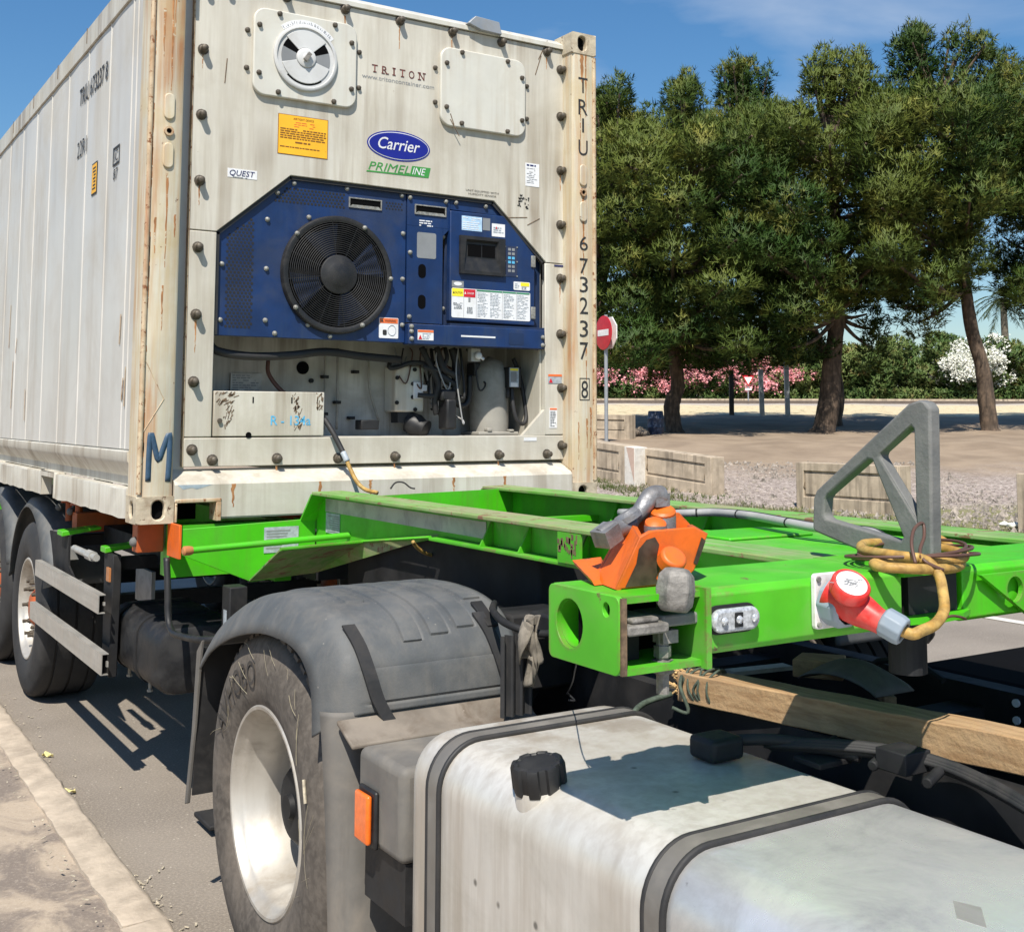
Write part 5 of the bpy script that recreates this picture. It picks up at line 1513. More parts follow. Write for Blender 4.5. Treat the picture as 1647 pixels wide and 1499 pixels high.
b = MB(); b.box(.338, .3395, -.21, -.17, .78, .90); b.build('leg_decal', 'sticker_grey', trailer)
b = MB(); b.box(.785, 1.655, -.1, .05, .98, 1.2); b.build('cross_member', 'dark_steel', trailer)


# ------------------------------------------------------------------ wheels
def tyre_prof(R, rb, w):
    return [(.012, rb - .004), (-.004, rb + .008), (-.018, rb + .05), (-.026, (R + rb) / 2 - .01), (-.024, (R + rb) / 2 + .02), (-.014, R - .055), (-.006, R - .03), (.008, R - .012), (.03, R - .002),
            (.07, R), (.073, R - .012), (.083, R - .012), (.086, R + .001), (w / 2 - .006, R + .001), (w / 2 - .003, R - .012), (w / 2 + .007, R - .012), (w / 2 + .01, R + .001), (w - .086, R + .001), (w - .083, R - .012),
            (w - .073, R - .012), (w - .07, R), (w - .03, R - .002), (w - .01, R - .015), (w + .01, R - .06), (w + .02, (R + rb) / 2), (w, rb)]


def wheel(parent, x, y, z, R, w, dish, tyremat, lugs, name='wheel', inner=True, hubcol='dark_steel', outward=False):
    wt = bpy.data.objects.new(name, None); COL.objects.link(wt); wt.parent = parent; wt.location = Vector((x, y, z)) - org(parent); wt.empty_display_size = .1
    ORG[wt.name] = Vector((x, y, z))
    o = Vector((x, y, z))
    b = MB(); b.lathe(tyre_prof(R, .298, w), o, (1, 0, 0), 96); b.build('tyre', tyremat, wt, smooth=38)
    if lugs:
        b = MB()
        for i in range(lugs):
            a = 2 * math.pi * i / lugs
            e = Vector((0, math.cos(a), math.sin(a))); t = Vector((0, -math.sin(a), math.cos(a)))
            wd = math.pi * R / lugs * 1.25
            for xo0, xo1, sk in ((.010, .066, 1), (w - .066, w - .010, -1)):
                p = [o + X_ * xo0 + e * (R - .020) - t * wd * .5, o + X_ * xo0 + e * (R - .020) + t * wd * .5, o + X_ * xo1 + e * (R - .01) + t * wd * .5, o + X_ * xo1 + e * (R - .01) - t * wd * .5]
                q = [o + X_ * (xo0 + .002) + e * (R + .002) - t * wd * .48, o + X_ * (xo0 + .002) + e * (R + .002) + t * wd * .48, o + X_ * xo1 + e * (R + .008) + t * wd * .48, o + X_ * xo1 + e * (R + .008) - t * wd * .48]
                b.add(p + q, [(0, 1, 2, 3), (4, 7, 6, 5), (0, 4, 5, 1), (1, 5, 6, 2), (2, 6, 7, 3), (3, 7, 4, 0)])
        b.build('tread_lugs', tyremat, wt)['kind'] = 'stuff'
    rp_ = [(-.004, .312), (-.010, .306), (-.009, .297), (.0, .291), (.012, .288), (.02, .280), (.035, .272), (.06, .268), (.09, .255), (.13, .249), (.17, .246)]
    if not outward:
        rp_ += [(dish - .03, .243), (dish - .008, .236), (dish, .215), (dish + .006, .17), (dish + .006, .0)]
    else:
        rp_ = rp_[:8] + [(.068, .24), (.072, .205), (.062, .19), (.055, .15), (.055, .0)]
    b = MB(); b.lathe(rp_, o, (1, 0, 0), 72); rim = b.build('rim', 'rim_alu', wt, smooth=40)
    d0 = dish + .006 if not outward else .058
    if not outward:
        for i in range(10):
            a = 2 * math.pi * (i + .5) / 10
            c = o + Vector((d0, .195 * math.cos(a), .195 * math.sin(a)))
            b = MB(); b.cyl(c + X_ * .0, c - X_ * .009, .03, n=14); b.build('hand_hole', 'black_void', rim)
        for i in range(10):
            a = 2 * math.pi * i / 10
            c = o + Vector((d0, .1675 * math.cos(a), .1675 * math.sin(a)))
            b = MB(); b.cyl(c, c - X_ * .03, .016, n=6); b.cyl(c - X_ * .03, c - X_ * .05, .010, n=8); b.build('wheel_nut', 'greasy_steel', rim)
        b = MB(); b.lathe([(0, .135), (-.05, .13), (-.10, .12), (-.12, .10), (-.125, .04), (-.14, .035), (-.14, 0)], o + X_ * d0, (1, 0, 0), 32); b.build('hub', hubcol, rim, smooth=40)
    else:
        for i in range(10):
            a = 2 * math.pi * i / 10
            c = o + Vector((d0, .1675 * math.cos(a), .1675 * math.sin(a)))
            b = MB(); b.cyl(c + X_ * .02, c - X_ * .035, .016, n=6); b.cyl(c - X_ * .035, c - X_ * .065, .011, n=8); b.build('wheel_nut', 'bolt', rim)
        b = MB(); b.lathe([(.02, .125), (-.01, .12), (-.03, .10), (-.045, .08), (-.05, 0)], o + X_ * d0, (1, 0, 0), 32); b.build('hub', 'orange_dull', rim, smooth=40)
    if inner:
        b = MB(); b.lathe(tyre_prof(R, .27, w), o + X_ * (w + .05), (1, 0, 0), 48); b.build('tyre', 'tyre_dark', wt, smooth=38)
    return wt


for y in (2.76, 4.07, 5.38):
    wheel(trailer, .055, y, .535, .535, .36, .1, 'tyre_dark', 0, outward=True, inner=False)
    wheel(trailer, 2.02, y, .535, .535, .36, .1, 'tyre_dark', 0, outward=True, inner=False)
    b = MB(); cy, cz = y, .535

    def fm(a, c, cy=cy, cz=cz):
        t = math.radians(168 - a * 150)
        x = .03 + c * .40
        r = .685 - .06 * max(0, 1 - c / .14) ** 2
        return Vector((x, cy - r * math.cos(t) * -1 * -1, cz + r * math.sin(t))) if False else Vector((x, cy - r * math.cos(t), cz + r * math.sin(t)))
    b.grid(fm, 40, 10); b.build('mudguard', 'mudguard_grey', trailer, smooth=180, recalc=False, solid=.006)
b = MB(); b.box(.50, 1.95, 2.71, 2.81, .48, .58); b.box(.50, 1.95, 4.02, 4.12, .48, .58); b.each('axle', 'dark_steel', trailer)

# ------------------------------------------------------------------ tractor unit
truck = thing('tractor_unit', (1.219, -2.6, 0), 'rear of the truck tractor with aluminium fuel tank and grey mudguard', 'truck')
AX = (-1.65, .525)
tw_ = wheel(truck, .0, AX[0], AX[1], .53, .29, .20, 'tyre', 58)
wheel(truck, 1.74, AX[0], AX[1], .53, .29, .20, 'tyre', 0)
text('AVHOBO', (0, 0, 0), Y_, Z_, .075, 'tyre_letter', tw_, name='sidewall_lettering', width=.39, polar=(AX[0], AX[1], .372, math.radians(24), -.0275), depth=.002)
# dry grass stuck to the sidewall
for i in range(22):
    r = rnd.uniform(.33, .51); a = rnd.uniform(-.5, 2.9); L = rnd.uniform(.03, .13); da = rnd.uniform(-.9, .9)
    pts = []
    for k in range(4):
        rr_ = r + L * k / 3 * math.sin(da + .15 * k); aa = a + L * k / 3 * math.cos(da) / r
        rr_ = min(max(rr_, .32), .508)
        s_ = (rr_ - .30) / .23
        xo = -.008 - .0215 * math.sin(min(1, max(0, s_)) * math.pi) ** .6
        pts.append((xo - .003, AX[0] - rr_ * math.cos(aa), AX[1] + rr_ * math.sin(aa)))
    b = MB(); b.tube(pts, rnd.uniform(.0004, .0009), 4); g = b.build('straw', 'straw', tw_)
b = MB(); b.tube([(-.034, -2.035, .72), (-.034, -2.05, .66)], .005, 5); b.build('paper_scrap', 'litter_pale', tw_)
# plastic mudguard over the wheel
MP = smooth_path([(-1.005, .915), (-1.15, 1.02), (-1.40, 1.122), (-1.67, 1.178), (-1.90, 1.182), (-2.05, 1.160), (-2.14, 1.115), (-2.195, 1.04), (-2.215, .92)], 8)
MP = [Vector((p[0], p[1])) for p in [(q.x, q.y) for q in [Vector((a[0], a[1], 0)) for a in MP]]] if False else None
prof2 = [Vector((0, a, c)) for a, c in [(-1.005, .915), (-1.15, 1.02), (-1.40, 1.122), (-1.67, 1.178), (-1.90, 1.182), (-2.05, 1.160), (-2.14, 1.115), (-2.195, 1.04), (-2.215, .92)]]
PP = smooth_path(prof2, 8)
NP = len(PP) - 1


def at_prof(PPl, a):
    t = a * (len(PPl) - 1); i = min(int(t), len(PPl) - 2); f_ = t - i
    p = PPl[i].lerp(PPl[i + 1], f_)
    d = (PPl[i + 1] - PPl[i]).normalized()
    return p, Vector((0, d.z, -d.y)) * (-1 if Vector((0, d.z, -d.y)).z < 0 and False else 1)


RIBX = (.115, .205, .295, .385, .475)


RLIM = (.55, .80, .78, .76, .60)


def mudpt(a, x):
    p, nrm = at_prof(PP, a)
    toc = Vector((0, AX[0] - p.y, AX[1] - p.z)).normalized()
    off = 0.0
    if x < .06:
        off += .115 * ((.06 - x) / .105) ** 2.2
    for k, rx in enumerate(RIBX):
        if rx - .0001 < x < rx + .0521 and .12 < a < RLIM[k]:
            off -= .0065
    if .885 < a < .965 and x > .07:
        off -= .006
    return Vector((x, p.y, p.z)) + toc * off


def mudfn(a, c):
    return mudpt(a, -.045 + .605 * c)


XS = sorted(set([-.045 + .605 * i / 40 for i in range(41)] + [q for r_ in RIBX for q in (r_ - .003, r_, r_ + .052, r_ + .055)]))
AS = sorted(set([i / 90 for i in range(91)] + [q for l_ in RLIM + (.885, .965, .12) for q in (l_ - .0025, l_ + .0025)]))
b = MB(); b.add([mudpt(a, x) for a in AS for x in XS], [(i * len(XS) + j, (i + 1) * len(XS) + j, (i + 1) * len(XS) + j + 1, i * len(XS) + j + 1) for i in range(len(AS) - 1) for j in range(len(XS) - 1)])
mud = b.build('mudguard', 'mudguard_grey', truck, smooth=30, recalc=False, solid=.007)
mud['label'] = 'ribbed grey plastic mudguard over the rear wheel'
PP2 = smooth_path([Vector((0, a, c)) for a, c in [(-2.209, .930), (-2.235, .80), (-2.265, .6), (-2.29, .35), (-2.31, .12)]], 6)


def mudfn2(a, c):
    p, nrm = at_prof(PP2, a)
    x = -.040 + .59 * c
    off = .05 * max(0, (.03 - x) / .07) ** 2
    return Vector((x, p.y + off, p.z))


b = MB(); b.grid(mudfn2, 24, 24); b.build('mudguard_lower', 'mudguard_dirty', truck, smooth=60, recalc=False, solid=.006)
# rear flap
b = MB(); b.prism([(-.036, -1.085, .95), (-.036, -1.03, .905), (-.036, -.995, .62), (-.036, -.935, .36), (-.036, -.965, .37), (-.036, -1.03, .66), (-.036, -1.07, .90)], (.012, 0, 0)); b.build('flap_edge', 'mudguard_dirty', truck, bevel=.003)
b = MB(); b.prism([(-.024, -1.06, .92), (-.024, -.985, .40), (.56, -.985, .40), (.56, -1.06, .92)], (0, .008, 0)); b.build('flap', 'black_rubber', truck)
# straps with buckles
for xs, zz0 in ((.085, 0), (.50, 0)):
    P = [(xs - .03, -2.11, 1.140), (xs - .018, -2.165, 1.09), (xs - .005, -2.205, 1.02), (xs + .012, -2.222, .955), (xs + .04, -2.235, .90), (xs + .06, -2.25, .872)]
    b = MB()
    sp_ = smooth_path(P, 4)
    for p, q in zip(sp_[:-1], sp_[1:]):
        pass
    vs_ = []
    for p in sp_:
        for dx in (-.019, .019):
            vs_.append(p + Vector((dx, -.010, .004)))
    b.add(vs_, [(2 * i, 2 * i + 1, 2 * i + 3, 2 * i + 2) for i in range(len(sp_) - 1)])
    b.build('rubber_strap', 'black_rubber', mud, solid=.006, recalc=False)
b = MB(); b.prism([(.472, -2.07, 1.163), (.512, -2.07, 1.163), (.515, -2.165, 1.105), (.478, -2.165, 1.105)], (0, -.005, .008)); b.build('buckle', 'dark_steel', mud, bevel=.003)
# sloped step and battery box between wheel and tank
b = MB(); b.prism([(-.02, -2.222, .918), (.56, -2.222, .918), (.56, -2.315, .872), (-.015, -2.315, .872)], (0, 0, -.012)); b.build('step_plate', 'dusty_steel', truck, bevel=.004)
b = MB(); b.box(.0, .50, -2.575, -2.318, .645, .872); bx_ = b.build('battery_box', 'box_grey', truck, bevel=.022, seg=4)
bx_['label'] = 'dusty grey box between wheel and fuel tank'
b = MB(); b.cyl((.212, -2.40, .872), (.212, -2.40, .884), .014, n=6); b.cyl((.212, -2.40, .872), (.212, -2.40, .876), .022, n=12); b.build('bolt', 'scrape_brown', bx_)
b = MB(); b.box(-.014, -.0005, -2.455, -2.355, .650, .790); b.build('marker_base', 'black_plastic', bx_, bevel=.006)
b = MB(); b.box(-.030, -.0145, -2.443, -2.364, .660, .780); b.build('side_marker', 'amber', bx_, bevel=.007, seg=3)
b = MB(); b.box(.02, .40, -2.56, -2.33, .50, .644); b.build('box_shelf', 'black_plastic', bx_)
# fuel tank
TX0, TX1, TZ0, TZ1 = .012, .662, .22, .965


def tank_section(y, ins, grow=0.0):
    return [(x, y, z) for x, z in rrect(TX0 + ins - grow, TX1 - ins + grow, TZ0 + ins - grow, TZ1 - ins + grow, max(.105 - ins * .3, .05) + grow, 10)]


def loft(mb_, secs, cap0=True, cap1=True):
    m__ = len(secs[0]); vs__ = [p for s in secs for p in s]
    f__ = [(i * m__ + j, (i + 1) * m__ + j, (i + 1) * m__ + (j + 1) % m__, i * m__ + (j + 1) % m__) for i in range(len(secs) - 1) for j in range(m__)]
    if cap0: f__.append(tuple(range(m__)))
    if cap1: f__.append(tuple((len(secs) - 1) * m__ + m__ - 1 - j for j in range(m__)))
    mb_.add(vs__, f__)


b = MB(); loft(b, [tank_section(y, i) for y, i in ((-2.556, .085), (-2.560, .060), (-2.566, .042), (-2.578, .024), (-2.596, .010), (-2.62, .002), (-2.64, 0), (-3.0, 0), (-3.535, 0))], cap1=False)
tank = b.build('fuel_tank', 'tank_alu', truck, smooth=60); tank['label'] = 'brushed aluminium fuel tank with two straps'
b = MB(); loft(b, [tank_section(y, i) for y, i in ((-3.5352, 0), (-4.2, 0), (-5.0, 0), (-5.04, .006), (-5.06, .03))], cap0=False)
b.build('tank_front', 'tank_dirty', tank, smooth=60)
for y0, y1 in ((-2.697, -2.750), (-3.507, -3.560), (-4.55, -4.60)):
    b = MB(); loft(b, [tank_section(y0, 0, .008), tank_section(y1, 0, .008)]); b.build('tank_strap', 'tank_strap', tank, smooth=40)
    for yy in (y0, y1):
        b = MB(); b.tube([(x, y, z) for x, y, z in tank_section(yy, 0, .005)], .0065, 8, closed=True); b.build('strap_rubber', 'black_rubber', tank, smooth=180)
capc = Vector((.072, -3.075, .957))
b = MB(); b.lathe([(-.04, .056), (-.012, .054), (.004, .050), (.006, .04)], capc, (-.16, -.03, 1), 32); b.build('filler_neck', 'tank_alu', tank, smooth=60)
b = MB()
pr = []
ncap = 96
d_, u_, w__ = frame_of((-.16, -.03, 1))
for i in range(ncap):
    a = 2 * math.pi * i / ncap
    r = .058 - (.006 if math.cos(8 * a) < -.35 else 0)
    for t, k in ((-.010, .95), (-.002, 1.0), (.040, 1.0), (.047, .95), (.049, .80), (.046, .74), (.046, 0.0)):
        pr.append(capc + d_ * t + (u_ * math.cos(a) + w__ * math.sin(a)) * r * k)
b.add(pr, [(i * 7 + q, ((i + 1) % ncap) * 7 + q, ((i + 1) % ncap) * 7 + q + 1, i * 7 + q + 1) for i in range(ncap) for q in range(6)])
cp_ = b.build('filler_cap', 'black_plastic', tank, smooth=40)
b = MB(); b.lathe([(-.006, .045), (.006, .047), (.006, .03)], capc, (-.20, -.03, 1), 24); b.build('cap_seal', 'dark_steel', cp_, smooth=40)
b = MB(); b.pxy([(.12 + .05 * math.cos(i * .6) * (1 + .25 * math.sin(i * 2.3)), -3.02 + .035 * math.sin(i * .6) * (1 + .25 * math.cos(i * 1.7))) for i in range(10)], .9653, .9657); b.build('fuel_stain', 'scrape_brown', tank)
b = MB(); b.pxy([(.245, -4.03), (.30, -3.98), (.285, -3.94), (.235, -3.985)], .9653, .9657); b.build('tape_scrap', 'aluminium', tank)
# sender and hoses
b = MB(); b.box(.44, .535, -3.20, -3.115, .968, 1.018); sn = b.build('fuel_sender', 'black_plastic', tank, bevel=.012, seg=3)
b = MB(); b.tube(smooth_path([(.53, -3.16, 1.0), (.60, -3.22, 1.005), (.66, -3.30, 1.0), (.70, -3.38, .99)], 5), .013, 8); b.build('hose', 'black_rubber', sn, smooth=180)
for k in range(7):
    o1 = rnd.uniform(-.022, .022); o2 = rnd.uniform(-.015, .02)
    P = [(.60 + o1, -3.20, .985 + o2 * .5), (.66 + o1, -3.33, .995 + o2), (.71 + o1, -3.42, 1.0 + o2), (.752 + o1, -3.52, .995 + o2), (.762 + o1, -3.62, .985 + o2), (.735 + o1, -3.76, .97 + o2), (.70 + o1, -3.95, .93 + o2), (.69 + o1, -4.5, .88 + o2)]
    b = MB(); b.tube(smooth_path(P, 5), (.009, .007, .011, .006, .009, .007, .010)[k], 7); b.build('hose', 'black_rubber', truck, smooth=180)
b = MB()
for yy in (-3.30, -3.44, -3.58):
    b.cyl((.67, yy, .99), (.735, yy + .02, 1.0), .012, n=8)
b.box(.60, .70, -3.36, -3.28, .972, .985); b.box(.68, .76, -3.52, -3.44, .985, 1.03)
b.build('hose_clips', 'dark_steel', truck, bevel=.003)
# chassis rails, cross members, fifth wheel, other dark gear and the black sheets for shade
for x in (.80, 1.57):
    b = MB(); b.pxz([(x, .70), (x + .07, .70), (x + .07, .71), (x + .01, .71), (x + .01, .965), (x + .07, .965), (x + .07, .975), (x, .975)], -6.0, -.7); b.build('chassis_rail', 'dark_steel', truck)
for y in (-1.0, -2.2, -3.0, -3.9, -4.8):
    b = MB(); b.box(.81, 1.57, y - .05, y + .05, .74, .92); b.build('cross_member', 'dark_steel', truck)
b = MB(); b.box(.95, 1.49, -4.9, -3.3, .45, .78); b.build('gearbox', 'black_plastic', truck, bevel=.05)
b = MB(); b.box(1.70, 2.42, -4.8, -2.6, .30, .95); b.build('right_tank', 'black_void', truck, bevel=.08, seg=4)  # far tank; its black colour carries the shade over it
b = MB(); b.box(.72, 1.72, -3.1, -2.35, .42, .44); b.box(.72, 1.72, -5.2, -3.1, .40, .42); b.each('shade_sheet', 'black_void', truck)  # black sheets added in place of the shadowed ground between the rails
b = MB(); b.lathe([(0, .0), (0, .34), (.03, .37), (.05, .35), (.055, .0)], (1.219, -1.0, .95), (0, 0, 1), 36); b.box(.87, 1.57, -1.25, -.75, .86, .95); b.build('fifth_wheel', 'dark_steel', truck, smooth=40)
b = MB(); b.cyl((.60, -1.05, .90), (.60, -2.1, .95), .12, n=20); b.build('air_tank', 'dark_steel', truck, smooth=40)
b = MB(); b.box(.57, .80, -2.15, -2.0, .9, 1.13); b.box(.60, 1.0, -2.35, -2.2, 1.08, 1.15); b.each('bracket', 'dark_steel', truck, bevel=.01)
b = MB(); b.tube(smooth_path([(.565, -2.06, 1.155), (.50, -2.16, 1.155), (.455, -2.27, 1.15), (.45, -2.34, 1.14), (.49, -2.40, 1.125), (.56, -2.40, 1.12), (.66, -2.30, 1.13)], 5), .011, 8); b.build('tube_rail', 'dark_steel', truck, smooth=180)
# right rear mudguard of the far side
b = MB(); b.grid(lambda a, c: mudfn(a, c) if False else Vector((2.438 - mudfn(a, c).x, mudfn(a, c).y, mudfn(a, c).z)), 40, 24); b.build('mudguard', 'mudguard_grey', truck, smooth=60, recalc=False, solid=.007)
b = MB(); b.tube([(1.34, -2.80, .99), (1.34, -2.88, 1.04), (1.36, -2.98, 1.06), (1.36, -3.08, 1.02)], .01, 6); b.build('hoop', 'dark_steel', truck)
b = MB(); b.grid(lambda a, c: Vector((1.14 + .15 * c, -2.76 - .28 * a, .995 + .065 * math.sin(a * math.pi) ** .7 * math.sin(.5 + c * 2.1))), 16, 10); b.build('heat_shield', 'mudguard_dirty', truck, smooth=180, recalc=False, solid=.004)
b = MB(); b.cyl((1.569, -3.153, .951), (1.562, -3.153, .951), .011, n=12); b.cyl((1.569, -3.153, .905), (1.562, -3.153, .905), .011, n=12); b.each('bolt', 'sticker_white', truck)

# ------------------------------------------------------------------ loose things on the truck
tim = thing('timber_beam', (.80, -3.2, .98), 'long sawn timber beam lying beside the fuel tank on the chassis', 'timber')
Ta = Vector((.795, -2.70, 1.008)); Tb = Vector((1.02, -4.35, 1.045))
b = MB(); d = (Tb - Ta); n_ = 24; u = Vector((d.y, -d.x, 0)).normalized() * -1
vs_ = []
for i in range(n_ + 1):
    p = Ta + d * (i / n_)
    for s_, t in ((-.046, -.04), (.046, -.04), (.046, .036), (-.046, .036)):
        vs_.append(p + u * s_ + Vector((0, 0, t)) + Vector((rnd.uniform(-.0012, .0012), 0, rnd.uniform(-.0015, .0015))))
fs = [(4 * i + k, 4 * (i + 1) + k, 4 * (i + 1) + (k + 1) % 4, 4 * i + (k + 1) % 4) for i in range(n_) for k in range(4)] + [(0, 1, 2, 3), (4 * n_ + 3, 4 * n_ + 2, 4 * n_ + 1, 4 * n_)]
b.add(vs_, fs); b.build('beam', 'timber', tim, bevel=.003)
b = MB()
for i in range(46):
    p = Ta + Vector((rnd.uniform(-.045, .045), .0, rnd.uniform(-.03, .036)))
    b.bar(p, p + Vector((rnd.uniform(-.012, .012), rnd.uniform(.008, .030), rnd.uniform(-.01, .014))), .006, .004)
b.build('splintered_end', 'timber_end', tim)
rp_o = thing('rope', (.80, -2.76, 1.0), 'frayed green rope wound round the splintered end of the timber', 'rope')
b = MB()
for k in range(5):
    c = Ta + d * (.016 + .012 * k)
    hh = .040; ww = .052
    ring_ = [c + u * (ww * math.cos(t)) * (1.25 if abs(math.cos(t)) < .8 else 1) + Vector((0, rnd.uniform(-.012, .012), hh * math.sin(t) * 1.25)) for t in [2 * math.pi * j / 10 for j in range(10)]]
    b.tube(smooth_path(ring_, 3, closed=True), .0032, 6, closed=True)
b.tube(smooth_path([Ta + Vector((-.05, -.03, .03)), Ta + Vector((-.08, -.06, .01)), Ta + Vector((-.07, -.08, -.05)), Ta + Vector((-.10, -.05, -.04))], 5), .005, 6)
b.tube(smooth_path([Ta + Vector((-.06, .0, -.02)), Ta + Vector((-.12, .02, -.035)), Ta + Vector((-.17, .0, -.04)), Ta + Vector((-.20, -.02, -.045))], 5), .008, 6)
b.build('rope_coil', 'rope', rp_o, smooth=180)
blk = MB(); blk.prism([(1.20, -2.68, .976), (1.30, -2.62, .976), (1.38, -2.72, .976), (1.28, -2.80, .976)], (0, 0, .05)); tag(blk.build('wood_block', 'timber', bevel=.004), 'short wooden block on the dark truck frame behind the timber', 'wood block')
blk = MB(); blk.bar((1.12, -2.50, .965), (1.33, -2.53, .965), .05, .012); tag(blk.build('metal_strip', 'grey_metal'), 'pale flat strip lying in the dark frame below the bolster', 'strip')
blk = MB(); blk.bar((1.42, -2.76, .95), (1.30, -2.95, .95), .035, .02); tag(blk.build('wood_offcut', 'timber', bevel=.002), 'narrow slanted wood offcut in the dark truck frame', 'wood offcut')
# wire tied from trailer to tank
b = MB(); b.tube(smooth_path([(.05, -3.28, 1.272), (.15, -3.1, 1.2), (.36, -2.78, 1.08), (.50, -2.56, 1.0), (.535, -2.50, .975)], 5), .0018, 5); b.tube(smooth_path([(.535, -2.5, .975), (.55, -2.49, .965), (.545, -2.52, .958), (.525, -2.52, .962)], 4), .003, 5)
tag(b.build('tie_wire', 'dark_steel', smooth=180), 'thin wire hanging from the bolster to the tank edge', 'wire')
# dirty rags hung on the tube rail
b = MB()


def ragfn(a, c):
    w_ = .028 + .036 * a
    x = .475 + (c - .5) * w_ + .012 * math.sin(a * 6 + c * 9)
    z = 1.165 + .012 * math.sin(c * 8) - a * (.175 if .3 < c < .75 else .12)
    return Vector((x, -2.405 - .022 * math.sin(c * 14 + a * 3), z))


b.grid(ragfn, 22, 20)
rag = b.build('rag', 'rag', smooth=180, recalc=False, solid=.004); tag(rag, 'dirty beige rag hanging between mudguard and green bolster', 'rag')
b = MB()
for k in range(3):
    b.grid(lambda a, c, k=k: Vector((.42 + .035 * k + (c - .5) * (.04), -2.37 - .012 * math.sin(c * 9 + k), 1.12 - a * .22)), 8, 8)
b.build('rag_lower', 'black_rubber', rag, smooth=180, recalc=False)

# red plug and yellow cable
plug = thing('power_plug', (.44, -3.62, 1.34), 'red plug with white lid and thick yellow cable at the bolster socket', 'plug')
pb = Vector((.447, -3.585, 1.372)); pdx = Vector((.08, -.62, -.42)).normalized()
b = MB(); b.lathe([(-.04, .034), (.0, .036), (.035, .032), (.065, .0245), (.095, .022)], pb + Vector((-.0, .0, -.005)), (.30, -.75, -.38), 24); b.build('plug_body', 'plug_red', plug, smooth=40)
lidc = Vector((.425, -3.615, 1.402)); ldir = Vector((-.22, -.62, .75))
b = MB(); b.lathe([(-.028, .026), (-.018, .034), (-.014, .0375), (.006, .0375), (.009, .0352), (.0085, .030), (.0085, .0)], lidc, ldir, 36); lid = b.build('lid', 'plug_red', plug, smooth=40)
b = MB(); b.lathe([(.009, .030), (.0098, .028), (.0098, 0)], lidc, ldir, 36); b.build('lid_label', 'plug_white', lid, smooth=40)
dn = ldir.normalized(); _, lu, lw = frame_of(dn)
b = MB()
for i in range(40):
    p = lidc + dn * .0102 + lu * rnd.gauss(0, .010) + lw * rnd.gauss(0, .006)
    b.bar(p, p + lu * rnd.uniform(.002, .01) + lw * rnd.uniform(-.003, .003), .0016, .0004, up=dn)
b.build('lid_print', 'print_grey', lid)
cdr = Vector((.30, -.75, -.38)).normalized(); cc = pb + cdr * .088
b = MB(); b.lathe([(-.012, .023), (-.008, .029), (.022, .029), (.032, .027), (.034, .019), (.020, .015)], cc, cdr, 10); b.build('cable_gland', 'plug_grey', plug, bevel=.002, smooth=25)
ce = cc + cdr * .02
y1 = smooth_path([ce, ce + cdr * .02 + Vector((.012, 0, 0)), (.520, -3.700, 1.323), (.571, -3.692, 1.330), (.622, -3.672, 1.348), (.655, -3.645, 1.374), (.682, -3.615, 1.405), (.678, -3.595, 1.428), (.660, -3.585, 1.437)], 6)
b = MB(); b.tube(y1, .0108, 10); b.build('cable', 'yellow_cable', plug, smooth=180)
y3 = smooth_path([(.66, -3.585, 1.437), (.64, -3.53, 1.44), (.66, -3.44, 1.44), (.72, -3.39, 1.445), (.82, -3.38, 1.44), (.88, -3.44, 1.435), (.87, -3.53, 1.428), (.79, -3.575, 1.424), (.70, -3.58, 1.430), (.63, -3.53, 1.424),
                  (.60, -3.52, 1.423), (.585, -3.55, 1.421), (.62, -3.595, 1.420), (.70, -3.598, 1.414), (.80, -3.57, 1.410), (.885, -3.51, 1.412), (.925, -3.455, 1.432), (.935, -3.40, 1.45), (.90, -3.36, 1.44)], 6)
b = MB(); b.tube(y3, .0108, 10); b.build('cable', 'yellow_cable', plug, smooth=180)
bw = thing('binding_wire', (.80, -3.5, 1.42), 'brown wire wound round the grey frame foot and yellow cable', 'wire')
b = MB()
for k in range(3):
    rr2 = .085 + .01 * k
    b.tube(smooth_path([(.79 + rr2 * 1.5 * math.cos(t) - .03, -3.485 + rr2 * math.sin(t) * 1.15, 1.440 + .012 * math.cos(t * 1.0 + k) - .006 * k) for t in [2 * math.pi * j / 12 for j in range(12)]], 4, closed=True), .0038, 6, closed=True)
b.tube(smooth_path([(.63, -3.6, 1.43), (.65, -3.575, 1.465), (.69, -3.55, 1.492), (.735, -3.535, 1.50), (.72, -3.55, 1.475), (.675, -3.575, 1.45), (.66, -3.60, 1.432), (.69, -3.62, 1.415)], 5), .0038, 6)
b.tube(smooth_path([(.70, -3.58, 1.30), (.74, -3.59, 1.315), (.78, -3.585, 1.31), (.82, -3.57, 1.30)], 5), .003, 5)
b.build('wire_loop', 'brown_wire', bw, smooth=180)

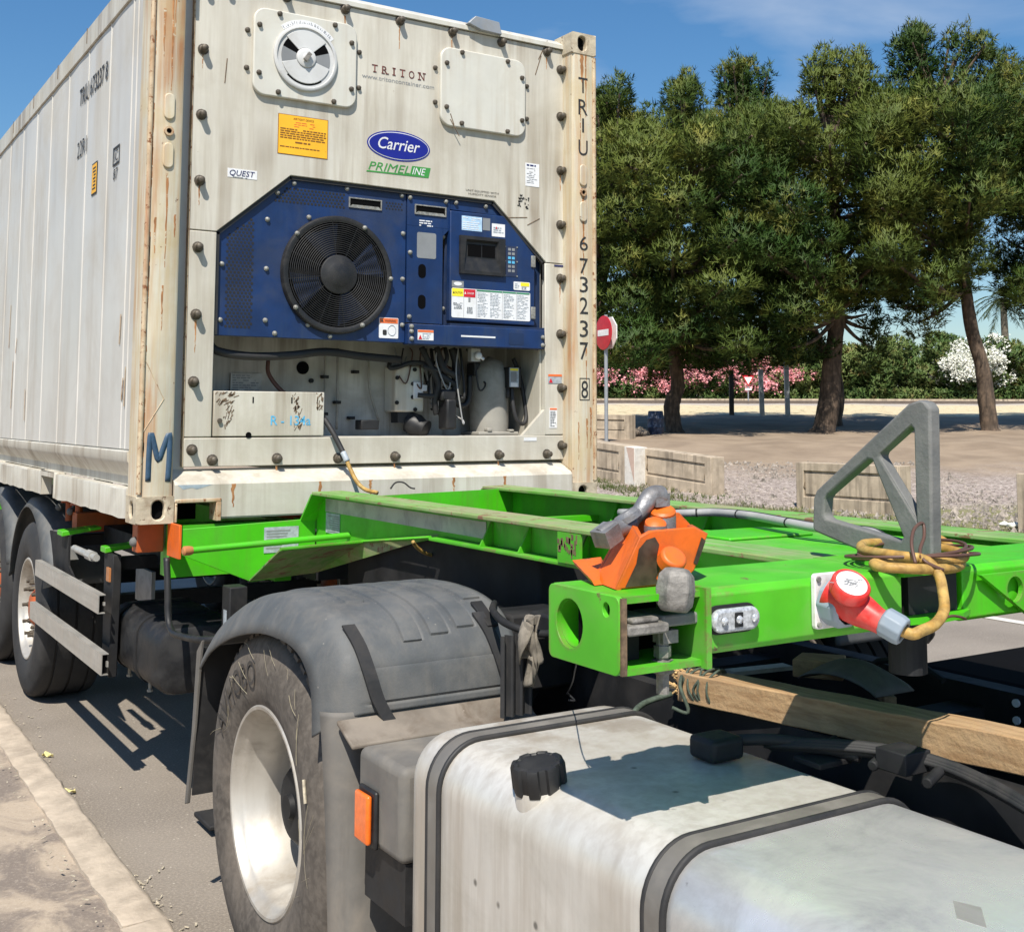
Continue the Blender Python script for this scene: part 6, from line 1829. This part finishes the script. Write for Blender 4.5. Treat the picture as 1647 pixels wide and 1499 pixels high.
# ------------------------------------------------------------------ concrete barriers
def barrier(a, c, label, h=.85, th=.42, painted=False):
    """a, c = left and right foot of the face towards the road"""
    a = Vector(a); c = Vector(c)
    t = thing('concrete_barrier', (a + c) / 2, label, 'barrier', 'concrete barriers along the yard edge')
    L = (c - a).length; d = (c - a).normalized(); nb = Vector((-d.y, d.x, 0))
    if nb.dot(FH) < 0: nb = -nb

    def pt(s, q, z):
        return a + d * s + nb * q + Vector((0, 0, z))
    # body with the sunk panel field in front
    b = MB()
    fr = .17
    rs0, rs1, rz0, rz1 = fr * 1.1, L - fr * 1.1, .22, h - .16
    outer = [(0, -.15), (L, -.15), (L, h - .015), (L - .02, h), (.02, h), (0, h - .015)]
    plate_holes(b, outer, [[(rs0, rz0), (rs1, rz0), (rs1, rz1), (rs0, rz1)]], lambda s, z: pt(s, 0, z), nb * .05)
    b.prism([pt(.003, .051, -.15), pt(L - .003, .051, -.15), pt(L - .003, .051, h - .003), pt(.003, .051, h - .003)], nb * (th - .05))
    b.build('body', 'concrete', t, bevel=.012)
    b = MB()
    zz = [rz0 + .045, (rz0 + rz1) / 2 + .0, rz1 - .045]
    b.prism([pt(rs0 + .02, .028, rz0 + .05), pt(rs1 - .02, .028, rz0 + .05), pt(rs1 - .02, .028, rz1 - .05), pt(rs0 + .02, .028, rz1 - .05)], nb * .022)
    b.build('panel', 'concrete', t, bevel=.006)
    for q in (rs0 - .008, rs1 - .02):
        b = MB(); b.prism([pt(q, -.003, (rz0 + rz1) / 2 - .08), pt(q + .03, -.003, (rz0 + rz1) / 2 - .08), pt(q + .03, -.003, (rz0 + rz1) / 2 + .03)], nb * .05); b.build('lifting_notch', 'concrete_shadow_joint', t)
    return t, pt, L


def G(w, px):
    return WV(w, pxv(px, w))


t, pt, L = barrier(G(28.2, 900), G(26.35, 1003), 'concrete barrier with a white and faded red end beside the container', h=.85)
b = MB(); b.prism([pt(L + .012, 0, -.1), pt(L + .34, 0, -.1), pt(L + .34, 0, .84), pt(L + .012, 0, .84)], (pt(0, .40, 0) - pt(0, 0, 0))); b.build('end_block', 'concrete_white', t, bevel=.01)
b = MB(); b.prism([pt(L + .08, -.004, .83), pt(L + .335, -.004, .83), pt(L + .335, -.004, .08)], (pt(0, .005, 0) - pt(0, 0, 0))); b.build('red_triangle', 'concrete_faded_red', t)
barrier(G(26.4, 1029), G(24.75, 1142), 'dark streaked concrete barrier second from the container', h=.80)
barrier(G(23.2, 1277), G(21.35, 1440), 'concrete barrier partly hidden behind the grey triangular frame', h=.88, th=.40)
barrier(G(18.6, 1628), G(17.2, 1790), 'concrete barrier cut off by the right edge of the picture', h=.88)
barrier(G(38.0, 930), G(37.0, 1012), 'shaded concrete barrier under the pines by the no entry sign', h=.74)

# ------------------------------------------------------------------ signs, posts, barrel, stones
ns = thing('traffic_sign', G(34.3, 975), 'red no entry disc on a tall grey pole behind the barriers', 'traffic sign')
p0 = G(34.3, 975)
b = MB(); b.cyl(p0 + Vector((0, 0, -.1)), p0 + Vector((0, 0, 3.75)), .055, n=14); b.build('pole', 'galvanised', ns, smooth=40)
fd = (-FH * .42 - RH * .91).normalized(); fu = Vector((-fd.y, fd.x, 0)) * -1
sc_ = p0 + Vector((0, 0, 3.22)) + fd * .07
b = MB(); b.lathe([(0, 0), (0, .50), (.02, .50), (.024, .47), (.024, 0)], sc_, fd, 40); b.build('disc', 'sign_red', ns, smooth=40)
b = MB(); b.prism([sc_ + fd * .026 + fu * (s * .33) + Vector((0, 0, z)) for s, z in ((-1, -.09), (1, -.09), (1, .09), (-1, .09))], fd * .004); b.build('white_bar', 'sign_white', ns)
b = MB(); c2 = p0 + Vector((0, 0, 3.22)) - fd * .09
b.prism([c2 + fu * (.50 * math.cos(a) * 1.0) + Vector((0, 0, .50 * math.sin(a))) for a in [math.pi / 8 + math.pi / 4 * k for k in range(8)]], -fd * .03); b.build('octagon_back', 'sign_white', ns)
ys = thing('traffic_sign', G(72, 1203), 'small white and red give way triangle near the railway bank', 'traffic sign')
p0 = G(72, 1203)
b = MB(); b.cyl(p0, p0 + Vector((0, 0, 1.45)), .04, n=8); b.build('pole', 'galvanised', ys)
for s, mt, q in ((.38, 'sign_red', 0), (.25, 'sign_white', -.02)):
    c = p0 + Vector((0, 0, 1.42)) - FH * (.05 - q)
    b = MB(); b.prism([c + RH * (x * s) + Vector((0, 0, z * s)) for x, z in ((-1, .8), (1, .8), (0, -1.0))], -FH * .015); b.build('triangle', mt, ys)
b = MB(); c = p0 + Vector((0, 0, .88)) - FH * .05; b.prism([c + RH * x + Vector((0, 0, z)) for x, z in ((-.2, -.06), (.2, -.06), (.2, .06), (-.2, .06))], -FH * .01); b.build('plate', 'sign_white', ys)
for px, w, h, mt, lab in ((1176, 53.5, 2.15, 'post_dark', 'dark square post left of the give way triangle'), (1225, 53.5, 2.2, 'galvanised', 'grey post just right of the give way triangle'), (1266, 52.8, 2.85, 'galvanised', 'tallest grey post left of the middle pine')):
    b = MB(); p = G(w, px); hw = .10
    b.prism([p + RH * x + FH * y + Vector((0, 0, -.1)) for x, y in ((-hw, -hw), (hw, -hw), (hw, hw), (-hw, hw))], Vector((0, 0, h)) + RH * (-.05 if px > 1200 else 0))
    o = b.build('steel_post', mt, bevel=.01); tag(o, lab, 'post', 'posts before the railway bank')
p = G(39.2, 1054)
br = thing('barrel', p, 'dark blue plastic barrel standing beside the left pine trunk', 'barrel')
b = MB(); b.lathe([(0, 0), (0, .23), (.04, .26), (.28, .275), (.30, .285), (.33, .275), (.55, .275), (.58, .285), (.61, .27), (.80, .25), (.84, .23), (.84, 0)], p + Vector((0, 0, -.03)), (0, 0, 1), 24); b.build('drum', 'barrel_blue', br, smooth=40)
for px, w, r, sz in ((1028, 38.9, .22, 'largest'), (1036, 38.6, .16, 'middle sized'), (1020, 39.0, .14, 'smallest')):
    b = MB(); b.ball(G(w, px) + Vector((0, 0, r * .5)), r, 6, 1.2, 1, .8, jit=.12); o = b.build('stone', 'stone', smooth=60); tag(o, sz + ' of the rough brown stones beside the blue barrel', 'stone', 'stones beside the barrel')
# railway: two rails on ballast
for w in (71.0, 72.5):
    b = MB(); b.bar(WV(w, -60, .10), WV(w, 90, .10), .10, .17); b.build('rail', 'rail_rust'); o = bpy.context.scene.collection.objects[-1]; o = COL.objects[-1]
    tag(o, 'nearer rusty rail along the bank' if w < 72 else 'farther rusty rail along the bank', 'rail', 'railway rails')
b = MB(); b.prism([WV(76.5, -80, -.2), WV(76.5, 100, -.2), WV(76.5, 100, .28), WV(76.5, -80, .28)], FH * .3); o = b.build('low_wall', 'concrete'); tag(o, 'low dark concrete edge at the foot of the hedge', 'wall')

# ------------------------------------------------------------------ vegetation
def blades(centers, dirs, length, width, n_per, spread, rng):
    """numpy tufts: every centre carries n_per thin blades (one triangle pair each) round its direction"""
    N = len(centers) * n_per
    c = np.repeat(centers, n_per, 0); d = np.repeat(dirs, n_per, 0)
    d = d + rng.normal(0, spread, (N, 3)); d /= np.linalg.norm(d, axis=1)[:, None]
    s = rng.normal(0, 1, (N, 3)); s -= (s * d).sum(1)[:, None] * d; s /= np.linalg.norm(s, axis=1)[:, None]
    L = (length * rng.uniform(.6, 1.25, N))[:, None]; Wd = (width * rng.uniform(.7, 1.3, N))[:, None]
    a = c - s * Wd * .5; b_ = c + s * Wd * .5; e = c + d * L; 
    V = np.stack([a, b_, e + s * Wd * .12, e - s * Wd * .12], 1).reshape(-1, 3)
    return V


def quads_obj(name, V, mat, parent, N=None):
    """N = one outward direction per quad: leaves are wound and shaded along the clump they belong to"""
    n = len(V) // 4
    if N is not None:
        Q = V.reshape(-1, 4, 3)
        g = np.cross(Q[:, 1] - Q[:, 0], Q[:, 2] - Q[:, 0])
        fl = (g * N).sum(1) < 0
        Q[fl] = Q[fl][:, ::-1]
        V = Q.reshape(-1, 3)
    o0 = np.array(org(parent))
    me = bpy.data.meshes.new(name)
    me.vertices.add(len(V)); me.vertices.foreach_set('co', (V - o0).astype(np.float32).ravel())
    me.loops.add(n * 4); me.loops.foreach_set('vertex_index', np.arange(n * 4, dtype=np.int32))
    me.polygons.add(n); me.polygons.foreach_set('loop_start', np.arange(0, n * 4, 4, dtype=np.int32)); me.polygons.foreach_set('loop_total', np.full(n, 4, dtype=np.int32))
    me.update(calc_edges=True); me.validate()
    me.materials.append(MAT[mat])
    if N is not None:
        me.shade_smooth()
        me.normals_split_custom_set_from_vertices(np.repeat(N, 4, 0).tolist())
    o = bpy.data.objects.new(name, me); COL.objects.link(o)
    if parent is not None: o.parent = parent
    return o


def pine(w, px, label, trunk, puffs, seed, r0=.42, dens=1.0):
    """trunk = list of (px, py) points at the tree's own distance; puffs = (px, py, radius m, depth offset)"""
    rng = np.random.default_rng(seed)
    base = G(w, px)
    t = thing('pine_tree', base, label, 'tree', 'pine trees along the yard')

    def at(px_, py_, dw=0.0):
        ww = w + dw
        p = Vector((CAM.x, CAM.y, CAM.z)) + FH * ww + RH * pxv(px_, ww)
        p.z += (674.5 - py_) / 1884.4 * ww
        return p
    lead = random.Random(seed * 3)
    tops = sorted(puffs, key=lambda q: q[1])[:max(6, len(puffs) // 4)]
    for _ in range(16):
        a_ = lead.choice(tops)
        puffs = puffs + [(a_[0] + lead.uniform(-26, 26), a_[1] - lead.uniform(4, 26), lead.uniform(.30, .52), a_[3] + lead.uniform(-.8, .8))]
    for _ in range(10):
        a_ = lead.choice(puffs)
        puffs = puffs + [(a_[0] + lead.uniform(-34, 34), a_[1] + lead.uniform(-25, 25), lead.uniform(.4, .7), a_[3] - lead.uniform(.5, 1.6))]
    P = [base + Vector((0, 0, -.25))] + [at(*q) for q in trunk]
    sp_ = smooth_path(P, 6); k = len(sp_)
    b = MB(); b.tube(sp_, r0, 12, rs=[r0 * (1.35 if i < 2 else 1.0) * (1 - .72 * i / k) + rng.uniform(-.02, .02) for i in range(k)]); b.build('trunk', 'pine_bark', t, smooth=70)
    b = MB()
    top = sp_[int(k * .55):]
    C_ = []; D_ = []; N_ = []
    for (qx, qy, R, dw) in puffs:
        c = at(qx, qy, dw)
        st = min(top, key=lambda q: (q - c).length + max(0, q.z - c.z + .5) * 2)
        mid = st.lerp(c, .5) + Vector((0, 0, -.25 * (c - st).length * .3))
        b.tube(smooth_path([st, mid, c], 4), .1, 6, rs=[.10 - .008 * i for i in range(9)])
        n = int(380 * R * R * dens)
        v = rng.normal(0, 1, (n, 3)); v /= np.linalg.norm(v, axis=1)[:, None]
        rad = rng.uniform(.45, 1.0, n) ** .5
        lump = 1 + .22 * np.sin(v[:, 0] * 5 + seed) * np.sin(v[:, 1] * 6 + qx) + .18 * np.sin(v[:, 2] * 7 + qy)
        q = v * (rad * lump)[:, None] * (np.array([R, R, R * .70]) if R > .78 else np.array([R * .72, R * .72, R * 1.25]))
        q[:, 2] = np.where(q[:, 2] < 0, q[:, 2] * (.72 if R > .78 else 1.0), q[:, 2])
        C_.append(q + np.array(c)); D_.append(v * .75 + np.array([0, 0, .75])); N_.append(v + np.array([0, 0, .25]) + rng.normal(0, .22, v.shape))
    C_ = np.concatenate(C_); D_ = np.concatenate(D_); D_ /= np.linalg.norm(D_, axis=1)[:, None]
    b.build('limbs', 'pine_bark', t, smooth=70)
    V = blades(C_, D_, .22, .034, 5, .62, rng)
    N_ = np.repeat(np.concatenate(N_), 5, 0); N_ /= np.linalg.norm(N_, axis=1)[:, None]
    o = quads_obj('crown', V, 'pine_needles', t, N_)
    return t


R_ = random.Random(21)


def fill(x0, x1, y0, y1, n, r, seed, keep=lambda x, y: True):
    """foliage pads kept apart from each other so that dark gaps stay between them"""
    q = random.Random(seed); out = []; tries = 0
    sep = 1.05
    while len(out) < n and tries < 6000:
        tries += 1
        if tries % 800 == 0: sep *= .85
        x = q.uniform(x0, x1); y = q.uniform(y0, y1); dw = q.uniform(-4.6, 3.6); rr = r * q.uniform(.65, 1.3)
        if not keep(x, y): continue
        if any(((x - a) / 44.9) ** 2 + ((y - b_) / 38.0) ** 2 + (dw - d_) ** 2 < (sep * (rr + c_) * .78) ** 2 for a, b_, c_, d_ in out): continue
        out.append((x, y, rr, dw))
    return out


pine(43.5, 938, 'pine tree half hidden behind the right corner of the container', [(945, 600), (965, 480), (985, 330)],
     [(985, 165, .8, 0), (965, 200, 1.0, .5), (1005, 195, .8, 0), (1025, 205, .7, -.5)] + fill(925, 1060, 225, 570, 30, 1.25, 1), 101)
pine(42.0, 1085, 'left pine with a single leaning trunk beside the blue barrel', [(1080, 655), (1090, 620), (1084, 560), (1080, 480), (1095, 360), (1110, 250)],
     [(1105, 150, .7, 0), (1092, 165, .7, 0), (1120, 165, .7, .4), (1085, 195, .9, 0), (1130, 200, .9, 0), (1010, 575, .8, -2), (1130, 578, .8, -1), (1180, 585, .8, -1.5), (1060, 585, .7, 1)] + fill(1000, 1200, 225, 575, 44, 1.25, 2), 102, r0=.32)
pine(46.5, 1338, 'tall narrow topped pine between the left and the middle trunks', [(1345, 610), (1300, 520), (1240, 420), (1200, 250)],
     [(1195, 112, .6, 0), (1180, 125, .7, 0), (1212, 122, .7, 0), (1230, 135, .6, 0), (1195, 150, .9, 0), (1220, 165, .9, 0), (1175, 165, .7, 0)] + fill(1130, 1300, 190, 575, 42, 1.3, 3), 103, r0=.30)
pine(42.0, 1320, 'middle pine with a thick forked leaning trunk', [(1332, 650), (1338, 590), (1346, 530), (1352, 460), (1348, 330), (1345, 220)],
     [(1335, 90, .55, 0), (1318, 105, .6, 0), (1355, 100, .6, 0), (1385, 110, .55, 0), (1340, 130, .9, 0), (1370, 140, .9, 0), (1322, 160, .8, 0), (1405, 135, .5, 0), (1402, 560, .65, -.5), (1410, 530, .55, 0), (1397, 505, .7, 0), (1372, 480, .8, 0), (1268, 525, .7, -2.5), (1275, 560, .5, -2.5)]
     + fill(1235, 1440, 180, 500, 46, 1.25, 4, lambda x, y: y < 510 - max(0, x - 1330) * .4), 104, r0=.44)
pine(42.5, 1590, 'right pine with a bare curved trunk and high crown', [(1585, 645), (1580, 590), (1565, 530), (1556, 450), (1553, 380), (1540, 260), (1520, 150)],
     [(1475, 58, .55, 0), (1500, 65, .65, 0), (1460, 75, .6, 0), (1565, 58, .6, 0), (1585, 72, .6, 0), (1550, 85, .7, 0), (1605, 100, .7, 0), (1485, 100, .9, 0), (1575, 125, .9, 0), (1510, 120, .8, .5), (1460, 130, .8, 0)]
     + fill(1425, 1620, 150, 330, 32, 1.25, 5) + fill(1425, 1560, 330, 490, 20, 1.05, 6, lambda x, y: y < 515 - abs(x - 1480) * .5) + [(1540, 370, .8, -1.5), (1570, 378, .75, -1.5), (1500, 395, .9, -1.5), (1520, 480, .6, 0), (1478, 520, .6, 0), (1500, 505, .6, 0), (1450, 495, .6, 0)], 105, r0=.33)
pine(45.0, 1700, 'pine at the right edge with its trunk outside the picture', [(1700, 560), (1690, 400), (1680, 250)],
     [(1640, 115, .8, 0), (1625, 135, .7, 0), (1660, 120, .9, 0)] + fill(1605, 1760, 150, 320, 24, 1.3, 7) + fill(1640, 1760, 320, 470, 14, 1.1, 8) + [(1622, 450, .6, 0), (1635, 480, .6, 0), (1615, 415, .5, 0), (1645, 440, .7, 0)], 106)


def shrub(w, px, half, h, label, leaf, flower, nfl, seed, nl=5200):
    rng = np.random.default_rng(seed)
    p = G(w, px)
    t = thing('oleander_shrub', p, label, 'shrub', 'oleander hedge along the railway')
    nb_ = 16
    cs = []
    for k in range(nb_):
        cs.append((rng.uniform(-half, half), rng.uniform(-1.0, 1.0), h * rng.uniform(.20, .80), rng.uniform(.6, 1.05)))
    C_ = []; D_ = []; N_ = []
    per = nl // nb_
    for (a, bb_, z, r) in cs:
        v = rng.normal(0, 1, (per, 3)); v /= np.linalg.norm(v, axis=1)[:, None]
        q = v * (rng.uniform(.5, 1.0, per) ** .5 * r)[:, None]
        c = np.array(p) + np.array(RH) * a + np.array(FH) * bb_ + np.array([0, 0, z])
        C_.append(c + q); D_.append(v + np.array([0, 0, .5])); N_.append(v + np.array([0, 0, .25]) + rng.normal(0, .25, v.shape))
    lo = rng.uniform(-half, half, 900)
    C_.append(np.array(p)[None] + np.array(RH)[None] * lo[:, None] + np.array(FH)[None] * rng.uniform(-1.1, -.3, 900)[:, None] + np.array([0, 0, 1])[None] * rng.uniform(0, .9, 900)[:, None]); D_.append(rng.normal(0, 1, (900, 3)) + np.array([0, 0, .6])); N_.append(rng.normal(0, .5, (900, 3)) - np.array(FH) + np.array([0, 0, .4]))
    C_ = np.concatenate(C_); D_ = np.concatenate(D_); D_ /= np.linalg.norm(D_, axis=1)[:, None]
    C_[:, 2] = np.maximum(C_[:, 2], p.z + .05)
    N_ = np.repeat(np.concatenate(N_), 3, 0); N_ /= np.linalg.norm(N_, axis=1)[:, None]
    quads_obj('foliage', blades(C_, D_, .28, .10, 3, .5, rng), leaf, t, N_)
    b = MB()
    for k in range(5):
        a = R_.uniform(-half * .6, half * .6)
        b.tube([p + RH * (a * .3) + Vector((0, 0, -.1)), p + RH * a + Vector((0, 0, h * .6))], .03, 5)
    b.build('stems', 'pine_bark', t)
    if nfl:
        # flower heads in clusters on the side that faces the light
        ncl = max(4, nfl // 5)
        V = []
        for k in range(ncl):
            a, bb_, z, r = cs[rng.integers(nb_)]
            v = rng.normal(0, 1, 3); v[2] = abs(v[2]); v /= np.linalg.norm(v)
            v = v * .8 - np.array(FH) * .8; v /= np.linalg.norm(v)
            c = np.array(p) + np.array(RH) * a + np.array(FH) * bb_ + np.array([0, 0, z]) + v * r * rng.uniform(.9, 1.1)
            V.append(c + rng.normal(0, .17, (26, 3)))
        V = np.concatenate(V)
        d = rng.normal(0, 1, (len(V), 3)) - np.array(FH) * .6; d /= np.linalg.norm(d, axis=1)[:, None]
        quads_obj('flowers', blades(V, d, .12, .12, 2, .6, rng), flower, t)['kind'] = 'stuff'


shr = [(64, 925, 2.6, 2.6, 'green oleander shrub just behind the container corner', None, 0), (64, 985, 2.0, 2.5, 'oleander with sparse pink flowers right of the no entry pole', 'flower_pink', 500), (64, 1045, 1.9, 3.0, 'densely pink flowering oleander left of the left pine trunk', 'flower_pink', 1800),
       (64, 1120, 2.0, 3.2, 'densely pink flowering oleander right of the left pine trunk', 'flower_pink', 2000), (64, 1172, 1.5, 2.9, 'mostly green oleander behind the dark post', 'flower_pink', 350), (64, 1235, 1.4, 2.8, 'pink oleander right of the give way triangle', 'flower_pink', 1300),
       (64.5, 1290, 2.0, 3.4, 'tall green oleander left of the middle pine trunk', 'flower_pink', 60), (64.5, 1355, 2.0, 3.3, 'green oleander behind the middle pine trunk', None, 0), (64.2, 1415, 2.0, 3.2, 'dark green oleander right of the middle pine trunk', None, 0),
       (64.6, 1470, 2.2, 3.7, 'reddish brown topped oleander left of the white one', None, 0), (64.0, 1545, 1.6, 3.9, 'white flowering oleander by the right pine trunk', 'flower_white', 2600), (64.8, 1590, 1.9, 3.8, 'white topped oleander behind the right pine trunk', 'flower_white', 700),
       (64.3, 1640, 2.2, 3.5, 'green oleander at the right edge of the picture', None, 0), (64.6, 1720, 2.4, 3.4, 'green oleander beyond the right edge', None, 0)]
for i, (w, px, hf, h, lab, fl, nf) in enumerate(shr[:-1]):
    shrub(w + 16, px, hf * 1.25, h * 1.25, lab, 'oleander_leaf', fl, nf, 300 + i)
# looser taller bushes behind the hedge
for i, (w, px, h, lab) in enumerate(((72, 1455, 4.6, 'grey green bush rising behind the hedge left of the white oleander'), (74, 1498, 5.4, 'tall bush rising highest behind the hedge'), (76, 1640, 4.9, 'bush behind the hedge below the palm'), (72, 1330, 4.0, 'bush behind the hedge near the middle trunk'))):
    shrub(w + 20, px, 2.1, h * 1.25, lab, 'oleander_leaf', None, 0, 400 + i, 4200)

# palm and white mast far behind
pb = G(110, 1617)
pm = thing('palm_tree', pb, 'slender palm far behind the hedge at the right', 'palm tree')
b = MB(); top = pb + Vector((0, 0, 10.3)); b.tube(smooth_path([pb, pb + Vector((.15, 0, 5)), top], 6), .3, 10, rs=[.42 - .012 * i for i in range(13)]); b.build('trunk', 'palm_trunk', pm, smooth=60)
for k in range(26):
    a = R_.uniform(0, 6.28); el = R_.uniform(-.6, 1.1); Lf = R_.uniform(2.2, 3.2)
    h0 = Vector((math.cos(a), math.sin(a), 0))
    pts = [top + h0 * (Lf * s * math.cos(el * (1 - s * .4))) + Vector((0, 0, Lf * (s * math.sin(el) - .55 * s * s))) for s in (0, .2, .4, .6, .8, 1.0)]
    rng = np.random.default_rng(900 + k)
    cc_ = []; dd_ = []
    for s_ in np.linspace(.12, 1, 26):
        i = min(int(s_ * 5), 4); f_ = s_ * 5 - i
        q = pts[i].lerp(pts[i + 1], f_); tn = (pts[i + 1] - pts[i]).normalized(); sd = tn.cross(Vector((0, 0, 1)))
        for sg in (-1, 1):
            cc_.append(q); dd_.append((tn * .7 + sd * sg + Vector((0, 0, -.35))).normalized())
    o = quads_obj('frond', blades(np.array(cc_), np.array(dd_), .62, .07, 1, .08, rng), 'palm_leaf', pm)
b = MB(); pq = G(120, 1560); b.cyl(pq, pq + Vector((0, 0, 13)), .22, .14, 12); o = b.build('mast', 'sign_white', smooth=40); tag(o, 'thin white mast behind the right pine trunk', 'mast')
b = MB(); pq = G(110, 962); b.prism([pq + RH * x + Vector((0, 0, 0)) + FH * y for x, y in ((-9, 0), (1.8, 0), (1.8, 5), (-9, 5))], Vector((0, 0, 5.2))); o = b.build('far_building', 'far_wall'); tag(o, 'pale far building glimpsed under the pines beside the container', 'building')

# grass along the yard edge
rng = np.random.default_rng(5)
N = 3600
yy = rng.uniform(2, 26, N); xx = 13.1 + (yy - 6) * .06 + np.abs(rng.normal(0, .75, N))
keepm = rng.uniform(0, 1, N) < .4 + .6 * (np.sin(yy * 2.1) * np.sin(xx * 3.3) > -.2)
cc_ = np.stack([xx, yy, np.zeros(N)], 1)[keepm]
for i_ in range(len(cc_)):
    w_ = (cc_[i_, 0] - CAM.x) * FH.x + (cc_[i_, 1] - CAM.y) * FH.y
    cc_[i_, 2] = zt(w_) - .01
dd_ = np.tile(np.array([[0, 0, 1.0]]), (len(cc_), 1))
o = quads_obj('grass', blades(cc_, dd_, .11, .012, 6, .45, rng), 'grass_blade', None)
tag(o, 'tufts of dry green grass along the barrier feet', 'grass', kind='stuff')
# loose stones on the gravel behind the verge
N = 9000
ww_ = rng.uniform(17, 30, N); vx = rng.uniform(.8, 10, N)
P0 = np.array([CAM.x, CAM.y, 0])[None] + np.array(FH)[None] * ww_[:, None] + np.array(RH)[None] * vx[:, None]
km = P0[:, 0] > 13.6 + np.abs(rng.normal(0, .4, N))
P0 = P0[km]; ww_ = ww_[km]
P0[:, 2] = np.interp(ww_, ZW, ZZ) + .004
sz_ = rng.gamma(2.0, .011, len(P0))[:, None] + .008
tt_ = rng.uniform(0, 6.28, len(P0))
vv_ = []
for k in range(3):
    a_ = tt_ + k * 2.1 + rng.uniform(-.4, .4, len(P0))
    vv_.append(P0 + np.stack([np.cos(a_), np.sin(a_), np.full(len(P0), -.2)], 1) * sz_)
vv_.append(P0 + np.stack([rng.uniform(-.4, .4, len(P0)), rng.uniform(-.4, .4, len(P0)), np.full(len(P0), .9)], 1) * sz_)
V = np.stack(vv_, 1).reshape(-1, 3)
b = MB(); b.v = [tuple(p) for p in V]; b.f = [f_ for i in range(len(P0)) for f_ in ((4 * i, 4 * i + 1, 4 * i + 3), (4 * i + 1, 4 * i + 2, 4 * i + 3), (4 * i + 2, 4 * i, 4 * i + 3))]
o = b.build('gravel', 'pebble', recalc=False); tag(o, 'loose grey brown gravel behind the concrete barriers', 'gravel', kind='stuff')
# pale flowers / rubbish by the right barrier
for i, (px, w) in enumerate(((1607, 18.9), (1618, 18.7), (1625, 18.8))):
    b = MB(); b.ball(G(w, px) + Vector((0, 0, .06)), .06, 6, 1.3, 1, .7, jit=.25); o = b.build('litter', 'flower_white', smooth=60); tag(o, 'crumpled white litter in the grass by the right barrier', 'litter', 'white litter by the right barrier')

# ------------------------------------------------------------------ leaves and litter at the kerb
lit = [(-.13, .62, .10, .03, 'litter_yellow', 'large crumpled pale yellow leaf on the asphalt by the kerb'), (-.08, 1.28, .05, .012, 'litter_yellow', 'small yellow leaf on the asphalt further along the kerb')]
for x, y, L, w_, mt, lab in lit:
    b = MB()
    b.grid(lambda a, c: Vector((x + (a - .5) * L, y + (c - .5) * w_ * (1.6 - abs(a - .5) * 1.6) + .02 * math.sin(a * 5), .012 + .010 * math.sin(a * 9 + c * 4) + .006 * c)), 14, 5)
    o = b.build('leaf', mt, smooth=180, recalc=False, solid=.001); tag(o, lab, 'leaf')
b = MB()
for i in range(170):
    if rnd.random() < .5:
        y = rnd.uniform(-1.15, -.55); x = -.145 + abs(rnd.gauss(0, .035))
    else:
        y = rnd.uniform(-1.5, 3.0); x = rnd.choice([-.145 + abs(rnd.gauss(0, .10)), -.34 - abs(rnd.gauss(0, .05))])
    z = .006 if x > -.15 else .116
    a = rnd.uniform(0, 3.14); L = rnd.uniform(.004, .022); wd = rnd.uniform(.003, .008)
    b.bar((x, y, z), (x + L * math.cos(a), y + L * math.sin(a), z + rnd.uniform(0, .004)), wd, .002)
o = b.build('leaf_debris', 'litter_pale'); tag(o, 'scatter of dry leaf bits and grit along the kerb', 'debris', kind='stuff')

flush_texts()
